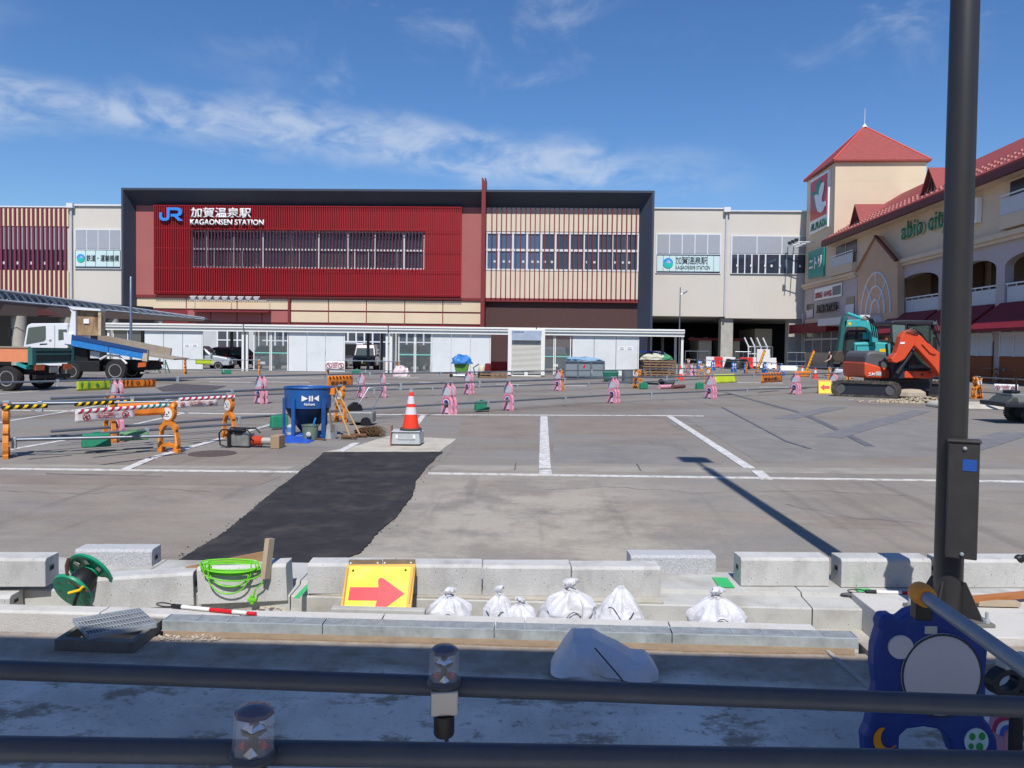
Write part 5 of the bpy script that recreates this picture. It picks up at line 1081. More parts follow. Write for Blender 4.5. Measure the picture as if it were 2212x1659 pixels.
banner('lime sheet on the shed with the open porch', (1320, 782), (1366, 783), .80, .30, M_LIME)
M_WSH = glass('white_sheet', A(235, 228, 228), .5, .85)
def noentry(t, L, h, m=None):
    rd = mat('no_entry_red', A(170, 40, 56), .5, var=0)
    for x in (.17, .83):
        c = (L * x, -h * .55); MB().ring(circ(*c, h * .34, h * .34, 20), circ(*c, h * .27, h * .27, 20), XZ, -.053, -.046).build('no_entry_ring', rd, t); MB().prism([(c[0] - h * .22, c[1] + h * .18), (c[0] - h * .18, c[1] + h * .22), (c[0] + h * .22, c[1] - h * .18), (c[0] + h * .18, c[1] - h * .22)], XZ, -.054, -.047).build('no_entry_bar', rd, t)
        MB().prism(circ(c[0], c[1] + h * .12, h * .05, h * .05, 10), XZ, -.0525, -.046).build('figure_head', M_INK, t); MB().prism([(c[0] - h * .06, c[1] + h * .06), (c[0] + h * .06, c[1] + h * .06), (c[0] + h * .04, c[1] - h * .18), (c[0] - h * .04, c[1] - h * .18)], XZ, -.0525, -.046).build('figure_body', M_INK, t)
    for k in range(3): MB().box(L * .36, L * .64, -.0525, -.047, -h * (.35 + .18 * k) - h * .03, -h * (.35 + .18 * k) + h * .03).build('print_line', rd, t)
    M_ = Matrix.Translation((L * .30, -.05, -h * .30)) @ Matrix.Rotation(R(90), 4, 'X'); text('lettering', '立入禁止', rd, t, M_, L * .4, h * .2, .003, .006)
t, L = banner('white no-entry sheet below the striped tube on the front left row', (160, 889), (288, 881), .73, .16, M_WSH); noentry(t, L, .16)
t, L = banner('white no-entry sheet beside the bear left of the rammer', (376, 866), (468, 862), .77, .12, M_WSH); noentry(t, L, .12)
t, L = banner('white no-entry sheet by the second shed', (705, 779), (744, 779.5), .80, .52, M_SIGNW); noentry(t, L, .5)
t, L = banner('white and red pictogram sheet right of the lamp post', (2148, 829), (2200, 831), .80, .22, M_SIGNW); noentry(t, L, .2)
for lab, a, b, h in (('sagging white sheet between the blue row and the person', (1688, 790), (1724, 791), .34), ('white sheet draped over the pipe before the excavator', (1805, 797), (1870, 802), .30)):
    t, L = banner(lab, a, b, .80, h, M_SIGNW, tilt=-.5)
# striped tube covers
def striped(label, a, b, z, c1, c2, r=.030):
    p, q = G(*a, z), G(*b, z); d = q - p; L = d.length; t = thing('striped_tube', label, 'pipe cover', p, group='striped covers on the pipes'); t.rotation_mode = 'QUATERNION'; t.rotation_quaternion = d.to_track_quat('X', 'Z')
    n = max(4, int(L / .10)); sh = .05
    MB().tube([(0, 0, 0), (L, 0, 0)], r, 12).build('cover', c1, t, smooth=True)
    for k in range(n):
        x = L * (k + .2) / n; v = []; f = []
        for i in range(13):
            q_ = 2 * math.pi * i / 12; y, z_ = math.cos(q_) * (r + .0015), math.sin(q_) * (r + .0015); o = z_ / r * sh * .6
            v += [(x + o, y, z_), (min(L, x + L / n * .42 + o), y, z_)]
        for i in range(12): f.append((i * 2, i * 2 + 1, i * 2 + 3, i * 2 + 2))
        MB().add(v, f).build('stripe', c2, t, smooth=True)
M_SRED = mat('stripe_red', A(196, 40, 64), .4, var=0); M_SGRN = mat('stripe_green', A(20, 130, 110), .4, var=0); M_SYEL = mat('stripe_yellow', A(250, 206, 30, .9), .4, var=0); M_SW = mat('stripe_white', A(244, 244, 244, .85), .4, var=0)
striped('red and white striped cover on the front left upper pipe', (166, 890), (296, 880.5), .80, M_SW, M_SRED); striped('green and white striped cover beside the near bear', (297, 880.4), (362, 875.5), .80, M_SW, M_SGRN)
striped('black and yellow striped cover above the no-entry sheet', (162, 874), (290, 867.5), .80, M_BLK, M_SYEL); striped('yellow and black striped cover at the left edge', (4, 881.5), (102, 877), .80, M_BLK, M_SYEL)
striped('red and white striped cover beside the bear left of the rammer', (388, 863), (506, 857.5), .80, M_SW, M_SRED)
# green weights on the lower pipes
M_WGT = mat('weight_green', A(40, 140, 106, .85), .6, var=.10, vs=10); M_WGT2 = mat('weight_sage', A(110, 160, 116, .85), .6, var=.08, vs=10)
def weight(label, x, y, z, wpx, hpx, m=M_WGT, ang=None):
    p = G(x, y, z); k = ppm(p); w, h = wpx / k, hpx / k; t = thing('weight_bag', label, 'weight bag', p, ang if ang is not None else R(38), 'green weights on the lower pipes')
    o = MB(); n = 10; prof = [(-.5, .35), (-.44, .5), (0, .54), (.44, .5), (.5, .35)]
    for s in (-1, 1):
        MB().hexa([(-w / 2, s * .025, -h), (w / 2, s * .025, -h), (w / 2, s * .085, -h * .95), (-w / 2, s * .085, -h * .95)], [(-w / 2 * .94, 0, .03), (w / 2 * .94, 0, .03), (w / 2 * .94, s * .05, .02), (-w / 2 * .94, s * .05, .02)]).build('pouch', m, t, bevel=.018)
    MB().box(-w * .12, w * .12, -.012, .012, .02, .055).build('handle', m, t, bevel=.006)
weight('deep green weight on the lower pipe, left of a pair', 208, 940, .27, 56, 26); weight('sage green weight on the lower pipe, right of a pair', 289, 935, .27, 58, 16, M_WGT2)
weight('green weight hanging left of the blue hopper', 603, 900, .26, 38, 24); weight('green weight between two pink stands in the middle row', 1041, 868, .26, 34, 18)
weight('green weight by the first shed', 489, 798, .26, 20, 10); weight('green weight by the second shed', 770, 799, .26, 20, 10); weight('green weight beside the orange stand of the back row', 1390, 828, .25, 22, 12); weight('green weight beside the middle row pair by the heap', 1511, 828, .25, 22, 14)
# ---------------------------------------------------------------- blue hero-free stand in the shade, lower right
bp_ = G(2005, 1706); sc_ = ppm(bp_)
hs = thing('moon_stand', 'dark blue barrier stand with moon and globe badges, nearest at lower right', 'barrier stand', bp_, R(2))
def hp(x, y): q = V(x, y, bp_.y); return (q.x - bp_.x, q.z)
ol = [(1862, 1640), (1858, 1580), (1868, 1560), (1880, 1500), (1884, 1470), (1878, 1430), (1880, 1390), (1892, 1352), (1888, 1340), (1898, 1322), (1918, 1322), (1934, 1332), (1955, 1316), (1985, 1308), (2010, 1312), (2050, 1320), (2090, 1340), (2116, 1370), (2126, 1400), (2122, 1440), (2122, 1500), (2118, 1545), (2132, 1562), (2146, 1592), (2148, 1616), (2140, 1640), (2134, 1712), (2066, 1712), (2068, 1640), (2050, 1620), (2040, 1590), (2020, 1568), (1985, 1562), (1950, 1566), (1934, 1580), (1930, 1712), (1860, 1712)]
MB().prism([hp(*p) for p in ol], XZ, -.035, .035).build('body', mat('navy_plastic', A(30, 62, 146, .85), .45, var=.12, vs=9, dirt=A(70, 84, 120), dirt_amt=.35, ds=9), hs, bevel=.012)
c_ = hp(2022, 1450); e_ = hp(2110, 1450)[0] - c_[0]
MB().prism(circ(c_[0], c_[1], e_ * 1.0, e_ * 1.05, 36), XZ, -.042, -.0355).build('blank_plate', mat('plate_pale', A(214, 214, 222, .85), .4, var=.02), hs); MB().ring(circ(c_[0], c_[1], e_, e_ * 1.05, 36), circ(c_[0], c_[1], e_ * .955, e_ * 1.0, 36), XZ, -.045, -.0425).build('plate_rim', M_INK, hs)
c2 = hp(1933, 1388); r2 = hp(1960, 1388)[0] - c2[0]; MB().prism(circ(c2[0], c2[1], r2, r2 * .95, 28), XZ, -.044, -.0355).build('round_plate', mat('plate_pale', A(214, 214, 222, .85), .4), hs)
mo = hp(1898, 1600 - 14); rm = .042; MB().prism([(mo[0] + rm * math.cos(R(a)), mo[1] + rm * 1.2 * math.sin(R(a))) for a in range(100, 331, 15)] + [(mo[0] + rm * .5 + rm * .85 * math.cos(R(a)), mo[1] + rm * .25 + rm * 1.05 * math.sin(R(a))) for a in range(318, 111, -15)], XZ, -.041, -.0355).build('moon_badge', mat('badge_orange', A(226, 150, 30), .5, var=0), hs)
ge = hp(2098, 1592); MB().prism(circ(ge[0], ge[1], .047, .052, 28), XZ, -.041, -.0355).build('globe_badge', mat('badge_ice', A(190, 214, 220), .5, var=0), hs)
for dx, dy, r3 in ((-.018, .02, .012), (.02, .022, .013), (.012, -.02, .014), (-.022, -.018, .010)): MB().prism(circ(ge[0] + dx, ge[1] + dy, r3, r3 * 1.2, 9), XZ, -.044, -.0415).build('globe_patch', mat('badge_green', A(40, 150, 70), .5, var=0), hs)
hz_ = hp(2000, 1352); MB().box(hz_[0] - .024, hz_[0] + .024, -.037, .037, hz_[1] - .018, hz_[1] + .012).build('hand_hole', mat('hole_light', A(190, 190, 188), .8), hs)
s5 = hp(1895, 1625); MB().prism([(s5[0] + (.014 if k % 2 == 0 else .006) * math.sin(R(36 * k)), s5[1] + (.014 if k % 2 == 0 else .006) * math.cos(R(36 * k))) for k in range(10)], XZ, -.041, -.0355).build('star_badge', mat('badge_orange', A(226, 150, 30), .5), hs)
pr = thing('corner_pipe', 'short steel pipe running from the blue stand to the right edge', 'pipe', G(1995, 1285, .86), world=True)
pa, pb2 = G(1990, 1283, .87), G(2260, 1476, .87)
MB().tube([pa, pb2], .0243, 18).build('tube', mat('rail_light', A(150, 160, 172, .8), .45, .5, var=.1, vs=10), pr, smooth=True)
MB().lathe([(.026, -.05), (.036, -.045), (.042, -.01), (.040, .02), (.028, .04), (.001, .044)], (0, 0, 0), 16, Matrix.Translation(pa) @ (pa - pb2).to_track_quat('Z', 'Y').to_matrix().to_4x4()).build('end_cap', mat('cap_orange', A(236, 150, 40, .9), .5, var=.05), pr, smooth=True)
MB().box(pa.x - .03, pa.x + .03, pa.y - .03, pa.y + .02, pa.z - .09, pa.z - .02).build('clamp', M_BLK, pr, bevel=.006)
# pink stand corner and black clamp at the lower right
q = G(2196, 1690); pk = inst(PK, q, R(-70), 'pink stand corner just showing at the lower right edge', 'pink rainbow barrier stands'); pk.scale = (.62,) * 3
cb = G(2170, 1470, .62); ct = thing('pipe_coupler', 'black swivel coupler bracket hanging at the right edge', 'clamp', cb, R(20))
MB().ring(circ(0, 0, .075, .05, 20), circ(0, 0, .045, .026, 20), XZ, -.02, .02).build('coupler_ring', M_BLK, ct, bevel=.004); MB().ring(circ(.13, -.02, .075, .05, 20), circ(.13, -.02, .045, .026, 20), XZ, -.018, .018).build('coupler_ring', M_BLK, ct, bevel=.004); MB().box(-.02, .10, -.022, .022, .045, .085).build('bolt_plate', M_GALV, ct, bevel=.004)
MB().tube([(.06, .0, -.62), (.06, 0, -.04)], .022, 10).build('stem', M_BLK, ct, smooth=True)
# ================================================================ gear in the trench and on the slab
def e4(cx, cy): return (cx * .24513, 1118.2 + cy * .24513)
def e5(cx, cy): return (474.4 + cx * .24513, 1152.1 + cy * .24513)
def e6(cx, cy): return (881.0 + cx * .36766, 1152.1 + cy * .36766)
def e7(cx, cy): return (1558.7 + cx * .30565, 1152.1 + cy * .30565)
def e2(cx, cy): return (406.6 + cx * .24513, 677.7 + cy * .24513)
M_SACK = mat('sack_white', A(226, 228, 236, .80), .45, var=.07, vs=14, bump=1.0, bs=20, spec=.5, dirt=A(186, 178, 168, .8), dirt_amt=.5, ds=7); M_STITCH = mat('stitch_dark', A(50, 52, 60), .7, var=0)
def sack(label, xl, xr, yt, yb, z0, seed, knot=True, dep=.75, peak=0.0, lean=0.0):
    yc_ = YK1 + .205; c = V((xl + xr) / 2, yb, yc_); k = ppm(c); w = (xr - xl) / k; h = V((xl + xr) / 2, yt, yc_).z - z0; c.z = z0; dep = min(dep, .36 / w); r = random.Random(seed)
    t = thing('sandbag', label, 'sandbag', c, r.uniform(-.12, .12), 'white woven sandbags'); lean += r.uniform(-.10, .10)
    nu, nv = 56, 30; v = []; f = []
    hb = h * (.80 if knot else .97)
    def prof(q):
        base = math.sin(min(1, (q + .08) / .34) * math.pi / 2) ** .5
        if knot: return base * max(.10, 1 - q ** 3.0) ** .62
        return base * max(.06, 1 - q ** 1.7) ** .75
    for j in range(nv + 1):
        q = j / nv; rad = prof(q)
        for i in range(nu):
            a = 2 * math.pi * i / nu; ca, sa = math.cos(a), math.sin(a); up = max(0, q - .30)
            pl = 1 + (.13 * math.sin(a * 7 + seed + 2 * q) + .09 * math.sin(a * 13 + seed * 2 - 3 * q)) * up * 1.6
            rn = 1 - abs(noise.noise(Vector((ca * 2.2 + seed, sa * 2.2, q * 3.4)))) * 2
            nzv = noise.noise(Vector((ca * 1.3 + seed, sa * 1.3, q * 2.0))) * .24 + rn * .085 + noise.noise(Vector((ca * 7 + seed, sa * 7, q * 12))) * .05
            sq = 1 / max(abs(ca), abs(sa)) ** .35
            rr = rad * pl * (1 + nzv) * sq * .92
            ox = (peak * w * q * q) + lean * w * q
            v.append((ca * rr * w / 2 + ox, sa * rr * w / 2 * dep, hb * q + (noise.noise(Vector((ca * 2, sa * 2 + seed, q * 3))) * .07 * h * min(1, q * 3) if 0 < j else 0)))
    for j in range(nv):
        for i in range(nu): f.append((j * nu + i, j * nu + (i + 1) % nu, (j + 1) * nu + (i + 1) % nu, (j + 1) * nu + i))
    f.append(tuple(range(nu))[::-1]); f.append(tuple(nv * nu + i for i in range(nu)))
    MB().add(v, f).build('bag', M_SACK, t, smooth=True)
    ox = peak * w + lean * w
    if knot:
        kn = MB(); v = []; f = []; m = 18
        for j, (rr, zz) in enumerate(((.035, .0), (.022, .02), (.02, .03), (.045, .05), (.058, .075), (.045, .10), (.02, .11))):
            for i in range(m):
                a = 2 * math.pi * i / m; q = rr * .72 * (w / .36) * (1 + .26 * math.sin(a * 5 + seed + j)); v.append((q * math.cos(a) + ox + .012 * math.sin(j + seed), q * math.sin(a) * .8, hb + zz * .5 * (h / .24) - .008))
        for j in range(6):
            for i in range(m): f.append((j * m + i, j * m + (i + 1) % m, (j + 1) * m + (i + 1) % m, (j + 1) * m + i))
        f.append(tuple(6 * m + i for i in range(m)))
        MB().add(v, f).build('knot', M_SACK, t, smooth=True)
        MB().tube([(ox + .021 * math.cos(R(a)) * w / .36, .018 * math.sin(R(a)) * w / .36, hb + .006) for a in range(0, 360, 30)], .004, 6, closed=True).build('tie', M_SACK, t)
    # dark stitched cord running over the front
    st_ = [(w * (-.33 + .55 * i / 9) + ox * (.6 if i < 9 else .6), -w / 2 * dep * (.80 - .02 * i), hb * (.52 + .12 * math.sin(i * .8 + seed))) for i in range(10)]
    pts = []
    for (x, y, z) in st_:
        q = max(0, min(1, z / hb)); rad = prof(q)
        xx = max(-.95, min(.95, x / (w / 2 * max(.2, rad)))); pts.append((x, -math.sqrt(max(.05, 1 - xx * xx)) * w / 2 * dep * rad * 1.12, z))
    MB().tube(pts, .0028, 5).build('stitch_cord', M_STITCH, t)
sack('tied white sandbag right beside the yellow arrow sign', 916, 1022, 1268, 1338, -.12, 3); sack('tied white sandbag behind another, third from the sign', 1035, 1110, 1264, 1334, -.12, 8); sack('small slumped white sandbag left of the big one', 1079, 1163, 1288, 1342, -.12, 12)
sack('big bulging white sandbag with a round knot, largest of the row', 1154, 1284, 1249, 1346, -.12, 21, lean=.06); sack('pointed white sandbag with a stitched edge, right of the big one', 1284, 1404, 1264, 1346, -.12, 31, knot=False, peak=.05); sack('lone white sandbag before the gutter, far right of the row', 1488, 1618, 1268, 1350, -.12, 41)
# crumpled sack lying in the shade
c = G(1300, 1462); t = thing('empty_sack', 'crumpled white woven sack lying half open on the shaded slab', 'sack', c); t.scale = (1, 1, .86); k = ppm(c)
ol = [(835, 800), (870, 730), (915, 640), (970, 560), (1080, 556), (1160, 600), (1240, 640), (1330, 700), (1410, 705), (1440, 735), (1465, 770), (1466, 822), (1400, 818), (1340, 800), (1285, 765), (1280, 810), (1245, 845), (1180, 852), (1060, 830)]
P0_ = [((e6(*p)[0] - 1300) / k, (1462 - e6(*p)[1]) / k) for p in ol]; P2 = []
for i in range(len(P0_)):
    a, b = P0_[i], P0_[(i + 1) % len(P0_)]
    for j in range(5): P2.append((a[0] + (b[0] - a[0]) * j / 5 + noise.noise(Vector((i + j * .2, 1.7, 0))) * .004, a[1] + (b[1] - a[1]) * j / 5 + noise.noise(Vector((i + j * .2, 7.7, 0))) * .004))
v = []; f = []; n = len(P2); cx_, cz_ = -.10, .11; rings = 16
for j in range(rings + 1):
    q = j / rings
    for i, (x, z) in enumerate(P2):
        xx, zz = x + (cx_ - x) * (1 - math.cos(q * math.pi / 2)), z + (cz_ - z) * (1 - math.cos(q * math.pi / 2))
        rd_ = lambda s, o: (1 - 2 * abs(noise.noise(Vector(((xx + zz * .7) * s, (zz - xx * .25) * s * .45, o))))); fold = noise.noise(Vector((xx * 6, zz * 6, 3.0))) * .04 - rd_(8, 2.0) * .034 - rd_(19, 5.0) * .016
        v.append((xx, -.05 - math.sin(q * math.pi / 2) * .13 + fold * q + zz * .35, max(.004, zz * .88 + .004)))
for j in range(rings):
    for i in range(n): f.append((j * n + i, j * n + (i + 1) % n, (j + 1) * n + (i + 1) % n, (j + 1) * n + i))
f.append(tuple(rings * n + i for i in range(n)))
o0 = len(v)
for i, (x, z) in enumerate(P2): v.append((x * .98, .12 + z * .3, max(.004, z * .85)))
for i in range(n): f.append((o0 + i, i, (i + 1) % n, o0 + (i + 1) % n)) 
f.append(tuple(o0 + i for i in range(n))[::-1])
MB().add(v, f).build('bag', M_SACK, t, smooth=True)
def onP(cx, cy): x, y = e6(cx, cy); return ((x - 1300) / k, (1462 - y) / k)
MB().tube([(x, -.222 + z * .40, z * .88 + .012) for x, z in (onP(1085, 562), onP(1130, 620), onP(1165, 665), onP(1205, 715), onP(1240, 765))], .004, 6).build('stitch_cord', M_STITCH, t)
# yellow arrow sign leaning on the blocks
BLc, BRc = V(736.7, 1314, YK1 + .17), V(889, 1313, YK1 + .17); yb_ = G(800, 1287, .035).y
TLc = V(751.5, 1222, yb_ - .03); TRc = V(897, 1222, yb_ - .03)
t = thing('arrow_sign', 'yellow board with a red arrow pointing right, leaning on the kerb row', 'sign', BLc)
U, Vv = BRc - BLc, TLc - BLc; Nn = U.cross(Vv).normalized()
if Nn.y > 0: Nn = -Nn
def sp(cx, cy):                                     # crop pixel -> board u, v
    v_ = (660 - cy) / 375.0; xl = 1070 + 60 * v_; xr = 1690 + 35 * v_; return ((cx - xl) / (xr - xl), v_)
def bp3(uv, w): return U * uv[0] + Vv * uv[1] + Nn * w
def plate(name, pts, w0, w1, m, par=t, bevel=0): return MB().prism([sp(*p) for p in pts], lambda u, v, w: bp3((u, v), w), w0, w1).build(name, m, par, bevel=bevel)
M_YB = mat('board_yellow_frame', A(226, 176, 70, .85), .5, var=.06, vs=8); M_YF = mat('board_yellow', A(248, 230, 30, .85), .4, var=.04, vs=6, dirt=A(240, 236, 140, .85), dirt_amt=.5, ds=6); M_AR = mat('arrow_red', A(214, 44, 60, .9), .4, var=.05, vs=9, dirt=A(220, 110, 100, .8), dirt_amt=.35, ds=12)
plate('frame', [(1056, 735), (1686, 735), (1728, 284), (1128, 284)], -.0, .022, M_YB, bevel=.004); plate('face', [(1097, 725), (1640, 725), (1683, 316), (1155, 306)], .0221, .026, M_YF)
plate('arrow', [(1155, 492), (1405, 495), (1400, 440), (1408, 418), (1425, 411), (1444, 415), (1635, 553), (1440, 690), (1372, 690), (1390, 610), (1138, 605)], .0262, .0285, M_AR)
for cx in (1183, 1640): MB().lathe([(.008, 0), (.008, .003), (.004, .005)], tuple(bp3(sp(cx, 345), .026)), 10, Nn.to_track_quat('Z', 'Y').to_matrix().to_4x4()).build('rivet', M_BLK, t)
for a, b in ((1140, 1430), (1438, 1720)):
    br_ = plate('hinge_bracket', [(a, 284), (b, 284), (b, 236), (a, 234)], -.006, .010, mat('bracket_rust', A(96, 82, 66), .6, .4, var=.2, vs=20)); 
    for cx in (a + 18, b - 36): MB().lathe([(.006, 0), (.006, .004)], tuple(bp3(sp(cx, 270), .0105)), 8, Nn.to_track_quat('Z', 'Y').to_matrix().to_4x4()).build('bolt', M_GALV, br_)
for a, b in ((1092, 1106), (1668, 1682)): plate('frame_groove', [(a, 640), (a + 12, 640), (b + 38, 320), (b + 26, 320)], .0222, .0235, mat('groove', A(170, 124, 40), .6))
b_ = V(716, 1322, YK1 + .04); tag(MB().box(b_.x, b_.x + .60, YK1 + .02, YK1 + .08, -.12, .072).build('concrete_strip', M_GUT, bevel=.006), 'thin concrete strip lying before the arrow sign', 'concrete strip')
# hose reel
rc = V(158, 1316, YK1 + .14); rc.z = -.12; t = thing('hose_reel', 'green plastic hose reel with a black handle, beside the tilted block', 'reel', rc, R(0))
M_REEL = mat('reel_green', A(24, 150, 112, .88), .4, var=.08, vs=6); ax = Vector((.22, .86, .46)).normalized(); MR = ax.to_track_quat('Z', 'Y').to_matrix().to_4x4(); RC0 = Matrix.Translation(V(156, 1277, YK1 + .14) - rc)
for s, z, r in (('a', 0, .140), ('b', .17, .168)):
    M_ = RC0 @ MR @ Matrix.Translation((0, 0, z)); sg = 1 if s == 'b' else -1
    MB().lathe([(r * .97, sg * .010), (r, sg * .004), (r, sg * -.012), (r * .9, sg * -.014), (r * .86, 0), (r * .34, sg * .006), (r * .34, sg * -.02)], (0, 0, 0), 40, M_).build('flange', M_REEL, t, smooth=True)
    for k in range(7):
        w_ = M_ @ Matrix.Translation((0, 0, -.004 if s == 'a' else -.004)) @ Matrix.Rotation(R(51.4 * k), 4, 'Z'); MB().prism([(r * .52, -.018), (r * .76, -.026), (r * .78, .004), (r * .56, .014)], lambda u, v, w: w_ @ Vector((u, v, w)), -.006, -.002).build('vent', mat('vent_pale', A(206, 206, 196, .8), .7), t)
MB().lathe([(.055, .0), (.055, .17)], (0, 0, 0), 24, RC0 @ MR).build('drum', M_REEL, t, smooth=True)
MB().lathe([(.075, .03), (.082, .05), (.082, .12), (.07, .15)], (0, 0, 0), 24, RC0 @ MR).build('cable', M_BLK, t, smooth=True)
def rp3(cx, cy, dy=0.0): return V(*e4(cx, cy), YK1 + .08 + dy) - rc
MB().tube([rp3(605, 365, .1), rp3(590, 420, .06), rp3(590, 490, 0), rp3(620, 550), rp3(690, 600), rp3(780, 655)], [.012, .014, .010, .009, .009, .009], 8).build('handle', mat('handle_brown', A(70, 44, 36), .5, var=.1), t, smooth=True); MB().tube([rp3(735, 605, -.015), rp3(700, 640, -.02), rp3(605, 665, -.01)], .010, 6).build('strap', M_SYEL, t)
MB().tube([rp3(690, 660), rp3(660, 740), rp3(650, 800)], .012, 8).build('leg', M_BLK, t)
# planks and green cord
M_WOOD = mat('plank', A(176, 140, 104, .8), .75, var=.14, vs=5, sv=(1, 1, 8), bump=.3, bs=30); M_PLY = mat('ply_pale', A(190, 174, 150, .8), .7, var=.1, vs=6)
def bar3(name, a, b, w, h, m, label=None, cat=None, par=None):
    d = b - a; q = d.to_track_quat('X', 'Z').to_matrix().to_4x4(); o = MB().box(0, d.length, -w / 2, w / 2, -h / 2, h / 2).xf(Matrix.Translation(a) @ q).build(name, m, par)
    return tag(o, label, cat) if label else o
YB4 = G(525, 1306, -.04).y
bar3('wooden_board', V(404, 1233, YB4 + .10), V(572, 1200, YB4 + .10), .02, .06, M_WOOD, 'long brown board propped over the leaning block', 'board')
pb0 = V(573, 1250, YB4 - .035); pt0 = V(583, 1163, YB4 + .01); bar3('wooden_board', pb0, pt0, .035, .06, M_PLY, 'short pale board standing upright by the green cord', 'board')
cg = G(500, 1292, -.04); t = thing('extension_cord', 'coil of bright green cord hanging over the leaning block', 'cord', cg); M_CORD = mat('cord_green', A(120, 214, 50, .85), .4, var=.04)
yc = YB4 - .025
for k in range(9):
    r_ = random.Random(k); x0, y0 = 434 + r_.uniform(-3, 8), 1224 + r_.uniform(-6, 6); x1, y1 = 568 + r_.uniform(-16, 2), 1220 + r_.uniform(-6, 8); dr = [16, 20, 24, 28, 34, 40, 62, 68, 76][k]
    pts = []
    for i in range(25):
        a = 2 * math.pi * i / 24; x = (x0 + x1) / 2 - (x1 - x0) / 2 * math.cos(a); s = math.sin(a); y = (y0 + y1) / 2 + (s * dr * .5 + dr * .28 if s > 0 else s * 7)
        if k >= 6: x = x * .72 + 140 * .98 
        pts.append(V(x, y - 3, yc + (.06 if s < 0 else -.012 * (k % 3))) - cg)
    MB().tube(pts, .0052, 6, closed=True).build('cord_loop', M_CORD, t, smooth=True)
MB().tube([V(x, y, yc - .02) - cg for x, y in ((566, 1232), (572, 1246), (565, 1262), (552, 1272), (549, 1284), (546, 1292))], .0052, 6).build('cord_tail', M_CORD, t, smooth=True); pq = V(545, 1294, yc - .02) - cg; MB().box(pq.x - .03, pq.x + .03, pq.y - .015, pq.y + .015, pq.z - .014, pq.z + .008).build('plug', M_CORD, t, bevel=.005); MB().box(pq.x - .012, pq.x + .012, pq.y - .013, pq.y + .013, pq.z - .035, pq.z + .03).build('plug', M_CORD, t, bevel=.005)
# survey rods
def rod(label, a, b, z, cols, r=.0125, loop=True):
    p, q = G(*a, z), G(*b, z); d = q - p; L = d.length; t = thing('survey_rod', label, 'survey rod', p, math.atan2(d.y, d.x), 'red and white survey rods'); t.rotation_euler[1] = -math.asin(max(-1, min(1, d.z / L)))
    x = .06; MB().tube([(-.01, 0, 0), (.06, 0, 0)], r * 1.15, 12).build('grip', M_BLK, t, smooth=True)
    for w, c in cols: MB().tube([(x, 0, 0), (x + w, 0, 0)], r, 12).build('band', c, t, smooth=True); x += w
    if loop: MB().tube([(-.01 - .06 + .06 * math.cos(R(a_)), .006, .012 * math.sin(R(a_))) for a_ in range(0, 360, 30)], .004, 6, closed=True).build('wrist_loop', M_BLK, t)
M_SR = mat('rod_red', A(214, 34, 44, .9), .35, var=.02); M_SWR = mat('rod_white', A(238, 238, 238, .85), .35, var=.02)
rod('red and white survey rod lying behind the front kerb at left', (375, 1309), (548, 1326), ZK + .016, [(.20, M_SWR), (.16, M_SR), (.10, M_SWR), (.06, M_SR)]); rod('upper of two red and white rods by the lamp post', (1873, 1278), (2120, 1286), .085, [(.17, M_SWR), (.16, M_SR), (.16, M_SWR), (.1, M_SR)]); rod('lower of two red and white rods by the lamp post', (1858, 1286), (2110, 1294), .05, [(.17, M_SWR), (.16, M_SR), (.16, M_SWR), (.1, M_SR)])
# steel grating on its concrete frame
fa, fb, fd = G(118, 1404), G(289, 1410), G(196, 1352)
t = thing('grate_frame', 'open concrete frame box with a grating lying across it', 'frame box', fa); u, w_ = fb - fa, fd - fa; 
def fp(a, b, z): return u * a + w_ * b + Vector((0, 0, z))
for a0, a1, b0, b1 in ((0, 1, 0, .12), (0, 1, .88, 1), (0, .07, .12, .88), (.93, 1, .12, .88)): MB().hexa([fp(a0, b0, 0), fp(a1, b0, 0), fp(a1, b1, 0), fp(a0, b1, 0)], [fp(a0, b0, .06), fp(a1, b0, .06), fp(a1, b1, .06), fp(a0, b1, .06)]).build('frame_wall', mat('frame_dark', A(126, 124, 118, .8), .85, var=.12, vs=8, dirt=A(90, 80, 66), dirt_amt=.5, ds=6), t)
g0, g1, g2, g3 = G(190, 1373, .085), G(339.5, 1347, .085), G(301.5, 1315, .10), G(157, 1337, .10)
t = thing('steel_grating', 'galvanised steel grating lying askew on the concrete frame', 'grating', g0); u, w_ = g1 - g0, g3 - g0
def gp3(a, b, z): return u * a + w_ * b + Vector((0, 0, z))
for a0, a1, b0, b1 in ((0, 1, 0, .025), (0, 1, .975, 1), (0, .012, 0, 1), (.988, 1, 0, 1)): MB().hexa([gp3(a0, b0, -.024), gp3(a1, b0, -.024), gp3(a1, b1, -.024), gp3(a0, b1, -.024)], [gp3(a0, b0, .004), gp3(a1, b0, .004), gp3(a1, b1, .004), gp3(a0, b1, .004)]).build('rim', M_GRATE, t)
for k in range(1, 22): a0 = k / 22; MB().hexa([gp3(a0, .02, -.02), gp3(a0 + .010, .02, -.02), gp3(a0 + .010, .98, -.02), gp3(a0, .98, -.02)], [gp3(a0, .02, .002), gp3(a0 + .010, .02, .002), gp3(a0 + .010, .98, .002), gp3(a0, .98, .002)]).build('bearing_bar', M_GRATE, t)
for b0 in (.25, .5, .75): MB().tube([gp3(.01, b0, .003), gp3(.99, b0, .003)], .0045, 6).build('cross_rod', mat('rod_bright', A(200, 206, 212, .85), .3, .7, var=.1), t)
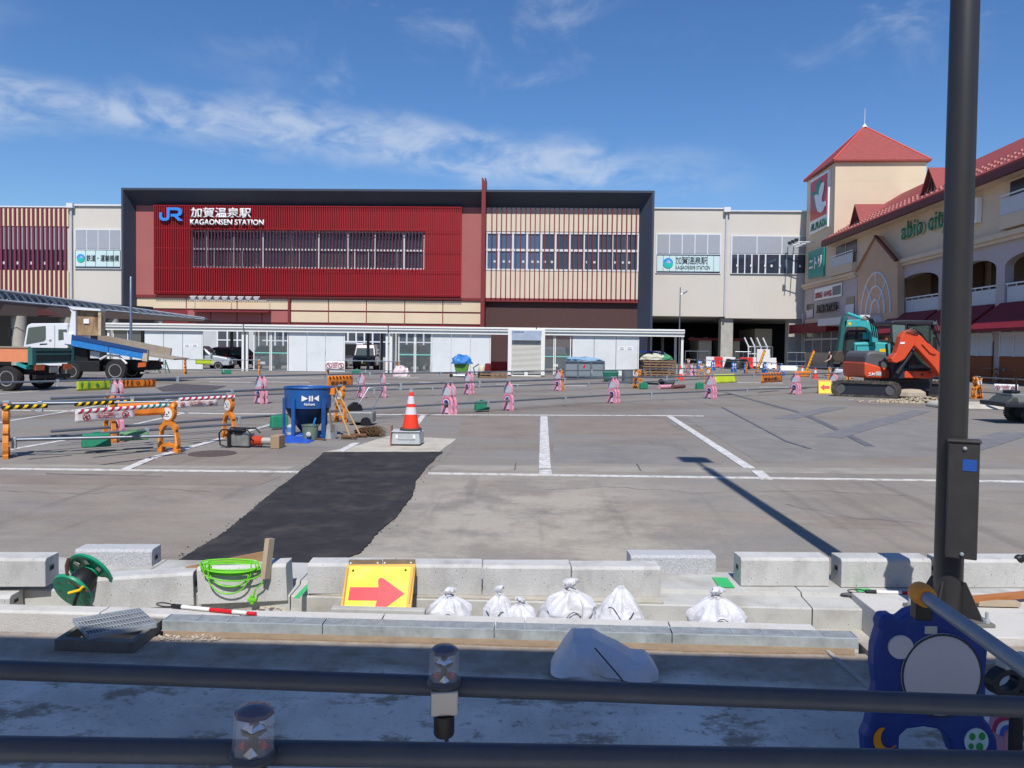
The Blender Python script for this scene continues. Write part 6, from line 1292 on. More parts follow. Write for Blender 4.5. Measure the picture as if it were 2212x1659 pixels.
# right end: planter, hoses and timbers behind the lamp post
a = G(2096, 1300, .03); tag(MB().box(a.x, a.x + .30, a.y, a.y + .12, -.06, .09).build('drain_block', M_GUT, bevel=.006), 'grey concrete drain block with a slot, right of the lamp post', 'concrete block')
bar3('timber', G(2090, 1296, .12), G(2240, 1282, .12), .06, .03, mat('timber_orange', A(186, 120, 70, .8), .7, var=.1), 'orange brown timber lying right of the lamp post', 'timber')
bar3('timber', G(2110, 1302, .10), G(2200, 1304, .10), .05, .03, M_PLY, 'pale short timber lying on the drain block', 'timber')
hc = G(2195, 1250, .12); t = thing('corrugated_hose', 'black corrugated hose ends at the right picture edge', 'hose', hc); pts = [Vector((.0 + .02 * i, 0.0, .14 + .05 * math.sin(i * .35) - .012 * i)) for i in range(14)]
MB().tube(pts, [.028 + .005 * (i % 2) for i in range(14)], 12).build('hose', M_BLK, t)
MB().tube([(.10, .05, -.12), (.11, .04, .20)], .02, 8).build('hose_end', M_BLK, t)
# ================================================================ tools around the hopper
hc = G(665, 944); kk = ppm(hc); t = thing('concrete_hopper', 'blue steel concrete hopper on four legs, white logo on its side', 'hopper', hc)
M_HOP = mat('hopper_blue', A(34, 92, 160, .9), .45, var=.12, vs=5, dirt=A(90, 100, 116), dirt_amt=.4, ds=4, spec=.45); rh = 50 / kk; HT = (944 - 836) / kk
MB().lathe([(rh * .98, HT - .03), (rh * 1.02, HT), (rh * .96, HT), (rh * .94, HT - .05), (rh * .93, HT * .62), (rh * .9, HT * .60), (rh * .97, HT * .60), (rh * .985, HT - .035)], (0, 0, 0), 36).build('drum', M_HOP, t, smooth=True)
MB().lathe([(.12, .08), (.13, HT * .12), (rh * .78, HT * .42), (rh * .96, HT * .605), (rh * .92, HT * .605), (.1, HT * .14)], (0, 0, 0), 36).build('cone', mat('hopper_navy', A(22, 44, 76, .9), .5, var=.12, vs=4), t, smooth=True)
MB().tube([(rh * 1.0 * math.cos(R(a)), rh * 1.0 * math.sin(R(a)), HT) for a in range(0, 360, 12)], .014, 6, closed=True).build('rim', M_HOP, t)
for a in (215, 252, 325, 60): MB().box(-.035, .035, -.02, .02, 0, HT * .80).xf(Matrix.Translation((rh * 1.03 * math.cos(R(a)), rh * 1.03 * math.sin(R(a)), 0)) @ Matrix.Rotation(R(a + 90), 4, 'Z')).build('leg', M_HOP, t, bevel=.004)
for z in (.06,): MB().tube([(rh * 1.03 * math.cos(R(a)), rh * 1.03 * math.sin(R(a)), z) for a in (215, 252, 325, 60)], .018, 6, closed=True).build('base_ring', M_HOP, t)
def hop(a, z, w=.004): return ((rh * .995 + w) * math.cos(R(a)), (rh * .995 + w) * math.sin(R(a)), z)
def hpl(name, pts): MB().add([hop(a, z, .002) for a, z in pts] + [hop(a, z, .007) for a, z in pts], [tuple(range(len(pts), 2 * len(pts)))] + [(i, (i + 1) % len(pts), len(pts) + (i + 1) % len(pts), len(pts) + i) for i in range(len(pts))]).build(name, M_SIGNW, t)
z0 = HT * .80; hpl('logo', [(272, z0 - .055), (272, z0 + .055), (287, z0)]); hpl('logo', [(289, z0 - .05), (289, z0 + .05), (292.5, z0 + .05), (292.5, z0 - .05)]); hpl('logo', [(295, z0 - .05), (295, z0 + .05), (298.5, z0 + .05), (298.5, z0 - .05)]); hpl('logo', [(313, z0 - .055), (313, z0 + .055), (300, z0)])
tx = text('lettering', 'kitokawa', M_SIGNW, t, Matrix.Identity(4), .19, .055, .004, .012)
for v in tx.data.vertices: v.co = hop(278 + v.co.x / rh * 57.3, HT * .66 + v.co.y, .003 + v.co.z)
bx_ = MB().box(-.06, .06, -.10, .02, -.06, .06).xf(Matrix.Translation((rh * 1.0 + .02, .05, HT - .07))).build('orange_chute', M_OSH, t)
# rammer lying on its side
rp_ = G(545, 966); t = thing('rammer', 'tamping rammer lying on its side with red bellows and tan foot', 'rammer', rp_, R(-4)); k = ppm(rp_)
def rx(cx): return (e2(cx, 0)[0] - 545) / k
def rz_(cy): return max(0.0, (966 - e2(0, cy)[1]) / k)
M_ENG = mat('engine_grey', A(150, 152, 150, .85), .45, .3, var=.2, vs=12)
MB().box(rx(395), rx(560), -.12, .12, rz_(1165), rz_(1050)).build('engine', M_ENG, t, bevel=.02); MB().box(rx(430), rx(500), -.14, .05, rz_(1060), rz_(1010)).build('fuel_tank', M_BLK, t, bevel=.015)
MB().lathe([(.075 + (.012 if i % 2 else -.004), .022 * i) for i in range(9)], (0, 0, 0), 20, Matrix.Translation((rx(568), 0, rz_(1118))) @ Matrix.Rotation(R(90), 4, 'Y')).build('bellows', mat('bellows_red', A(206, 76, 44, .85), .5, var=.06), t)
MB().lathe([(.062, 0), (.062, rx(755) - rx(645)), (.07, rx(757) - rx(645))], (0, 0, 0), 20, Matrix.Translation((rx(645), 0, rz_(1118))) @ Matrix.Rotation(R(90), 4, 'Y')).build('leg_tube', mat('leg_alloy', A(190, 188, 178, .85), .5, .2, var=.08), t, smooth=True)
MB().box(rx(757), rx(838), -.13, .13, 0, rz_(1062)).build('foot', mat('foot_tan', A(176, 150, 120, .85), .7, var=.1), t, bevel=.012)
for y in (-.16, .16): MB().tube([(rx(395), y, rz_(1195)), (rx(310), y, rz_(1150)), (rx(300), y, rz_(1050)), (rx(330), y, rz_(1018)), (rx(560), y, rz_(1020)), (rx(600), y, rz_(1060))], .014, 8).build('handle', M_BLK, t, smooth=True)
MB().box(rx(375), rx(400), -.17, .17, rz_(1195), rz_(1020)).build('guard', M_BLK, t, bevel=.006)
# shovel, brooms, bucket, bottle, tarp
sb = G(712, 948); t = thing('shovel', 'square shovel with a steel blade leaning on the hopper', 'shovel', sb); k = ppm(sb)
def q2(cx, cy, dy=0.0): x, y = e2(cx, cy); return Vector(((x - 712) / k, dy, (948 - y) / k))
MB().add([q2(1212, 1108, -.02), q2(1305, 1108, -.02), q2(1310, 985, .06), q2(1280, 975, .075), q2(1235, 975, .075), q2(1207, 985, .06), q2(1258, 1112, .0), q2(1258, 985, .09)], [(0, 6, 7, 4, 5), (6, 1, 2, 3, 7)]).build('blade', mat('shovel_steel', A(150, 150, 148, .85), .4, .6, var=.2, vs=12), t, solid=.006); M_STICK = mat('stick_wood', A(196, 162, 118, .82), .7, var=.1, vs=6); M_STICK2 = mat('stick_dark', A(128, 96, 70, .82), .7, var=.1, vs=6)
MB().tube([q2(1258, 1040, .04), q2(1250, 960, .09), q2(1190, 740, .25)], .016, 8).build('shaft', M_STICK2, t, smooth=True); MB().tube([q2(1190, 740, .25), q2(1165, 715, .26), q2(1175, 697, .27), q2(1205, 697, .27), q2(1210, 715, .26), q2(1190, 740, .25)], .012, 8).build('grip', M_STICK2, t, smooth=True)
M_BRIS = mat('bristle', A(120, 92, 66, .8), .8, var=.2, vs=20)
for lab, top_, bot_, m in (('pale broom leaning on the hopper, right of the shovel', (1258, 660), (1515, 1070), M_STICK), ('dark handled broom leaning between shovel and pale broom', (1235, 705), (1425, 1085), M_STICK)):
    bb = G(*e2(bot_[0], bot_[1] + 22)); t = thing('broom', lab, 'broom', bb); k2 = ppm(bb); X0, Y0 = e2(bot_[0], bot_[1] + 22)
    def q3(cx, cy, dy=0.0): x, y = e2(cx, cy); return Vector(((x - X0) / k2, dy, (Y0 - y) / k2))
    MB().tube([q3(*bot_, .0), q3(*top_, .28)], .016, 8).build('shaft', m, t, smooth=True); MB().box(-.16, .12, -.03, .03, .035, .075).build('head', M_STICK2, t, bevel=.006); br = MB(); r_ = random.Random(2)
    for i in range(90): x = r_.uniform(-.16, .12); y = r_.uniform(-.03, .03); br.tube([(x, y, .04), (x * 1.08 + r_.uniform(-.01, .01), y * 1.3, 0.0)], .004, 3)
    stuff(br.build('bristles', M_BRIS, t))
br = MB(); r_ = random.Random(9); c = G(790, 942); k = ppm(c)
for i in range(420):
    a = r_.gauss(0, .30); L = r_.uniform(.08, .42); x0 = r_.uniform(-.22, .02); z0 = r_.uniform(.0, .12); br.tube([(c.x + x0, c.y + r_.uniform(-.12, .12), z0), (c.x + x0 + L * .6, c.y + r_.uniform(-.15, .15), z0 + L * .18 + a * .05), (c.x + x0 + L, c.y + r_.uniform(-.2, .2), max(.005, z0 + L * .12 + a * .12 - L * .12))], .0035, 3)
stuff(tag(br.build('brush_heap', M_BRIS), 'heap of dry brown brush twigs behind the brooms', 'twigs'))
bk = G(670, 950); t = thing('bucket', 'round grey green bucket before the hopper', 'bucket', bk); k = ppm(bk); rb_ = 17.5 / k
MB().lathe([(rb_ * .86, 0), (rb_, .26), (rb_ * 1.05, .262), (rb_ * 1.05, .275), (rb_ * .96, .275), (rb_ * .82, .02)], (0, 0, 0), 28).build('pail', mat('pail_green', A(120, 140, 120, .85), .6, var=.12, vs=8), t, smooth=True); MB().lathe([(.035, 0), (.045, .03), (.02, .04)], (.02, -rb_ * .95, .12), 12, Matrix.Rotation(R(90), 4, 'X')).build('splash', M_LINE, t); MB().tube([(.02, 0, .15), (.09, .03, .40)], .018, 8).build('blue_tool', mat('tool_blue', A(40, 130, 200), .5, var=0), t)
bt = G(628, 946); t = thing('paint_can', 'small white can with blue label left of the bucket', 'can', bt); MB().lathe([(.07, 0), (.072, .02), (.07, .22), (.05, .24), (.03, .25)], (0, 0, 0), 18).build('can', mat('can_white', A(206, 206, 202, .85), .5, var=.1, vs=10), t, smooth=True); MB().lathe([(.0735, .12), (.0735, .20)], (0, 0, 0), 18).build('label', mat('can_blue', A(90, 140, 190), .5), t, smooth=True)
def cloth(name, label, pts, m, z0=.0, amp=.05, seed=1, cat='tarp'):
    c = G(*pts[0]); P = [G(*p) - c for p in pts]; xs = [p.x for p in P]; ys = [p.y for p in P]; v = []; f = []; n = 16
    for i in range(n + 1):
        for j in range(n + 1):
            u, w = i / n, j / n; x = min(xs) + (max(xs) - min(xs)) * u; y = min(ys) + (max(ys) - min(ys)) * w; e = min(u, 1 - u, w, 1 - w) * 2
            v.append((x + noise.noise(Vector((u * 3, w * 3, seed))) * .05, y + noise.noise(Vector((u * 3, w * 3, seed + 9))) * .05, z0 + abs(noise.noise(Vector((u * 4, w * 4, seed + 3)))) * amp * (.4 + e) + amp * e * .8))
    for i in range(n):
        for j in range(n): f.append((i * (n + 1) + j, i * (n + 1) + j + 1, (i + 1) * (n + 1) + j + 1, (i + 1) * (n + 1) + j))
    o = MB().add(v, f).build(name, m, None, smooth=True, solid=.004); o.location = c; return tag(o, label, cat)
cloth('tarp', 'crumpled blue tarp on the ground before the hopper', [(612, 957), (672, 955), (670, 938), (614, 938)], mat('tarp_blue', A(44, 90, 190, .9), .5, var=.1, vs=6), amp=.09)
bar3('pole_stick', G(650, 943, .03), G(704, 950, .02), .025, .025, M_STICK2, 'dark stick lying before the bucket', 'stick')
# plate cutter with handles behind the brooms
pc = G(790, 918); t = thing('road_cutter', 'wheeled road cutter with a black blade guard and thin handles', 'cutter', pc); k = ppm(pc)
def q4(cx, cy, dy=0.0): x, y = e2(cx, cy); return Vector(((x - 790) / k, dy, (918 - y) / k))
MB().lathe([(.165, -.03), (.175, -.02), (.175, .02), (.165, .03)], (0, 0, 0), 28, Matrix.Translation(q4(1465, 850)) @ Matrix.Rotation(R(35), 4, 'Z') @ Matrix.Rotation(R(90), 4, 'X')).build('blade_guard', M_BLK, t, smooth=True)
MB().box(q4(1420, 0).x, q4(1640, 0).x, -.15, .2, .06, .30).build('engine', M_ENG, t, bevel=.03); MB().lathe([(.11, -.03), (.11, .03)], (0, 0, 0), 20, Matrix.Translation(q4(1580, 950, -.17)) @ Matrix.Rotation(R(90), 4, 'X')).build('wheel', M_BLK, t, smooth=True); MB().lathe([(.11, -.03), (.11, .03)], (0, 0, 0), 20, Matrix.Translation(q4(1480, 960, .2)) @ Matrix.Rotation(R(90), 4, 'X')).build('wheel', M_BLK, t, smooth=True)
MB().tube([q4(1500, 800), q4(1560, 660, .3), q4(1690, 655, .3), q4(1660, 760, .1), q4(1590, 890, 0)], .012, 8).build('handle', M_PIPE, t, smooth=True)
# traffic cone on a grey box
cb = G(881, 962); t = thing('plastic_case', 'grey plastic case with a cone standing on it', 'case', cb, R(4)); k = ppm(cb)
w_ = 34 / k; h_ = 30 / k; M_CASE = mat('case_grey', A(196, 202, 204, .85), .5, var=.06, vs=6, dirt=A(150, 146, 138), dirt_amt=.5, ds=5)
MB().hexa([(-w_, -.12, .03), (w_ * .8, -.12, .03), (w_ * .95, .22, .03), (-w_ * .85, .22, .03)], [(-w_ * .94, -.12, h_), (w_ * .75, -.12, h_), (w_ * .95, .22, h_), (-w_ * .85, .22, h_)]).build('case_body', M_CASE, t, bevel=.012); MB().box(-w_ * 1.0, w_ * .8, -.14, .23, h_, h_ + .02).build('case_lid', M_CASE, t, bevel=.006)
MB().box(-w_ * 1.06, -w_ * .98, -.16, .04, .0, h_ * 1.45).build('side_board', mat('board_brown', A(156, 112, 96), .7), t)
for x in (-.18, .12): MB().box(x - .02, x + .02, -.128, -.119, h_ * .55, h_ * .80).build('latch', M_SIGNW, t)
MB().box(-w_ * .6, w_ * .5, -.125, -.1205, h_ * .45, h_ * .48).build('groove_line', mat('groove_grey', A(120, 124, 126), .7), t)
cc = cb + Vector((.04, .06, h_ + .02)); t = thing('traffic_cone', 'orange traffic cone with two white bands and a clear cap lamp', 'traffic cone', cc); M_CONE = mat('cone_orange', A(250, 66, 40, .92), .45, var=.03); M_CB = mat('cone_band', A(236, 228, 230, .85), .35, var=.02); H = 82 / k
def cr(q): return .155 * (1 - q) + .035 * q
z_ = [.03, .42, .61, .70, .90, 1.0]
for i in range(5): MB().lathe([(cr(z_[i]), z_[i] * H), (cr(z_[i + 1]), z_[i + 1] * H)], (0, 0, 0), 28).build('cone_band' if i in (1, 3) else 'cone_body', M_CB if i in (1, 3) else M_CONE, t, smooth=True)
MB().lathe([(.19, 0), (.195, .02), (.17, .045), (.155, .03)], (0, 0, 0), 20).build('base', mat('cone_base', A(70, 62, 60), .8, var=.1), t, smooth=True); MB().lathe([(.03, H), (.035, H + .01), (.035, H + .06), (.02, H + .07)], (0, 0, 0), 14).build('cap_lamp', M_CLR, t, smooth=True)
# small A-frame arrow board at the right
ab = G(1781, 850); t = thing('arrow_board', 'small yellow folding board with a red arrow pointing left', 'sign', ab, R(6)); k = ppm(ab); w_, h_ = 27 / k, 29 / k
for s in (-1, 1):
    pn = MB().hexa([(-w_ / 2, s * .20 - .012, 0), (w_ / 2, s * .20 - .012, 0), (w_ / 2, s * .20 + .012, 0), (-w_ / 2, s * .20 + .012, 0)], [(-w_ / 2, s * .015 - .012, h_), (w_ / 2, s * .015 - .012, h_), (w_ / 2, s * .015 + .012, h_), (-w_ / 2, s * .015 + .012, h_)]).build('panel', M_YB, t, bevel=.004)
    if s < 0:
        def af(u, v, w): return (u * w_, -.20 + .185 * v - .013 - w, v * h_)
        MB().prism([(-.42, .06), (.42, .06), (.42, .88), (-.42, .88)], af, 0, .006).build('face', M_YF, pn); MB().prism([(-.36, .46), (-.05, .70), (-.05, .57), (.34, .57), (.34, .37), (-.05, .37), (-.05, .22)], af, .007, .012).build('arrow', M_AR, pn)
t.rotation_euler[2] = R(-14)
# ================================================================ trucks
def e1(cx, cy): return (cx * .27786, 379.5 + cy * .27786)
def poly(name, pts, Y0, Y1, m, par, conv, Yp=None, bevel=0.0):
    """A part with a side outline given in picture points on the plane Yp, thick from Y0 to Y1."""
    q = [V(*conv(*p), Yp or Y0) for p in pts]; return MB().prism([(a.x, a.z) for a in q], PF, Y0, Y1).build(name, m, par, bevel=bevel)
M_TYRE = mat('tyre', A(44, 42, 42), .85, var=.15, vs=10); M_RIM = mat('wheel_rim', A(170, 170, 168, .85), .5, .4, var=.15, vs=8); M_CHAS = mat('chassis_black', A(30, 29, 30), .6, var=.2, vs=6); M_CABW = mat('cab_white', A(238, 240, 242, .85), .3, var=.03, coat=.3); M_CGL = glass('cab_glass', (.05, .08, .08), .04, .82, .9)
M_LAMPR = mat('lamp_red', A(180, 30, 30), .3, var=0); M_LAMPO = mat('lamp_amber', A(200, 96, 50), .3, var=0)
def wheel(par, c, r, w, axis='y', rz=0.0, name='wheel'):
    M_ = Matrix.Translation(c) @ Matrix.Rotation(rz, 4, 'Z') @ Matrix.Rotation(R(90), 4, 'X')
    o = MB().lathe([(r * .62, -w / 2), (r * .94, -w / 2), (r, -w * .35), (r, w * .35), (r * .94, w / 2), (r * .62, w / 2)], (0, 0, 0), 28, M_).build(name, M_TYRE, par, smooth=True)
    MB().lathe([(r * .60, w * .30), (r * .62, w * .52), (r * .54, w * .50), (r * .46, w * .22), (r * .2, w * .30), (r * .17, w * .45), (.001, w * .45)], (0, 0, 0), 28, M_).build('rim', M_RIM, o, smooth=True)
    return o
YT = G(250, 824).y
t = thing('dump_truck', 'white cab dump truck with a raised rusty headboard and blue tipping bed', 'truck', G(250, 824), world=True); WD = 1.75
TP = lambda n, pts, a, b, m, par=t, bevel=0: poly(n, pts, YT + a, YT + b, m, par, e1, YT + a if a > 1 else YT, bevel)
cab = TP('cab', [(178, 1345), (205, 1180), (213, 1160), (240, 1148), (500, 1146), (524, 1150), (528, 1480), (180, 1480)], .0, WD, M_CABW, bevel=.04)
TP('side_window', [(203, 1312), (221, 1190), (232, 1180), (352, 1168), (357, 1176), (357, 1270), (342, 1286)], -.015, .02, M_CGL, cab); TP('rear_window', [(455, 1195), (520, 1195), (520, 1270), (455, 1280)], -.012, .02, M_CGL, cab); TP('door_seam', [(424, 1165), (428, 1165), (428, 1340), (424, 1340)], -.01, .01, mat('seam_grey', A(150, 152, 156), .5), cab)
TP('grab_slot', [(310, 1306), (368, 1304), (368, 1312), (310, 1316)], -.012, .01, M_BLK, cab); TP('mirror', [(84, 1190), (108, 1190), (106, 1250), (88, 1246)], -.2, -.1, M_BLK, cab); MB().tube([V(*e1(96, 1190), YT - .15), V(*e1(130, 1180), YT - .1), V(*e1(190, 1215), YT)], .02, 6).build('mirror_arm', M_BLK, cab)
p_ = V(*e1(384, 1290), YT); text('lettering', '加賀工業', M_INK, cab, Matrix.Translation((p_.x, YT - .012, p_.z)) @ Matrix.Rotation(R(90), 4, 'X'), .10, .10, .004)
hb_ = TP('headboard', [(575, 1030), (770, 1040), (768, 1245), (573, 1240)], .25, .34, mat('rust_panel', A(170, 140, 108, .85), .75, var=.35, vs=2.2, dirt=A(104, 54, 20, .9), dirt_amt=1.0, ds=1.6, sv=(1.6, 1, .7)), bevel=.01); TP('headboard_frame', [(520, 1018), (560, 1040), (577, 1048), (577, 1245), (520, 1232), (545, 1060)], .1, .45, M_CABW, hb_); TP('headboard_frame', [(752, 1036), (776, 1040), (774, 1245), (752, 1240)], .1, .45, mat('rust_edge', A(206, 190, 160, .85), .7, var=.1, dirt=A(140, 80, 30), dirt_amt=.9, ds=3), hb_); TP('headboard_cap', [(520, 1016), (776, 1036), (776, 1052), (560, 1040)], .05, .5, M_CABW, hb_); TP('lock_plate', [(628, 1112), (670, 1112), (670, 1148), (628, 1148)], .2, .26, M_SIGNW, hb_)
TP('bed_post', [(498, 1215), (562, 1232), (556, 1312), (502, 1305)], -.04, .2, M_CABW)
M_BBL = mat('bed_blue', A(42, 130, 204, .9), .45, var=.08, vs=4, dirt=A(120, 150, 176), dirt_amt=.4, ds=5); M_BNV = mat('bed_navy', A(40, 74, 128, .9), .5, var=.1)
bd = TP('bed_side', [(563, 1270), (1122, 1378), (1114, 1428), (553, 1322)], -.02, .06, M_BBL); TP('bed_rail', [(565, 1238), (1150, 1355), (1146, 1380), (563, 1270)], -.05, .06, M_BNV, bd); TP('bed_seam', [(845, 1322), (851, 1323), (846, 1375), (840, 1374)], -.03, .0, M_BNV, bd)
TP('far_side', [(760, 1232), (1330, 1342), (1322, 1408), (1150, 1398), (760, 1330)], WD - .1, WD, mat('bed_wood', A(164, 152, 136, .85), .8, var=.12, vs=3, bump=.3, bs=20)); q = [V(*e1(560, 1300), YT), V(*e1(1345, 1425), YT)]
MB().hexa([(q[0].x, YT + .06, q[0].z - .12), (q[1].x, YT + .06, q[1].z - .05), (q[1].x - .2, YT + WD - .1, q[1].z - .05), (q[0].x, YT + WD - .1, q[0].z - .12)], [(q[0].x, YT + .06, q[0].z - .04), (q[1].x, YT + .06, q[1].z + .01), (q[1].x, YT + WD - .1, q[1].z + .01), (q[0].x, YT + WD - .1, q[0].z - .04)]).build('bed_floor', mat('bed_wood', A(164, 152, 136), .8), t); TP('bed_end', [(1122, 1358), (1152, 1356), (1146, 1445), (1106, 1440)], -.04, .1, mat('end_wood', A(190, 172, 150), .8))
TP('chassis', [(470, 1420), (1120, 1440), (1150, 1500), (1120, 1515), (470, 1515)], .45, WD - .45, M_CHAS); TP('undergear', [(540, 1330), (640, 1350), (660, 1470), (560, 1480)], .3, .9, M_CHAS); TP('tank', [(560, 1440), (760, 1440), (760, 1525), (560, 1525)], .12, .6, M_CHAS, bevel=.03); TP('tool_box', [(680, 1360), (752, 1370), (752, 1420), (680, 1420)], .2, .7, mat('box_pale', A(190, 192, 190), .6))
MB().tube([V(*e1(x, y), YT + .12) for x, y in ((778, 1428), (838, 1396), (925, 1402), (985, 1462))], .05, 6).build('mudguard', M_CABW, t)
for cx, cy, r, a in ((895, 1535, 84, .12), (545, 1545, 72, .2), (900, 1535, 84, WD - .3), (370, 1548, 70, WD - .3)):
    c = V(*e1(cx, cy), YT); rr = r * .27786 / ppm(c); wheel(t, (c.x, YT + a, rr), rr, .26)
TP('tail_lamp', [(1075, 1455), (1135, 1450), (1130, 1485), (1070, 1490)], .0, .08, M_LAMPO); TP('tail_lamp', [(1210, 1445), (1265, 1445), (1262, 1470), (1212, 1472)], WD - .2, WD - .1, M_LAMPO); MB().tube([V(*e1(1090, 1535), YT + .1), V(*e1(1250, 1528), YT + .6)], .045, 8).build('bumper', M_RIM, t, smooth=True)
# step ladder frame behind the bed
ys_ = YT + 2.4; t = thing('step_stand', 'green folding step stand behind the dump truck tail', 'step stand', G(350, 806))
b_ = G(350, 806); 
for s in (-1, 1): MB().tube([(s * .32, -.25, 0), (s * .18, 0, .75)], .03, 6).build('leg', mat('stand_green', A(56, 120, 100), .5), t); MB().tube([(s * .32, .25, 0), (s * .18, 0, .75)], .03, 6).build('leg', mat('stand_green', A(56, 120, 100), .5), t)
for z in (.25, .5): MB().tube([(-.3 + z * .15, -.2 + z * .2, z), (.3 - z * .15, -.2 + z * .2, z)], .025, 6).build('rung', mat('stand_green', A(56, 120, 100), .5), t)
# second truck: rear corner seen at the left edge
tb_ = G(72, 846); t = thing('flatbed_truck', 'orange and teal flatbed truck tail at the left picture edge', 'truck', tb_, R(86)); k = ppm(tb_)
M_BOR = mat('bed_orange', A(236, 148, 104, .88), .5, var=.06, vs=4); M_TEAL = mat('bed_teal', A(60, 120, 116, .85), .5, var=.12, vs=5); M_DGR = mat('bed_darkgreen', A(50, 70, 64, .9), .6, var=.15, vs=4)
zt, zl = (846 - 752) / k, (846 - 782) / k; Wt = 1.95
MB().box(0, Wt, -.02, .05, zl, zt).build('tailgate', M_DGR, t); MB().box(-.10, .08, -.05, .12, zl - .10, zt + .02).build('corner_post', M_TEAL, t); MB().box(Wt - .08, Wt + .05, -.05, .12, zl - .10, zt + .02).build('corner_post', M_TEAL, t)
for z in (zt - .09, (zl + zt) / 2, zl - .06): MB().box(.08, Wt - .08, -.05, -.021, z, z + .06).build('tailgate_rail', M_TEAL, t)
MB().box(-.03, .04, .12, 4.2, zl, zt).build('bed_side', M_BOR, t); MB().box(-.06, .05, .12, 4.2, zt, zt + .05).build('bed_rail', mat('rail_wood', A(150, 140, 124), .8, var=.15), t); MB().box(Wt - .04, Wt + .03, .12, 4.2, zl, zt).build('bed_side', M_DGR, t); MB().box(.05, Wt - .05, .0, 4.2, zt - .12, zt - .04).build('bed_floor', mat('bed_dust', A(150, 144, 132), .9, var=.12), t)
MB().box(.35, Wt - .35, .3, 4.6, zl - .45, zl - .18).build('chassis', M_CHAS, t); MB().box(.1, Wt - .1, -.02, .12, .42, .56).build('bumper', M_CHAS, t, bevel=.02)
for x in (.05, Wt - .50): MB().box(x, x + .42, -.06, .03, .72, .92).build('tail_lamp', M_LAMPO, t)
MB().box(.75, 1.15, -.05, .0, .62, .82).build('number_plate', mat('plate_grime', A(150, 150, 140), .6), t)
for x, y in ((.18, 1.0), (Wt - .2, 1.0), (.18, 3.9), (Wt - .2, 3.9)): wheel(t, (x, y, .43), .43, .34, rz=R(-90))
MB().hexa([(-.08, .2, zl - .25), (.5, .2, zl - .25), (.5, .55, zl - .12), (-.08, .55, zl - .12)], [(-.08, .2, zl - .15), (.5, .2, zl - .15), (.5, .55, zl - .02), (-.08, .55, zl - .02)]).build('mudguard', mat('guard_teal', A(50, 150, 150), .5), t)
# ================================================================ excavators
def x6(cx, cy): return (1660.4 + cx * .2494, 609.9 + cy * .2494)
M_EO = mat('digger_orange', A(224, 84, 46, .9), .4, var=.06, vs=4, spec=.5); M_EG = mat('digger_grey', A(98, 98, 100, .85), .5, var=.08, vs=4); M_EK = mat('digger_dark', A(44, 46, 54), .45, var=.1, vs=5); M_RUB = mat('track_rubber', A(66, 63, 60), .9, var=.2, vs=10, dirt=A(140, 128, 112), dirt_amt=.5, ds=5)
def track(par, c, L, W_, Hh, rz):
    Mt = Matrix.Translation(c) @ Matrix.Rotation(rz, 4, 'Z'); r = Hh / 2
    prof = [(L / 2 - r + r * math.cos(R(a)), r + r * math.sin(R(a))) for a in range(-90, 91, 15)] + [(-L / 2 + r + r * math.cos(R(a)), r + r * math.sin(R(a))) for a in range(90, 271, 15)]
    inn = [(x * .86, r + (z - r) * .70) for x, z in prof]
    o = MB().ring(prof, inn, lambda u, v, w: Mt @ Vector((u, w, v)), -W_ / 2, W_ / 2).build('track', M_RUB, par)
    lug = MB(); n = 26
    for i in range(len(prof)):
        a, b = Vector(prof[i]), Vector(prof[(i + 1) % len(prof)]); m_ = max(1, int((b - a).length / .12))
        for j in range(m_):
            q = a.lerp(b, (j + .5) / m_); d = (b - a).normalized(); nn = Vector((d.y, -d.x)); p = [q - d * .03, q + d * .03, q + d * .02 + nn * .03, q - d * .02 + nn * .03]
            lug.prism([(v.x, v.y) for v in p], lambda u, v, w: Mt @ Vector((u, w, v)), -W_ / 2, W_ / 2)
    stuff(lug.build('track_lug', M_RUB, o))
    MB().prism([(x * .97, z) for x, z in inn], lambda u, v, w: Mt @ Vector((u, w, v)), -W_ / 2 + .06, W_ / 2 - .06).build('track_frame', M_EK, par)
    for s in (-1, 1): MB().lathe([(r * .62, -W_ / 2 + .03), (r * .62, W_ / 2 - .03)], (0, 0, 0), 20, Mt @ Matrix.Translation((s * (L / 2 - r), 0, r)) @ Matrix.Rotation(R(90), 4, 'X')).build('sprocket', M_EG, par, smooth=True)
    for i in range(4): MB().lathe([(.07, -W_ / 2 + .04), (.07, W_ / 2 - .04)], (0, 0, 0), 12, Mt @ Matrix.Translation((-L * .24 + L * .16 * i, 0, .13)) @ Matrix.Rotation(R(90), 4, 'X')).build('roller', M_EK, par, smooth=True)
eb = G(1920, 858); YE = eb.y
t = thing('excavator', 'orange excavator with a grey counterweight and folded boom by the lamp post', 'excavator', eb, world=True)
EP = lambda n, pts, a, b, m, par=t, bevel=0.0: poly(n, pts, YE + a, YE + b, m, par, x6, YE + a, bevel)
g0 = G(*x6(905, 1003)); track(t, g0 + Vector((-.05, .55, 0)), 2.35, .46, .60, R(-30)); g1 = G(*x6(1440, 1000)); track(t, g1 + Vector((.0, .75, 0)), 2.35, .46, .60, R(-30))
EP('under_frame', [(1100, 850), (1420, 850), (1400, 940), (1120, 940)], .4, 1.4, M_EK); EP('slew_ring', [(960, 838), (1420, 838), (1420, 862), (960, 862)], .2, 1.6, M_EK); EP('dozer_blade', [(665, 870), (720, 872), (725, 968), (660, 962)], .9, 2.2, mat('blade_worn', A(120, 112, 100), .6, .3, var=.2, vs=6))
EP('house', [(830, 690), (1082, 765), (1082, 832), (845, 830), (830, 800)], -.2, 1.9, M_EO, bevel=.06); cwt = EP('counterweight', [(838, 740), (840, 650), (850, 612), (880, 596), (930, 592), (1010, 606), (1060, 650), (1085, 690), (1080, 766), (1040, 766), (900, 748)], -.1, 1.9, M_EG, bevel=.10)
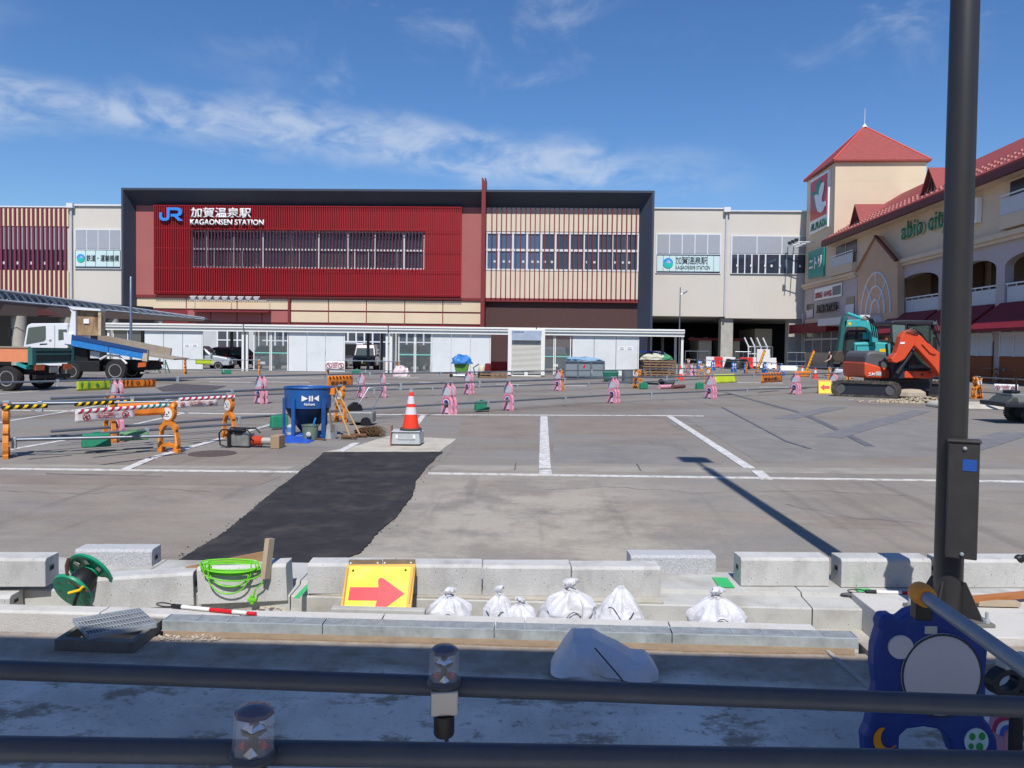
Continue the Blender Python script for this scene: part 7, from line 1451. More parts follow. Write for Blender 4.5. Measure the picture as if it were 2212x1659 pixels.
EP('front_skirt', [(1170, 768), (1438, 768), (1436, 830), (1170, 830)], -.35, 1.5, M_EO, bevel=.03); EP('deck', [(1082, 740), (1440, 740), (1440, 768), (1082, 768)], -.2, 1.6, M_EK); EP('boom_base', [(1082, 690), (1170, 690), (1180, 830), (1082, 835)], -.55, .2, M_EK)
cb_ = EP('cab_roof', [(1062, 345), (1080, 330), (1180, 326), (1430, 330), (1450, 345), (1450, 372), (1060, 362)], -.25, 1.35, M_EK, bevel=.04)
for a, b in (((1060, 360), (1075, 700)), ((1185, 340), (1200, 700)), ((1420, 365), (1490, 560)), ((1400, 372), (1395, 742)), ((1210, 375), (1222, 742))):
    for yy in (-.2, 1.25): MB().tube([V(*x6(*a), YE + yy), V(*x6(*b), YE + yy)], .045, 8).build('cab_pillar', M_EK, t)
EP('cab_window', [(1210, 380), (1400, 380), (1396, 716), (1222, 716)], -.22, -.20, glass('digger_glass', (.05, .08, .07), .04, .55, .9)); EP('cab_window', [(1062, 365), (1186, 370), (1198, 690), (1072, 690)], -.22, -.20, glass('digger_glass2', (.20, .30, .28), .05, .55, .9)); EP('cab_back', [(1062, 365), (1420, 365), (1420, 742), (1062, 742)], 1.3, 1.36, mat('cab_inside', A(70, 84, 78), .5, var=.2, vs=3)); EP('seat', [(1250, 560), (1340, 560), (1350, 740), (1240, 740)], .4, .9, M_EK, bevel=.06); EP('cab_lower', [(1215, 715), (1440, 712), (1440, 742), (1215, 742)], -.24, .0, M_EG)
bm_ = EP('boom', [(1060, 660), (1105, 610), (1130, 530), (1145, 470), (1180, 430), (1235, 408), (1290, 415), (1330, 440), (1340, 470), (1310, 500), (1262, 548), (1225, 600), (1180, 665), (1110, 700), (1070, 690)], -.95, -.58, M_EO, bevel=.03)
EP('dipper', [(1262, 548), (1300, 452), (1345, 470), (1420, 560), (1500, 620), (1530, 700), (1530, 830), (1490, 815), (1440, 740), (1360, 650), (1300, 585)], -1.0, -.62, M_EO, bevel=.03)
EP('arm_cover', [(1330, 535), (1390, 530), (1460, 610), (1440, 625), (1400, 610)], -1.05, -.95, M_EO); EP('boom_stripe', [(1140, 520), (1180, 516), (1178, 532), (1142, 536)], -.97, -.95, M_SIGNW)
MB().tube([V(*x6(1110, 790), YE - .75), V(*x6(1250, 590), YE - .75)], .07, 10).build('boom_ram', M_EK, t, smooth=True); MB().tube([V(*x6(1250, 590), YE - .75), V(*x6(1290, 500), YE - .75)], .035, 10).build('ram_rod', M_CHROME, t, smooth=True)
for k in range(4): MB().tube([V(*x6(1190 + 22 * k, 425 + 6 * k), YE - 1.0), V(*x6(1250 + 20 * k, 395 + 16 * k), YE - 1.0), V(*x6(1320 + 15 * k, 440 + 22 * k), YE - 1.0), V(*x6(1360 + 20 * k, 500 + 25 * k), YE - .98)], .018, 6).build('hydraulic_hose', M_BLK, t)
MB().tube([V(*x6(1030, 640), YE - .6), V(*x6(1020, 540), YE - .6), V(*x6(1060, 510), YE - .6), V(*x6(1110, 560), YE - .6)], .05, 8).build('hose_bundle', M_BLK, t, smooth=True); EP('work_lamp', [(1425, 340), (1455, 340), (1455, 365), (1425, 365)], -.4, -.26, M_CHROME)
MB().tube([V(*x6(1450, 330), YE - .2), V(*x6(1470, 420), YE - .4)], .03, 6).build('mirror', M_BLK, t); p_ = V(*x6(865, 812), YE - .21); text('lettering', 'SK', M_SIGNW, t, wallM((p_.x, p_.y, p_.z)), .3, .13, .004, .01); EP('house_plate', [(930, 772), (975, 774), (975, 808), (930, 806)], -.215, -.2, mat('plate_silver', A(190, 190, 188), .4))
EP('vent', [(1232, 780), (1250, 780), (1250, 788), (1232, 788)], -.362, -.35, M_EK); EP('vent', [(1320, 790), (1338, 790), (1338, 806), (1320, 806)], -.362, -.35, M_EK); EP('vent', [(1388, 780), (1406, 780), (1406, 788), (1388, 788)], -.362, -.35, M_EK)
# soil and stones under the tracks
r_ = random.Random(6); so_ = MB(); c0 = G(*x6(1330, 1040))
for i in range(700):
    x = r_.gauss(0, .75); y = r_.gauss(0, .35); h = max(0, .22 - abs(x - .1) * .14 - abs(y) * .25); s = r_.uniform(.02, .07); so_.lathe([(s * .5, -s * .5), (s, 0), (s * .5, s * .6)], c0 + Vector((x, y, h * r_.random() + s * .2)), 5)
stuff(tag(so_.build('soil_heap', mat('soil_pale', A(190, 174, 150, .8), .95, var=.2, vs=14)), 'broken pale soil heaped under the orange excavator', 'soil'))
cst = G(*x6(1235, 1005)); o = MB().lathe([(.30, 0), (.42, .10), (.40, .30), (.24, .42), (.05, .44)], (0, 0, 0), 9).build('boulder', mat('boulder', A(190, 176, 156, .8), .9, var=.15, vs=6, bump=.6, bs=12), None, bevel=.03); o.location = cst; o.scale = (1.3, .9, .8); tag(o, 'pale boulder lying between the excavator tracks', 'boulder')
o = MB().hexa([(-1.2, -.4, 0), (.9, -.5, 0), (1.1, .7, 0), (-1.2, .8, 0)], [(-1.1, -.25, .16), (.6, -.3, .12), (.7, .5, .18), (-1.1, .6, .2)]).build('concrete_slab_lump', M_CEM, None, bevel=.08); o.location = G(2105, 882); tag(o, 'pale broken concrete slab right of the lamp post', 'concrete')
# teal excavator far back
YX = 56.0; eb2 = V(*x6(800, 700), YX); eb2.z = 0
t = thing('excavator', 'turquoise excavator with a folded boom before the shopping building', 'excavator', eb2, world=True)
M_ET = mat('digger_teal', A(70, 180, 184, .9), .42, var=.06, vs=2, spec=.45); M_ETD = mat('digger_teal_dark', A(44, 104, 104, .9), .5, var=.1, vs=2)
TP2 = lambda n, pts, a, b, m, bevel=0.0, par=t: poly(n, pts, YX + a, YX + b, m, par, x6, YX + a, bevel)
TP2('dipper', [(655, 290), (690, 300), (672, 400), (655, 470), (640, 600), (600, 600), (606, 560), (622, 470), (630, 380)], -1.1, -.6, M_ETD, .04); TP2('boom', [(655, 335), (700, 325), (830, 320), (895, 355), (945, 415), (950, 520), (900, 520), (892, 440), (850, 395), (790, 384), (660, 388)], -1.1, -.55, M_ET, .04); TP2('bucket', [(596, 600), (640, 590), (660, 640), (650, 690), (575, 690), (560, 660)], -1.3, -.3, mat('bucket_worn', A(80, 70, 62), .7, .2, var=.2, vs=3), .05)
MB().tube([V(*x6(680, 268), YX - .85), V(*x6(740, 290), YX - .85), V(*x6(800, 312), YX - .85)], .12, 10).build('arm_ram', M_ET, t, smooth=True); MB().tube([V(*x6(668, 275), YX - .85), V(*x6(665, 330), YX - .85)], .10, 8).build('ram_link', M_ETD, t)
for k in range(4): MB().tube([V(*x6(800 + 15 * k, 325), YX - 1.1), V(*x6(840 + 18 * k, 290 + 8 * k), YX - 1.1), V(*x6(880 + 20 * k, 345 + 14 * k), YX - 1.1), V(*x6(905 + 16 * k, 470 + 5 * k), YX - 1.1)], .045, 6).build('hydraulic_hose', M_BLK, t)
TP2('cab', [(668, 440), (700, 412), (880, 412), (896, 425), (896, 500), (760, 515), (745, 690), (660, 680), (652, 570)], -.4, .9, M_EK, .05); TP2('cab_glass', [(690, 432), (750, 428), (745, 560), (700, 600), (672, 590)], -.42, -.401, M_CGL); TP2('cab_glass', [(775, 428), (815, 428), (812, 495), (770, 505)], -.42, -.401, M_CGL); TP2('cab_panel', [(815, 432), (888, 432), (886, 490), (815, 495)], -.43, -.402, M_ET)
TP2('house', [(745, 520), (910, 512), (1060, 525), (1060, 690), (745, 690)], -.6, 1.8, M_ET, .12); TP2('engine_hood', [(830, 498), (1040, 498), (1062, 520), (820, 520)], -.4, 1.6, M_EK, .05); TP2('door_line', [(757, 545), (905, 540), (905, 548), (765, 552), (765, 660), (757, 660)], -.62, -.59, M_ETD); TP2('sticker', [(775, 592), (828, 590), (828, 615), (775, 617)], -.625, -.595, M_SIGNW); TP2('badge', [(960, 578), (1020, 576), (1020, 604), (960, 604)], -.625, -.595, M_SYEL); TP2('boom_badge', [(690, 345), (714, 345), (714, 372), (690, 372)], -1.12, -1.09, M_SYEL); TP2('beacon', [(1012, 480), (1030, 480), (1030, 498), (1012, 498)], .2, .5, M_LAMPO)
MB().box(eb2.x - 1.6, eb2.x + 1.9, YX - .6, YX + .1, .0, .75).build('track', M_RUB, t, bevel=.25); MB().box(eb2.x - 1.6, eb2.x + 1.9, YX + 1.2, YX + 1.9, .0, .75).build('track', M_RUB, t, bevel=.25); MB().box(eb2.x - .9, eb2.x + 1.2, YX - .2, YX + 1.5, .5, 1.05).build('slew_base', M_EK, t)
# small tracked machine at the right edge
def x9(cx, cy): return (1965.3 + cx * .143, 745.5 + cy * .143)
cm = G(2258, 918); t = thing('mini_crawler', 'small black tracked carrier cut by the right picture edge', 'crawler', cm, world=True)
track(t, cm + Vector((.25, .12, 0)), 1.25, .28, .46, R(-6)); track(t, cm + Vector((.25, .85, 0)), 1.25, .28, .46, R(-6))
CP = lambda n, pts, a, b, m, bevel=0.0: poly(n, pts, cm.y + a, cm.y + b, m, t, x9, cm.y + a, bevel)
CP('deck', [(1440, 870), (2000, 890), (2000, 950), (1450, 940)], -.1, 1.0, M_EK, .02); CP('hopper', [(1450, 880), (1560, 780), (1640, 790), (1660, 880)], .0, .8, mat('crawler_grey', A(70, 72, 68), .6, var=.2, vs=6), .03); CP('engine', [(1540, 730), (2000, 740), (2000, 880), (1560, 880)], .2, .9, M_ENG, .03); CP('lever', [(1606, 480), (1618, 480), (1628, 700), (1606, 700)], .3, .34, M_EK); CP('top_box', [(1545, 690), (1675, 685), (1680, 725), (1550, 735)], .2, .6, M_BLK, .02)
# ================================================================ cars beyond the sheds
def car(label, xc, y, L, hgt, m, rz, van=False, plate=None, wid=1.6):
    c = G(xc, y); t = thing('parked_car', label, 'car', c, rz, 'cars parked behind the sheds'); w = wid / 2
    if van: prof = [(-L / 2, .30), (-L / 2, .95), (-L / 2 + .10, hgt - .12), (-L / 2 + .22, hgt), (L / 2 - .95, hgt), (L / 2 - .55, .98), (L / 2 - .06, .82), (L / 2, .55), (L / 2, .30)]; win = [(-L / 2 + .15, .98), (-L / 2 + .28, hgt - .14), (L / 2 - 1.0, hgt - .14), (L / 2 - .68, .98)]
    else: prof = [(-L / 2, .32), (-L / 2, .80), (-L / 2 + .12, .98), (-L / 2 + .50, hgt - .06), (-L / 2 + .9, hgt), (L / 2 - 1.75, hgt), (L / 2 - 1.05, .95), (L / 2 - .15, .80), (L / 2, .60), (L / 2, .32)]; win = [(-L / 2 + .28, .95), (-L / 2 + .62, hgt - .12), (L / 2 - 1.75, hgt - .10), (L / 2 - 1.22, .94)]
    def cf(u, v, s): q = 1.0 if v < .97 else 1 - .16 * (v - .97) / max(.1, hgt - .97); return (u, s * q, v)
    MB().prism(prof, cf, -w, w).build('body', m, t, bevel=.05)
    for s in (-1, 1): MB().prism(win, cf, s * (w + .004), s * (w + .012)).build('side_window', M_CGL, t)
    xr = -L / 2 + (.10 if van else .30); MB().hexa([(xr - .12, -w * .86, 1.0), (xr - .12, w * .86, 1.0), (xr - .06, w * .86, 1.0), (xr - .06, -w * .86, 1.0)], [(xr + (.06 if van else .28), -w * .74, hgt - .10), (xr + (.06 if van else .28), w * .74, hgt - .10), (xr + .1 + (.06 if van else .28), w * .74, hgt - .10), (xr + .1 + (.06 if van else .28), -w * .74, hgt - .10)]).build('rear_window', M_CGL, t)
    xf = L / 2 - (.55 if van else 1.05); MB().hexa([(xf + .03, -w * .84, .99), (xf + .03, w * .84, .99), (xf - .1, w * .84, .99), (xf - .1, -w * .84, .99)], [(xf + .03 - (.40 if van else .68), -w * .72, hgt - .08), (xf + .03 - (.40 if van else .68), w * .72, hgt - .08), (xf - .1 - (.40 if van else .68), w * .72, hgt - .08), (xf - .1 - (.40 if van else .68), -w * .72, hgt - .08)]).build('windscreen', M_CGL, t)
    for s in (-1, 1):
        MB().box(-L / 2 - .02, -L / 2 + .08, s * w * .95 - .09, s * w * .95 + .02 if s < 0 else s * w * .95 + .02, .72, .98).build('tail_light', M_LAMPR, t); MB().box(L / 2 - .12, L / 2 + .02, s * w * .75 - .14, s * w * .75 + .14, .60, .74).build('headlight', mat('headlight', A(220, 224, 230), .15, var=0), t)
        MB().box(L / 2 - 1.15, L / 2 - 1.02, s * (w + .02), s * (w + .18), .95, 1.08).build('mirror', m, t)
        for x in (-L / 2 + .62, L / 2 - .68): wheel(t, (x, s * (w - .08), .29), .29, .18, rz=0 if s < 0 else R(180))
    for x in (-L / 2 - .025, L / 2 + .005): MB().box(x, x + .02, -.17, .17, .42, .58).build('number_plate', plate or M_SIGNW, t)
    return t
M_KYEL = mat('kei_plate', A(236, 196, 40), .5, var=0)
CS = mat('car_silver', A(206, 210, 216, .85), .3, .3, var=.02, coat=.5); CB = mat('car_black', A(26, 26, 30), .25, .2, var=.05, coat=.6); CG = mat('car_grey', A(110, 114, 122, .85), .3, .4, var=.03, coat=.5); CWc = mat('car_white', A(236, 238, 240, .85), .3, 0, var=.02, coat=.5); CBl = mat('car_blue', A(30, 60, 150, .9), .3, .2, var=.03, coat=.5); CPu = mat('car_plum', A(48, 34, 42), .3, .2, var=.03, coat=.5)
car('silver hatchback seen through the first shed opening', 442, 799, 3.6, 1.52, CS, R(4)); car('black car behind the silver hatchback', 512, 797, 4.0, 1.48, CB, R(70)); car('grey crossover seen from behind through the second shed glass', 601, 799, 4.1, 1.60, CG, R(82)); car('white van at the left of the second opening', 740, 796, 3.6, 1.9, CWc, R(80), True); car('dark plum kei van facing us in the second opening', 792, 799, 3.4, 1.75, CPu, R(-84), True, M_KYEL, 1.48); car('black kei van seen from behind in the third shed glass', 896, 800, 3.4, 1.78, CB, R(86), True, M_KYEL, 1.48); car('white roofed dark wagon right of the shutter', 1190, 803, 4.0, 1.72, CG, R(98), True); car('blue hatchback in the open porch', 1388, 808, 3.6, 1.55, CBl, R(150)); car('black wagon behind the right shed glass', 1243, 800, 3.6, 1.7, CB, R(80), True); car('white truck-like van far behind the second opening', 772, 790, 3.4, 1.85, CWc, R(95), True)
# ================================================================ person walking left
pp_ = G(1793, 812); t = thing('person', 'person with long dark hair in a black sleeveless dress walking left', 'person', pp_, R(8)); S_ = 1.72 / 1.70
J = dict(pel=(0, 0, .92), wai=(-.01, 0, 1.08), che=(-.02, 0, 1.28), nec=(-.03, 0, 1.43), hd0=(-.04, 0, 1.50), hd1=(-.05, 0, 1.60), top=(-.04, 0, 1.68), sl=(-.02, -.15, 1.38), sr=(-.02, .15, 1.38), el=(-.14, -.19, 1.14), er=(.10, .20, 1.14), wl_=(-.36, -.18, 1.02), wr=(.06, .24, .92), hl=(-.44, -.17, 1.0), hr=(.02, .25, .84), hpl=(0, -.09, .90), hpr=(0, .09, .90), kl=(-.16, -.09, .50), kr=(.10, .09, .50), al=(-.24, -.09, .09), ar=(.30, .09, .12), fl=(-.38, -.09, .03), fr=(.18, .09, .03))
rad = dict(pel=.13, wai=.105, che=.125, nec=.055, hd0=.07, hd1=.095, top=.06, sl=.06, sr=.06, el=.042, er=.042, wl_=.03, wr=.03, hl=.028, hr=.028, hpl=.09, hpr=.09, kl=.06, kr=.06, al=.04, ar=.04, fl=.035, fr=.035)
E_ = [('pel', 'wai'), ('wai', 'che'), ('che', 'nec'), ('nec', 'hd0'), ('hd0', 'hd1'), ('hd1', 'top'), ('che', 'sl'), ('che', 'sr'), ('sl', 'el'), ('sr', 'er'), ('el', 'wl_'), ('er', 'wr'), ('wl_', 'hl'), ('wr', 'hr'), ('pel', 'hpl'), ('pel', 'hpr'), ('hpl', 'kl'), ('hpr', 'kr'), ('kl', 'al'), ('kr', 'ar'), ('al', 'fl'), ('ar', 'fr')]
def skin(name, keys, edges, rad, m, par, root):
    idx = {k: i for i, k in enumerate(keys)}; me = bpy.data.meshes.new(name); me.from_pydata([J[k] for k in keys], [(idx[a], idx[b]) for a, b in edges], []); me.materials.append(m)
    o = bpy.data.objects.new(name, me); COL.objects.link(o); o.parent = par; sk = o.modifiers.new('skin', 'SKIN'); sk.use_smooth_shade = True
    for k in keys: me.skin_vertices[0].data[idx[k]].radius = (rad[k],) * 2
    me.skin_vertices[0].data[idx[root]].use_root = True
    s = o.modifiers.new('sub', 'SUBSURF'); s.levels = 2; s.render_levels = 2; return o
M_SKIN = mat('skin', A(216, 176, 152, .85), .6, var=.03); M_DRESS = mat('dress_black', A(30, 30, 34), .8, var=.08); M_HAIR = mat('hair_dark', A(34, 28, 28), .6, var=.1)
skin('body', list(J), E_, rad, M_SKIN, t, 'pel')
MB().lathe([(.25, .42), (.20, .75), (.165, .95), (.135, 1.08), (.16, 1.25), (.13, 1.40), (.07, 1.42)], (0, 0, 0), 20).build('dress', M_DRESS, t, smooth=True)
MB().lathe([(.02, 1.22), (.075, 1.25), (.10, 1.40), (.105, 1.55), (.115, 1.62), (.09, 1.70), (.02, 1.735)], (.015, 0, 0), 16).build('hair', M_HAIR, t, smooth=True)
for s in (-1, 1): J2 = MB().tube([(0, s * .09, .48), (-.2 if s < 0 else .26, s * .09, .10)], [.075, .05], 10).build('leggings', M_DRESS, t, smooth=True)
for s, x in ((-1, -.30), (1, .24)): MB().hexa([(x - .13, s * .09 - .045, 0), (x + .12, s * .09 - .045, 0), (x + .12, s * .09 + .045, 0), (x - .13, s * .09 + .045, 0)], [(x - .10, s * .09 - .035, .06), (x + .12, s * .09 - .035, .10), (x + .12, s * .09 + .035, .10), (x - .10, s * .09 + .035, .06)]).build('shoe', M_BLK, t, bevel=.02)
for k in range(5): MB().tube([(-.44, -.17 + .016 * (k - 2), 1.0), (-.49, -.17 + .018 * (k - 2), .985 - .006 * abs(k - 2)), (-.515 + .008 * abs(k - 2), -.17 + .018 * (k - 2), .965)], [.010, .009, .007], 6).build('finger', M_SKIN, t, smooth=True)
MB().prism([(-.175, 1.545), (-.155, 1.565), (-.13, 1.585), (-.13, 1.53)], PF, -.018, .018).build('nose', M_SKIN, t)
for s in (-1, 1): MB().lathe([(.012, -.005), (.012, .005)], (-.125, s * .035, 1.60), 8, Matrix.Rotation(R(90), 4, 'Y')).build('eye', M_INK, t)
# ================================================================ site clutter before the sheds
ct = G(1262, 817); t = thing('mesh_tank', 'grey steel tank with a crumpled blue tarp over its top', 'tank', ct); k = ppm(ct); w_, h_ = 84 / k, 36 / k
M_TNK = mat('tank_grey', A(150, 160, 164, .85), .5, .3, var=.1, vs=3, dirt=A(120, 126, 128), dirt_amt=.5, ds=3)
MB().box(-w_ / 2, w_ / 2, -.1, 1.3, .08, h_).build('tank_body', M_TNK, t)
for i in range(4): x = -w_ / 2 + w_ * i / 3; MB().box(x - .04, x + .04, -.16, -.101, 0, h_ + .02).build('post', M_PIPE, t)
for z in (.1, h_): MB().box(-w_ / 2 - .04, w_ / 2 + .04, -.17, -.10, z - .04, z + .04).build('rail', M_PIPE, t)
MB().prism([(-.12, .55), (-.02, .75), (.06, .80), (.04, .60)], PF, -.108, -.102).build('red_mark', M_SRED, t)
def crumple(name, label, c, w, d, h, m, seed, cat='tarp'):
    v = []; f = []; nu, nv = 26, 14
    for j in range(nv + 1):
        q = j / nv
        for i in range(nu):
            a = 2 * math.pi * i / nu; r = math.cos(q * math.pi / 2) ** .5 * (1 + .25 * noise.noise(Vector((math.cos(a) * 2 + seed, math.sin(a) * 2, q * 3)))); z = h * math.sin(q * math.pi / 2) * (1 + .5 * noise.noise(Vector((math.cos(a) * 3, math.sin(a) * 3 + seed, q * 2)))) 
            v.append((r * math.cos(a) * w / 2, r * math.sin(a) * d / 2, z))
    for j in range(nv):
        for i in range(nu): f.append((j * nu + i, j * nu + (i + 1) % nu, (j + 1) * nu + (i + 1) % nu, (j + 1) * nu + i))
    f.append(tuple(range(nu))[::-1]); o = MB().add(v, f).build(name, m, None); o.location = c; return tag(o, label, cat)
M_TARP = mat('tarp_blue2', A(60, 130, 200, .9), .5, var=.18, vs=5); M_TARPP = mat('tarp_pale', A(140, 176, 200, .85), .5, var=.2, vs=5)
crumple('tarp', 'crumpled pale blue tarp draped on the steel tank', ct + Vector((0, .5, h_)), w_ * .98, 1.4, .22, M_TARPP, 3)
bc = G(997, 815); t = thing('tarp_cart', 'green wheeled cart loaded under a bright blue tarp', 'cart', bc); k = ppm(bc); MB().hexa([(-.30, -.25, .25), (.30, -.25, .25), (.30, .25, .25), (-.30, .25, .25)], [(-.42, -.3, .85), (.42, -.3, .85), (.42, .3, .85), (-.42, .3, .85)]).build('tub', mat('cart_green', A(96, 150, 60, .85), .5, var=.08), t); MB().tube([(-.6, -.2, .12), (.4, -.2, .12)], .025, 6).build('axle_bar', M_PIPE, t)
for x in (-.55, .3): MB().lathe([(.10, -.03), (.10, .03)], (0, 0, 0), 14, Matrix.Translation((x, -.24, .10)) @ Matrix.Rotation(R(90), 4, 'X')).build('wheel', M_TYRE, t)
for s in (-1, 1): MB().tube([(s * .3, 0, .1), (s * .28, 0, .3)], .025, 6).build('leg', M_PIPE, t)
crumple('tarp', 'bright blue tarp heaped over the green cart', bc + Vector((0, 0, .75)), 1.15, .9, .42, M_TARP, 9)
def pallet(label, c, n, rz=0.0, w=1.1, d=1.0, grp='wooden pallets'):
    t = thing('pallet_stack' if n > 1 else 'pallet', label, 'pallet', c, rz, grp); mw = mat('pallet_wood', A(150, 122, 94, .85), .85, var=.2, vs=4, dirt=A(96, 76, 60), dirt_amt=.5, ds=3)
    for k in range(n):
        z = k * .15; dx = rnd.uniform(-.05, .05)
        for y in (-d / 2, -.06, d / 2 - .12): MB().box(-w / 2 + dx, w / 2 + dx, y, y + .12, z + .02, z + .10).build('bearer', mw, t)
        for i in range(6): x = -w / 2 + (w - .13) * i / 5 + dx; MB().box(x, x + .12, -d / 2 - .01, d / 2 + .01, z + .10, z + .125).build('deck_board', mw, t)
pallet('tall stack of weathered pallets beside the porch post', G(1421, 816), 7, .05, 1.9); pallet('low pallet before the roller shutter', G(1066, 816), 2, .1, 1.5); crumple('sacks', 'pale and green sacks heaped on the pallet stack', G(1417, 816) + Vector((-.2, 0, 1.06)), 1.5, .8, .30, mat('sack_mix', A(190, 190, 170), .8, var=.2, vs=3), 5, 'sacks'); crumple('netting', 'green netting bundle on the pallet stack', G(1430, 816) + Vector((.1, -.1, 1.06)), .9, .7, .28, mat('net_green', A(70, 140, 100), .8, var=.2, vs=5), 8, 'netting')
gn = G(1046, 816); t = thing('compactor', 'small compactor with a red tank beside the shutter container', 'machine', gn); MB().box(-.35, .35, -.2, .25, .12, .35).build('base', M_EK, t, bevel=.04); MB().lathe([(.16, .3), (.17, .34), (.17, .75), (.1, .8)], (.2, 0, 0), 16).build('red_tank', mat('tank_red', A(120, 40, 40), .5, var=.1), t, smooth=True); MB().lathe([(.17, .35), (.19, .45), (.16, .62), (.05, .66)], (-.15, 0, 0), 14).build('cream_cover', mat('cover_cream', A(222, 210, 180), .7), t, smooth=True); MB().tube([(-.5, 0, .15), (-.6, 0, .55), (-.3, 0, .75)], .03, 8).build('hose', M_BLK, t, smooth=True)
for x in (-.25, .25): MB().lathe([(.09, -.03), (.09, .03)], (0, 0, 0), 12, Matrix.Translation((x, -.24, .09)) @ Matrix.Rotation(R(90), 4, 'X')).build('wheel', M_TYRE, t)
def wbar(label, x, y, m, w=1.2, h=.75, rz=0.0):
    c = G(x, y); t = thing('water_barrier', label, 'barrier', c, rz, 'plastic water barriers')
    MB().prism([(-.28, 0), (.28, 0), (.26, .16), (.13, .28), (.09, h), (-.09, h), (-.13, .28), (-.26, .16)], lambda u, v, ww: (ww, u, v), -w / 2, w / 2).build('shell', m, t, bevel=.03); MB().box(-w / 2 - .02, w / 2 + .02, -.10, .10, h * .62, h * .72).build('stripe', M_SIGNW if m is not M_SIGNW else M_SRED, t)
    for xx in (-w * .25, w * .25): MB().box(xx - .12, xx + .12, -.30, -.24, .02, .10).build('fork_slot', M_EK, t)
M_WBR = mat('barrier_red', A(224, 54, 50, .9), .4, var=.05); M_WBW = mat('barrier_white', A(240, 238, 236, .85), .4, var=.03)
wbar('red water barrier beside the compactor, behind the shutter', 1079, 806, M_WBR, 1.5)
for i, (x, y, m, lab) in enumerate(((1538, 794, M_WBW, 'white water barrier at the left of the far line'), (1556, 794.5, M_WBR, 'red water barrier left of the first far column'), (1574, 795, M_WBW, 'white water barrier before the first far column'), (1612, 796, M_WBR, 'red water barrier right of the black hose coil'), (1633, 796, M_WBW, 'white water barrier right of the red one'), (1648, 797, M_WBW, 'white water barrier below the leaning board'), (1662, 797, M_WBW, 'white water barrier right of the stacked white ones'))): wbar(lab, x, y, m, 1.15, 1.0 if i != 5 else 1.75)
hz2 = G(1592, 797); t = thing('hose_coil', 'black hose coil lying among the far barriers', 'hose', hz2)
for k in range(5): MB().tube([(1.1 * math.cos(R(a)) * (1 - .05 * k), .7 * math.sin(R(a)), .12 + .16 * k + .05 * math.sin(R(a * 3))) for a in range(0, 360, 20)], .09, 8, closed=True).build('loop', M_BLK, t, smooth=True)
def fcone(label, x, y, s=.7):
    c = G(x, y); t = thing('traffic_cone', label, 'traffic cone', c, 0, 'small far cones')
    MB().box(-.19, .19, -.19, .19, 0, .04).build('base', M_CONE, t); MB().lathe([(.15, .04), (.095, s * .45)], (0, 0, 0), 16).build('cone_body', M_CONE, t, smooth=True); MB().lathe([(.096, s * .45), (.062, s * .75)], (0, 0, 0), 16).build('cone_band', M_CB, t, smooth=True); MB().lathe([(.062, s * .75), (.03, s)], (0, 0, 0), 16).build('cone_tip', M_CONE, t, smooth=True)
fcone('small orange cone left of the leaning right board', 1733, 812); fcone('small white topped cone beside the person', 1761, 818); fcone('tiny cone by the far mesh fence', 1676, 797); fcone('cone among the heap by the porch', 1470, 822, .8)
for x, y, x2, y2, lab in ((1634, 806, 1652, 757, 'yellow and red warning board leaning left of the person, far one'), (1740, 806, 1759, 757, 'yellow and red warning board leaning just left of the person')):
    a = G(x, y); b = V(x2, y2, a.y + .5); t = thing('warning_board', lab, 'board', a, world=True, group='leaning warning boards'); bar3('board', a, b, .05, .22, M_SRED, par=t); d = (b - a).normalized(); bar3('board_face', a + Vector((0, -.04, .02)) + d * .08, b + Vector((0, -.04, .0)) - d * .08, .04, .15, M_SYEL, par=t)
    for k in range(6): q = a.lerp(b, .15 + .13 * k) + Vector((0, -.065, 0)); MB().box(q.x - .05, q.x + .05, q.y - .005, q.y + .005, q.z - .045, q.z + .045).build('print_mark', M_INK, t)
# pipes, hoses and pink planks by the pallets
for k, (x, y, x2, y2, r, m, lab) in enumerate(((1428, 826, 1452, 824, .16, mat('pipe_plastic', A(120, 124, 128), .5), 'short grey plastic pipe lying before the pallets'), (1396, 828, 1440, 830, .05, M_BLK, 'black hose lying before the pallets'), (1424, 836, 1450, 835, .09, M_PINK, 'pink plank bundle lying in front of the pallets'), (1452, 836, 1478, 834, .08, mat('plank_brown', A(110, 70, 66), .8), 'brown plank bundle beside the pink one'), (1330, 824, 1372, 828, .04, M_PIPE, 'loose steel tube below the mesh tank'))):
    a, b = G(x, y, r), G(x2, y2, r); tag(MB().tube([a, b], r, 12, caps=(k != 0)).build('site_pipe', m, None, smooth=True), lab, 'pipe', 'pipes lying by the pallets')
gb_ = G(1318, 824); o = MB().hexa([(-.35, -.3, 0), (.35, -.3, 0), (.3, .3, 0), (-.3, .3, 0)], [(-.42, -.35, .55), (.42, -.35, .55), (.38, .35, .6), (-.38, .35, .6)]).build('rubbish_bag', mat('bag_green', A(40, 104, 88), .5, var=.15, vs=5), None, bevel=.08); o.location = gb_; tag(o, 'dark green rubbish bag right of the steel tank', 'bag')
bx2 = G(1355, 826); t = thing('oil_drum', 'grey steel bin beside the back row stand', 'bin', bx2); MB().lathe([(.26, 0), (.28, .03), (.28, .6), (.29, .62), (.25, .62), (.25, .05)], (0, 0, 0), 20).build('drum', M_TNK, t, smooth=True); MB().lathe([(.285, .3), (.295, .31), (.285, .32)], (0, 0, 0), 20).build('hoop', M_PIPE, t)
pbag = G(866, 813); crumple('rubbish_bag', 'clear pinkish rubbish bags by the second short row', pbag, .9, .6, .5, glass('bag_pink', A(236, 214, 214), .4, .85), 4, 'bag')
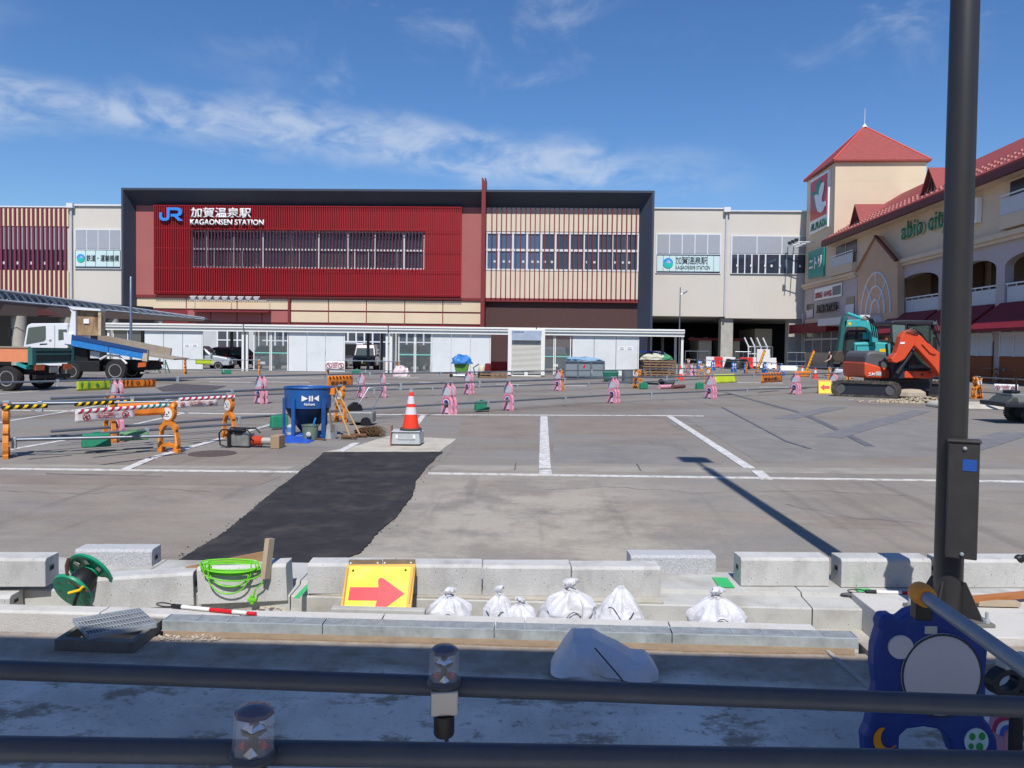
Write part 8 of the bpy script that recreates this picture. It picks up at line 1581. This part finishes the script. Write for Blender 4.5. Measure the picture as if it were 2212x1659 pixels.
# street pole and thin camera pole
sp_ = G(283, 803); t = thing('steel_pole', 'plain galvanised pole before the first shed', 'pole', sp_); k = ppm(sp_); MB().lathe([(.075, 0), (.07, (803 - 600) / k), (.03, (803 - 598) / k)], (0, 0, 0), 14).build('pole', M_PIPE, t, smooth=True); MB().box(-.25, -.05, -.05, .05, (803 - 612) / k, (803 - 606) / k).build('bracket', M_BLK, t)
lp2 = G(1466, 812); t = thing('camera_pole', 'thin grey pole with a small floodlight at the end of the sheds', 'pole', lp2); k = ppm(lp2); Hh = (812 - 621) / k; MB().lathe([(.05, 0), (.03, Hh)], (0, 0, 0), 10).build('pole', M_PIPE, t, smooth=True); MB().tube([(0, 0, Hh - .45), (.25, 0, Hh - .40)], .025, 6).build('arm', M_PIPE, t); MB().hexa([(.18, -.12, Hh - .45), (.42, -.12, Hh - .30), (.42, .12, Hh - .30), (.18, .12, Hh - .45)], [(.16, -.12, Hh - .38), (.44, -.12, Hh - .2), (.44, .12, Hh - .2), (.16, .12, Hh - .38)]).build('floodlight', M_PIPE, t)
# mesh gates before the underpass
for i, (x0, x1, y0, lab) in enumerate(((1588, 1622, 794, 'low wire mesh fence before the first far column'), (1622, 1668, 794.5, 'wire mesh fence with stacked racks behind'), (1700, 1740, 797, 'tube railing before the second far column'), (1480, 1532, 793, 'tube railing before the dark underpass'))):
    a, b = G(x0, y0), G(x1, y0 + .5); t = thing('mesh_fence', lab, 'fence', a, world=True, group='far mesh fences'); h = 1.5 if i != 1 else 2.0
    for p in (a, a.lerp(b, .5), b): MB().tube([p, p + Vector((0, 0, h))], .04, 6).build('post', M_PIPE, t)
    for z in ((.1, h) if i < 2 else (.3, .7, h)): MB().tube([a + Vector((0, 0, z)), b + Vector((0, 0, z))], .03, 6).build('rail', M_PIPE, t)
    if i < 2:
        n = 14
        for j in range(1, n): p = a.lerp(b, j / n); MB().tube([p + Vector((0, 0, .1)), p + Vector((0, 0, h))], .012, 4).build('wire', M_PIPE, t)
rk = G(1636, 793); t = thing('bicycle_rack', 'white tube racks stacked behind the mesh fence', 'rack', rk)
for k in range(4): MB().tube([(-.9 + .6 * k, 0, 0), (-.9 + .6 * k, 0, 2.0), (-1.3 + .6 * k, .1, 2.9)], .07, 6).build('tube', M_WHITE, t); 
for z in (.6, 1.3, 2.0): MB().tube([(-1.0, 0, z), (1.1, 0, z)], .06, 6).build('tube', M_WHITE, t)
# posts and glass of the temporary walk along the brown shop base
for k in range(6): 
    p = G(2118 + 32 * k, 812 + 1.6 * k); t = thing('bollard_post', 'white capped fence post %s' % ['just right of the lamp post', 'second right of the lamp post', 'third right of the lamp post', 'beside the right picture edge', 'beyond the right edge', 'far beyond the right edge'][k], 'post', p, 0, 'posts along the brown shop base')
    if k < 4: MB().lathe([(.05, 0), (.04, 1.0), (.10, 1.02), (.10, 1.08), (.02, 1.12)], (0, 0, 0), 10).build('post', M_WHITE, t, smooth=True)
    else: bpy.data.objects.remove(t)
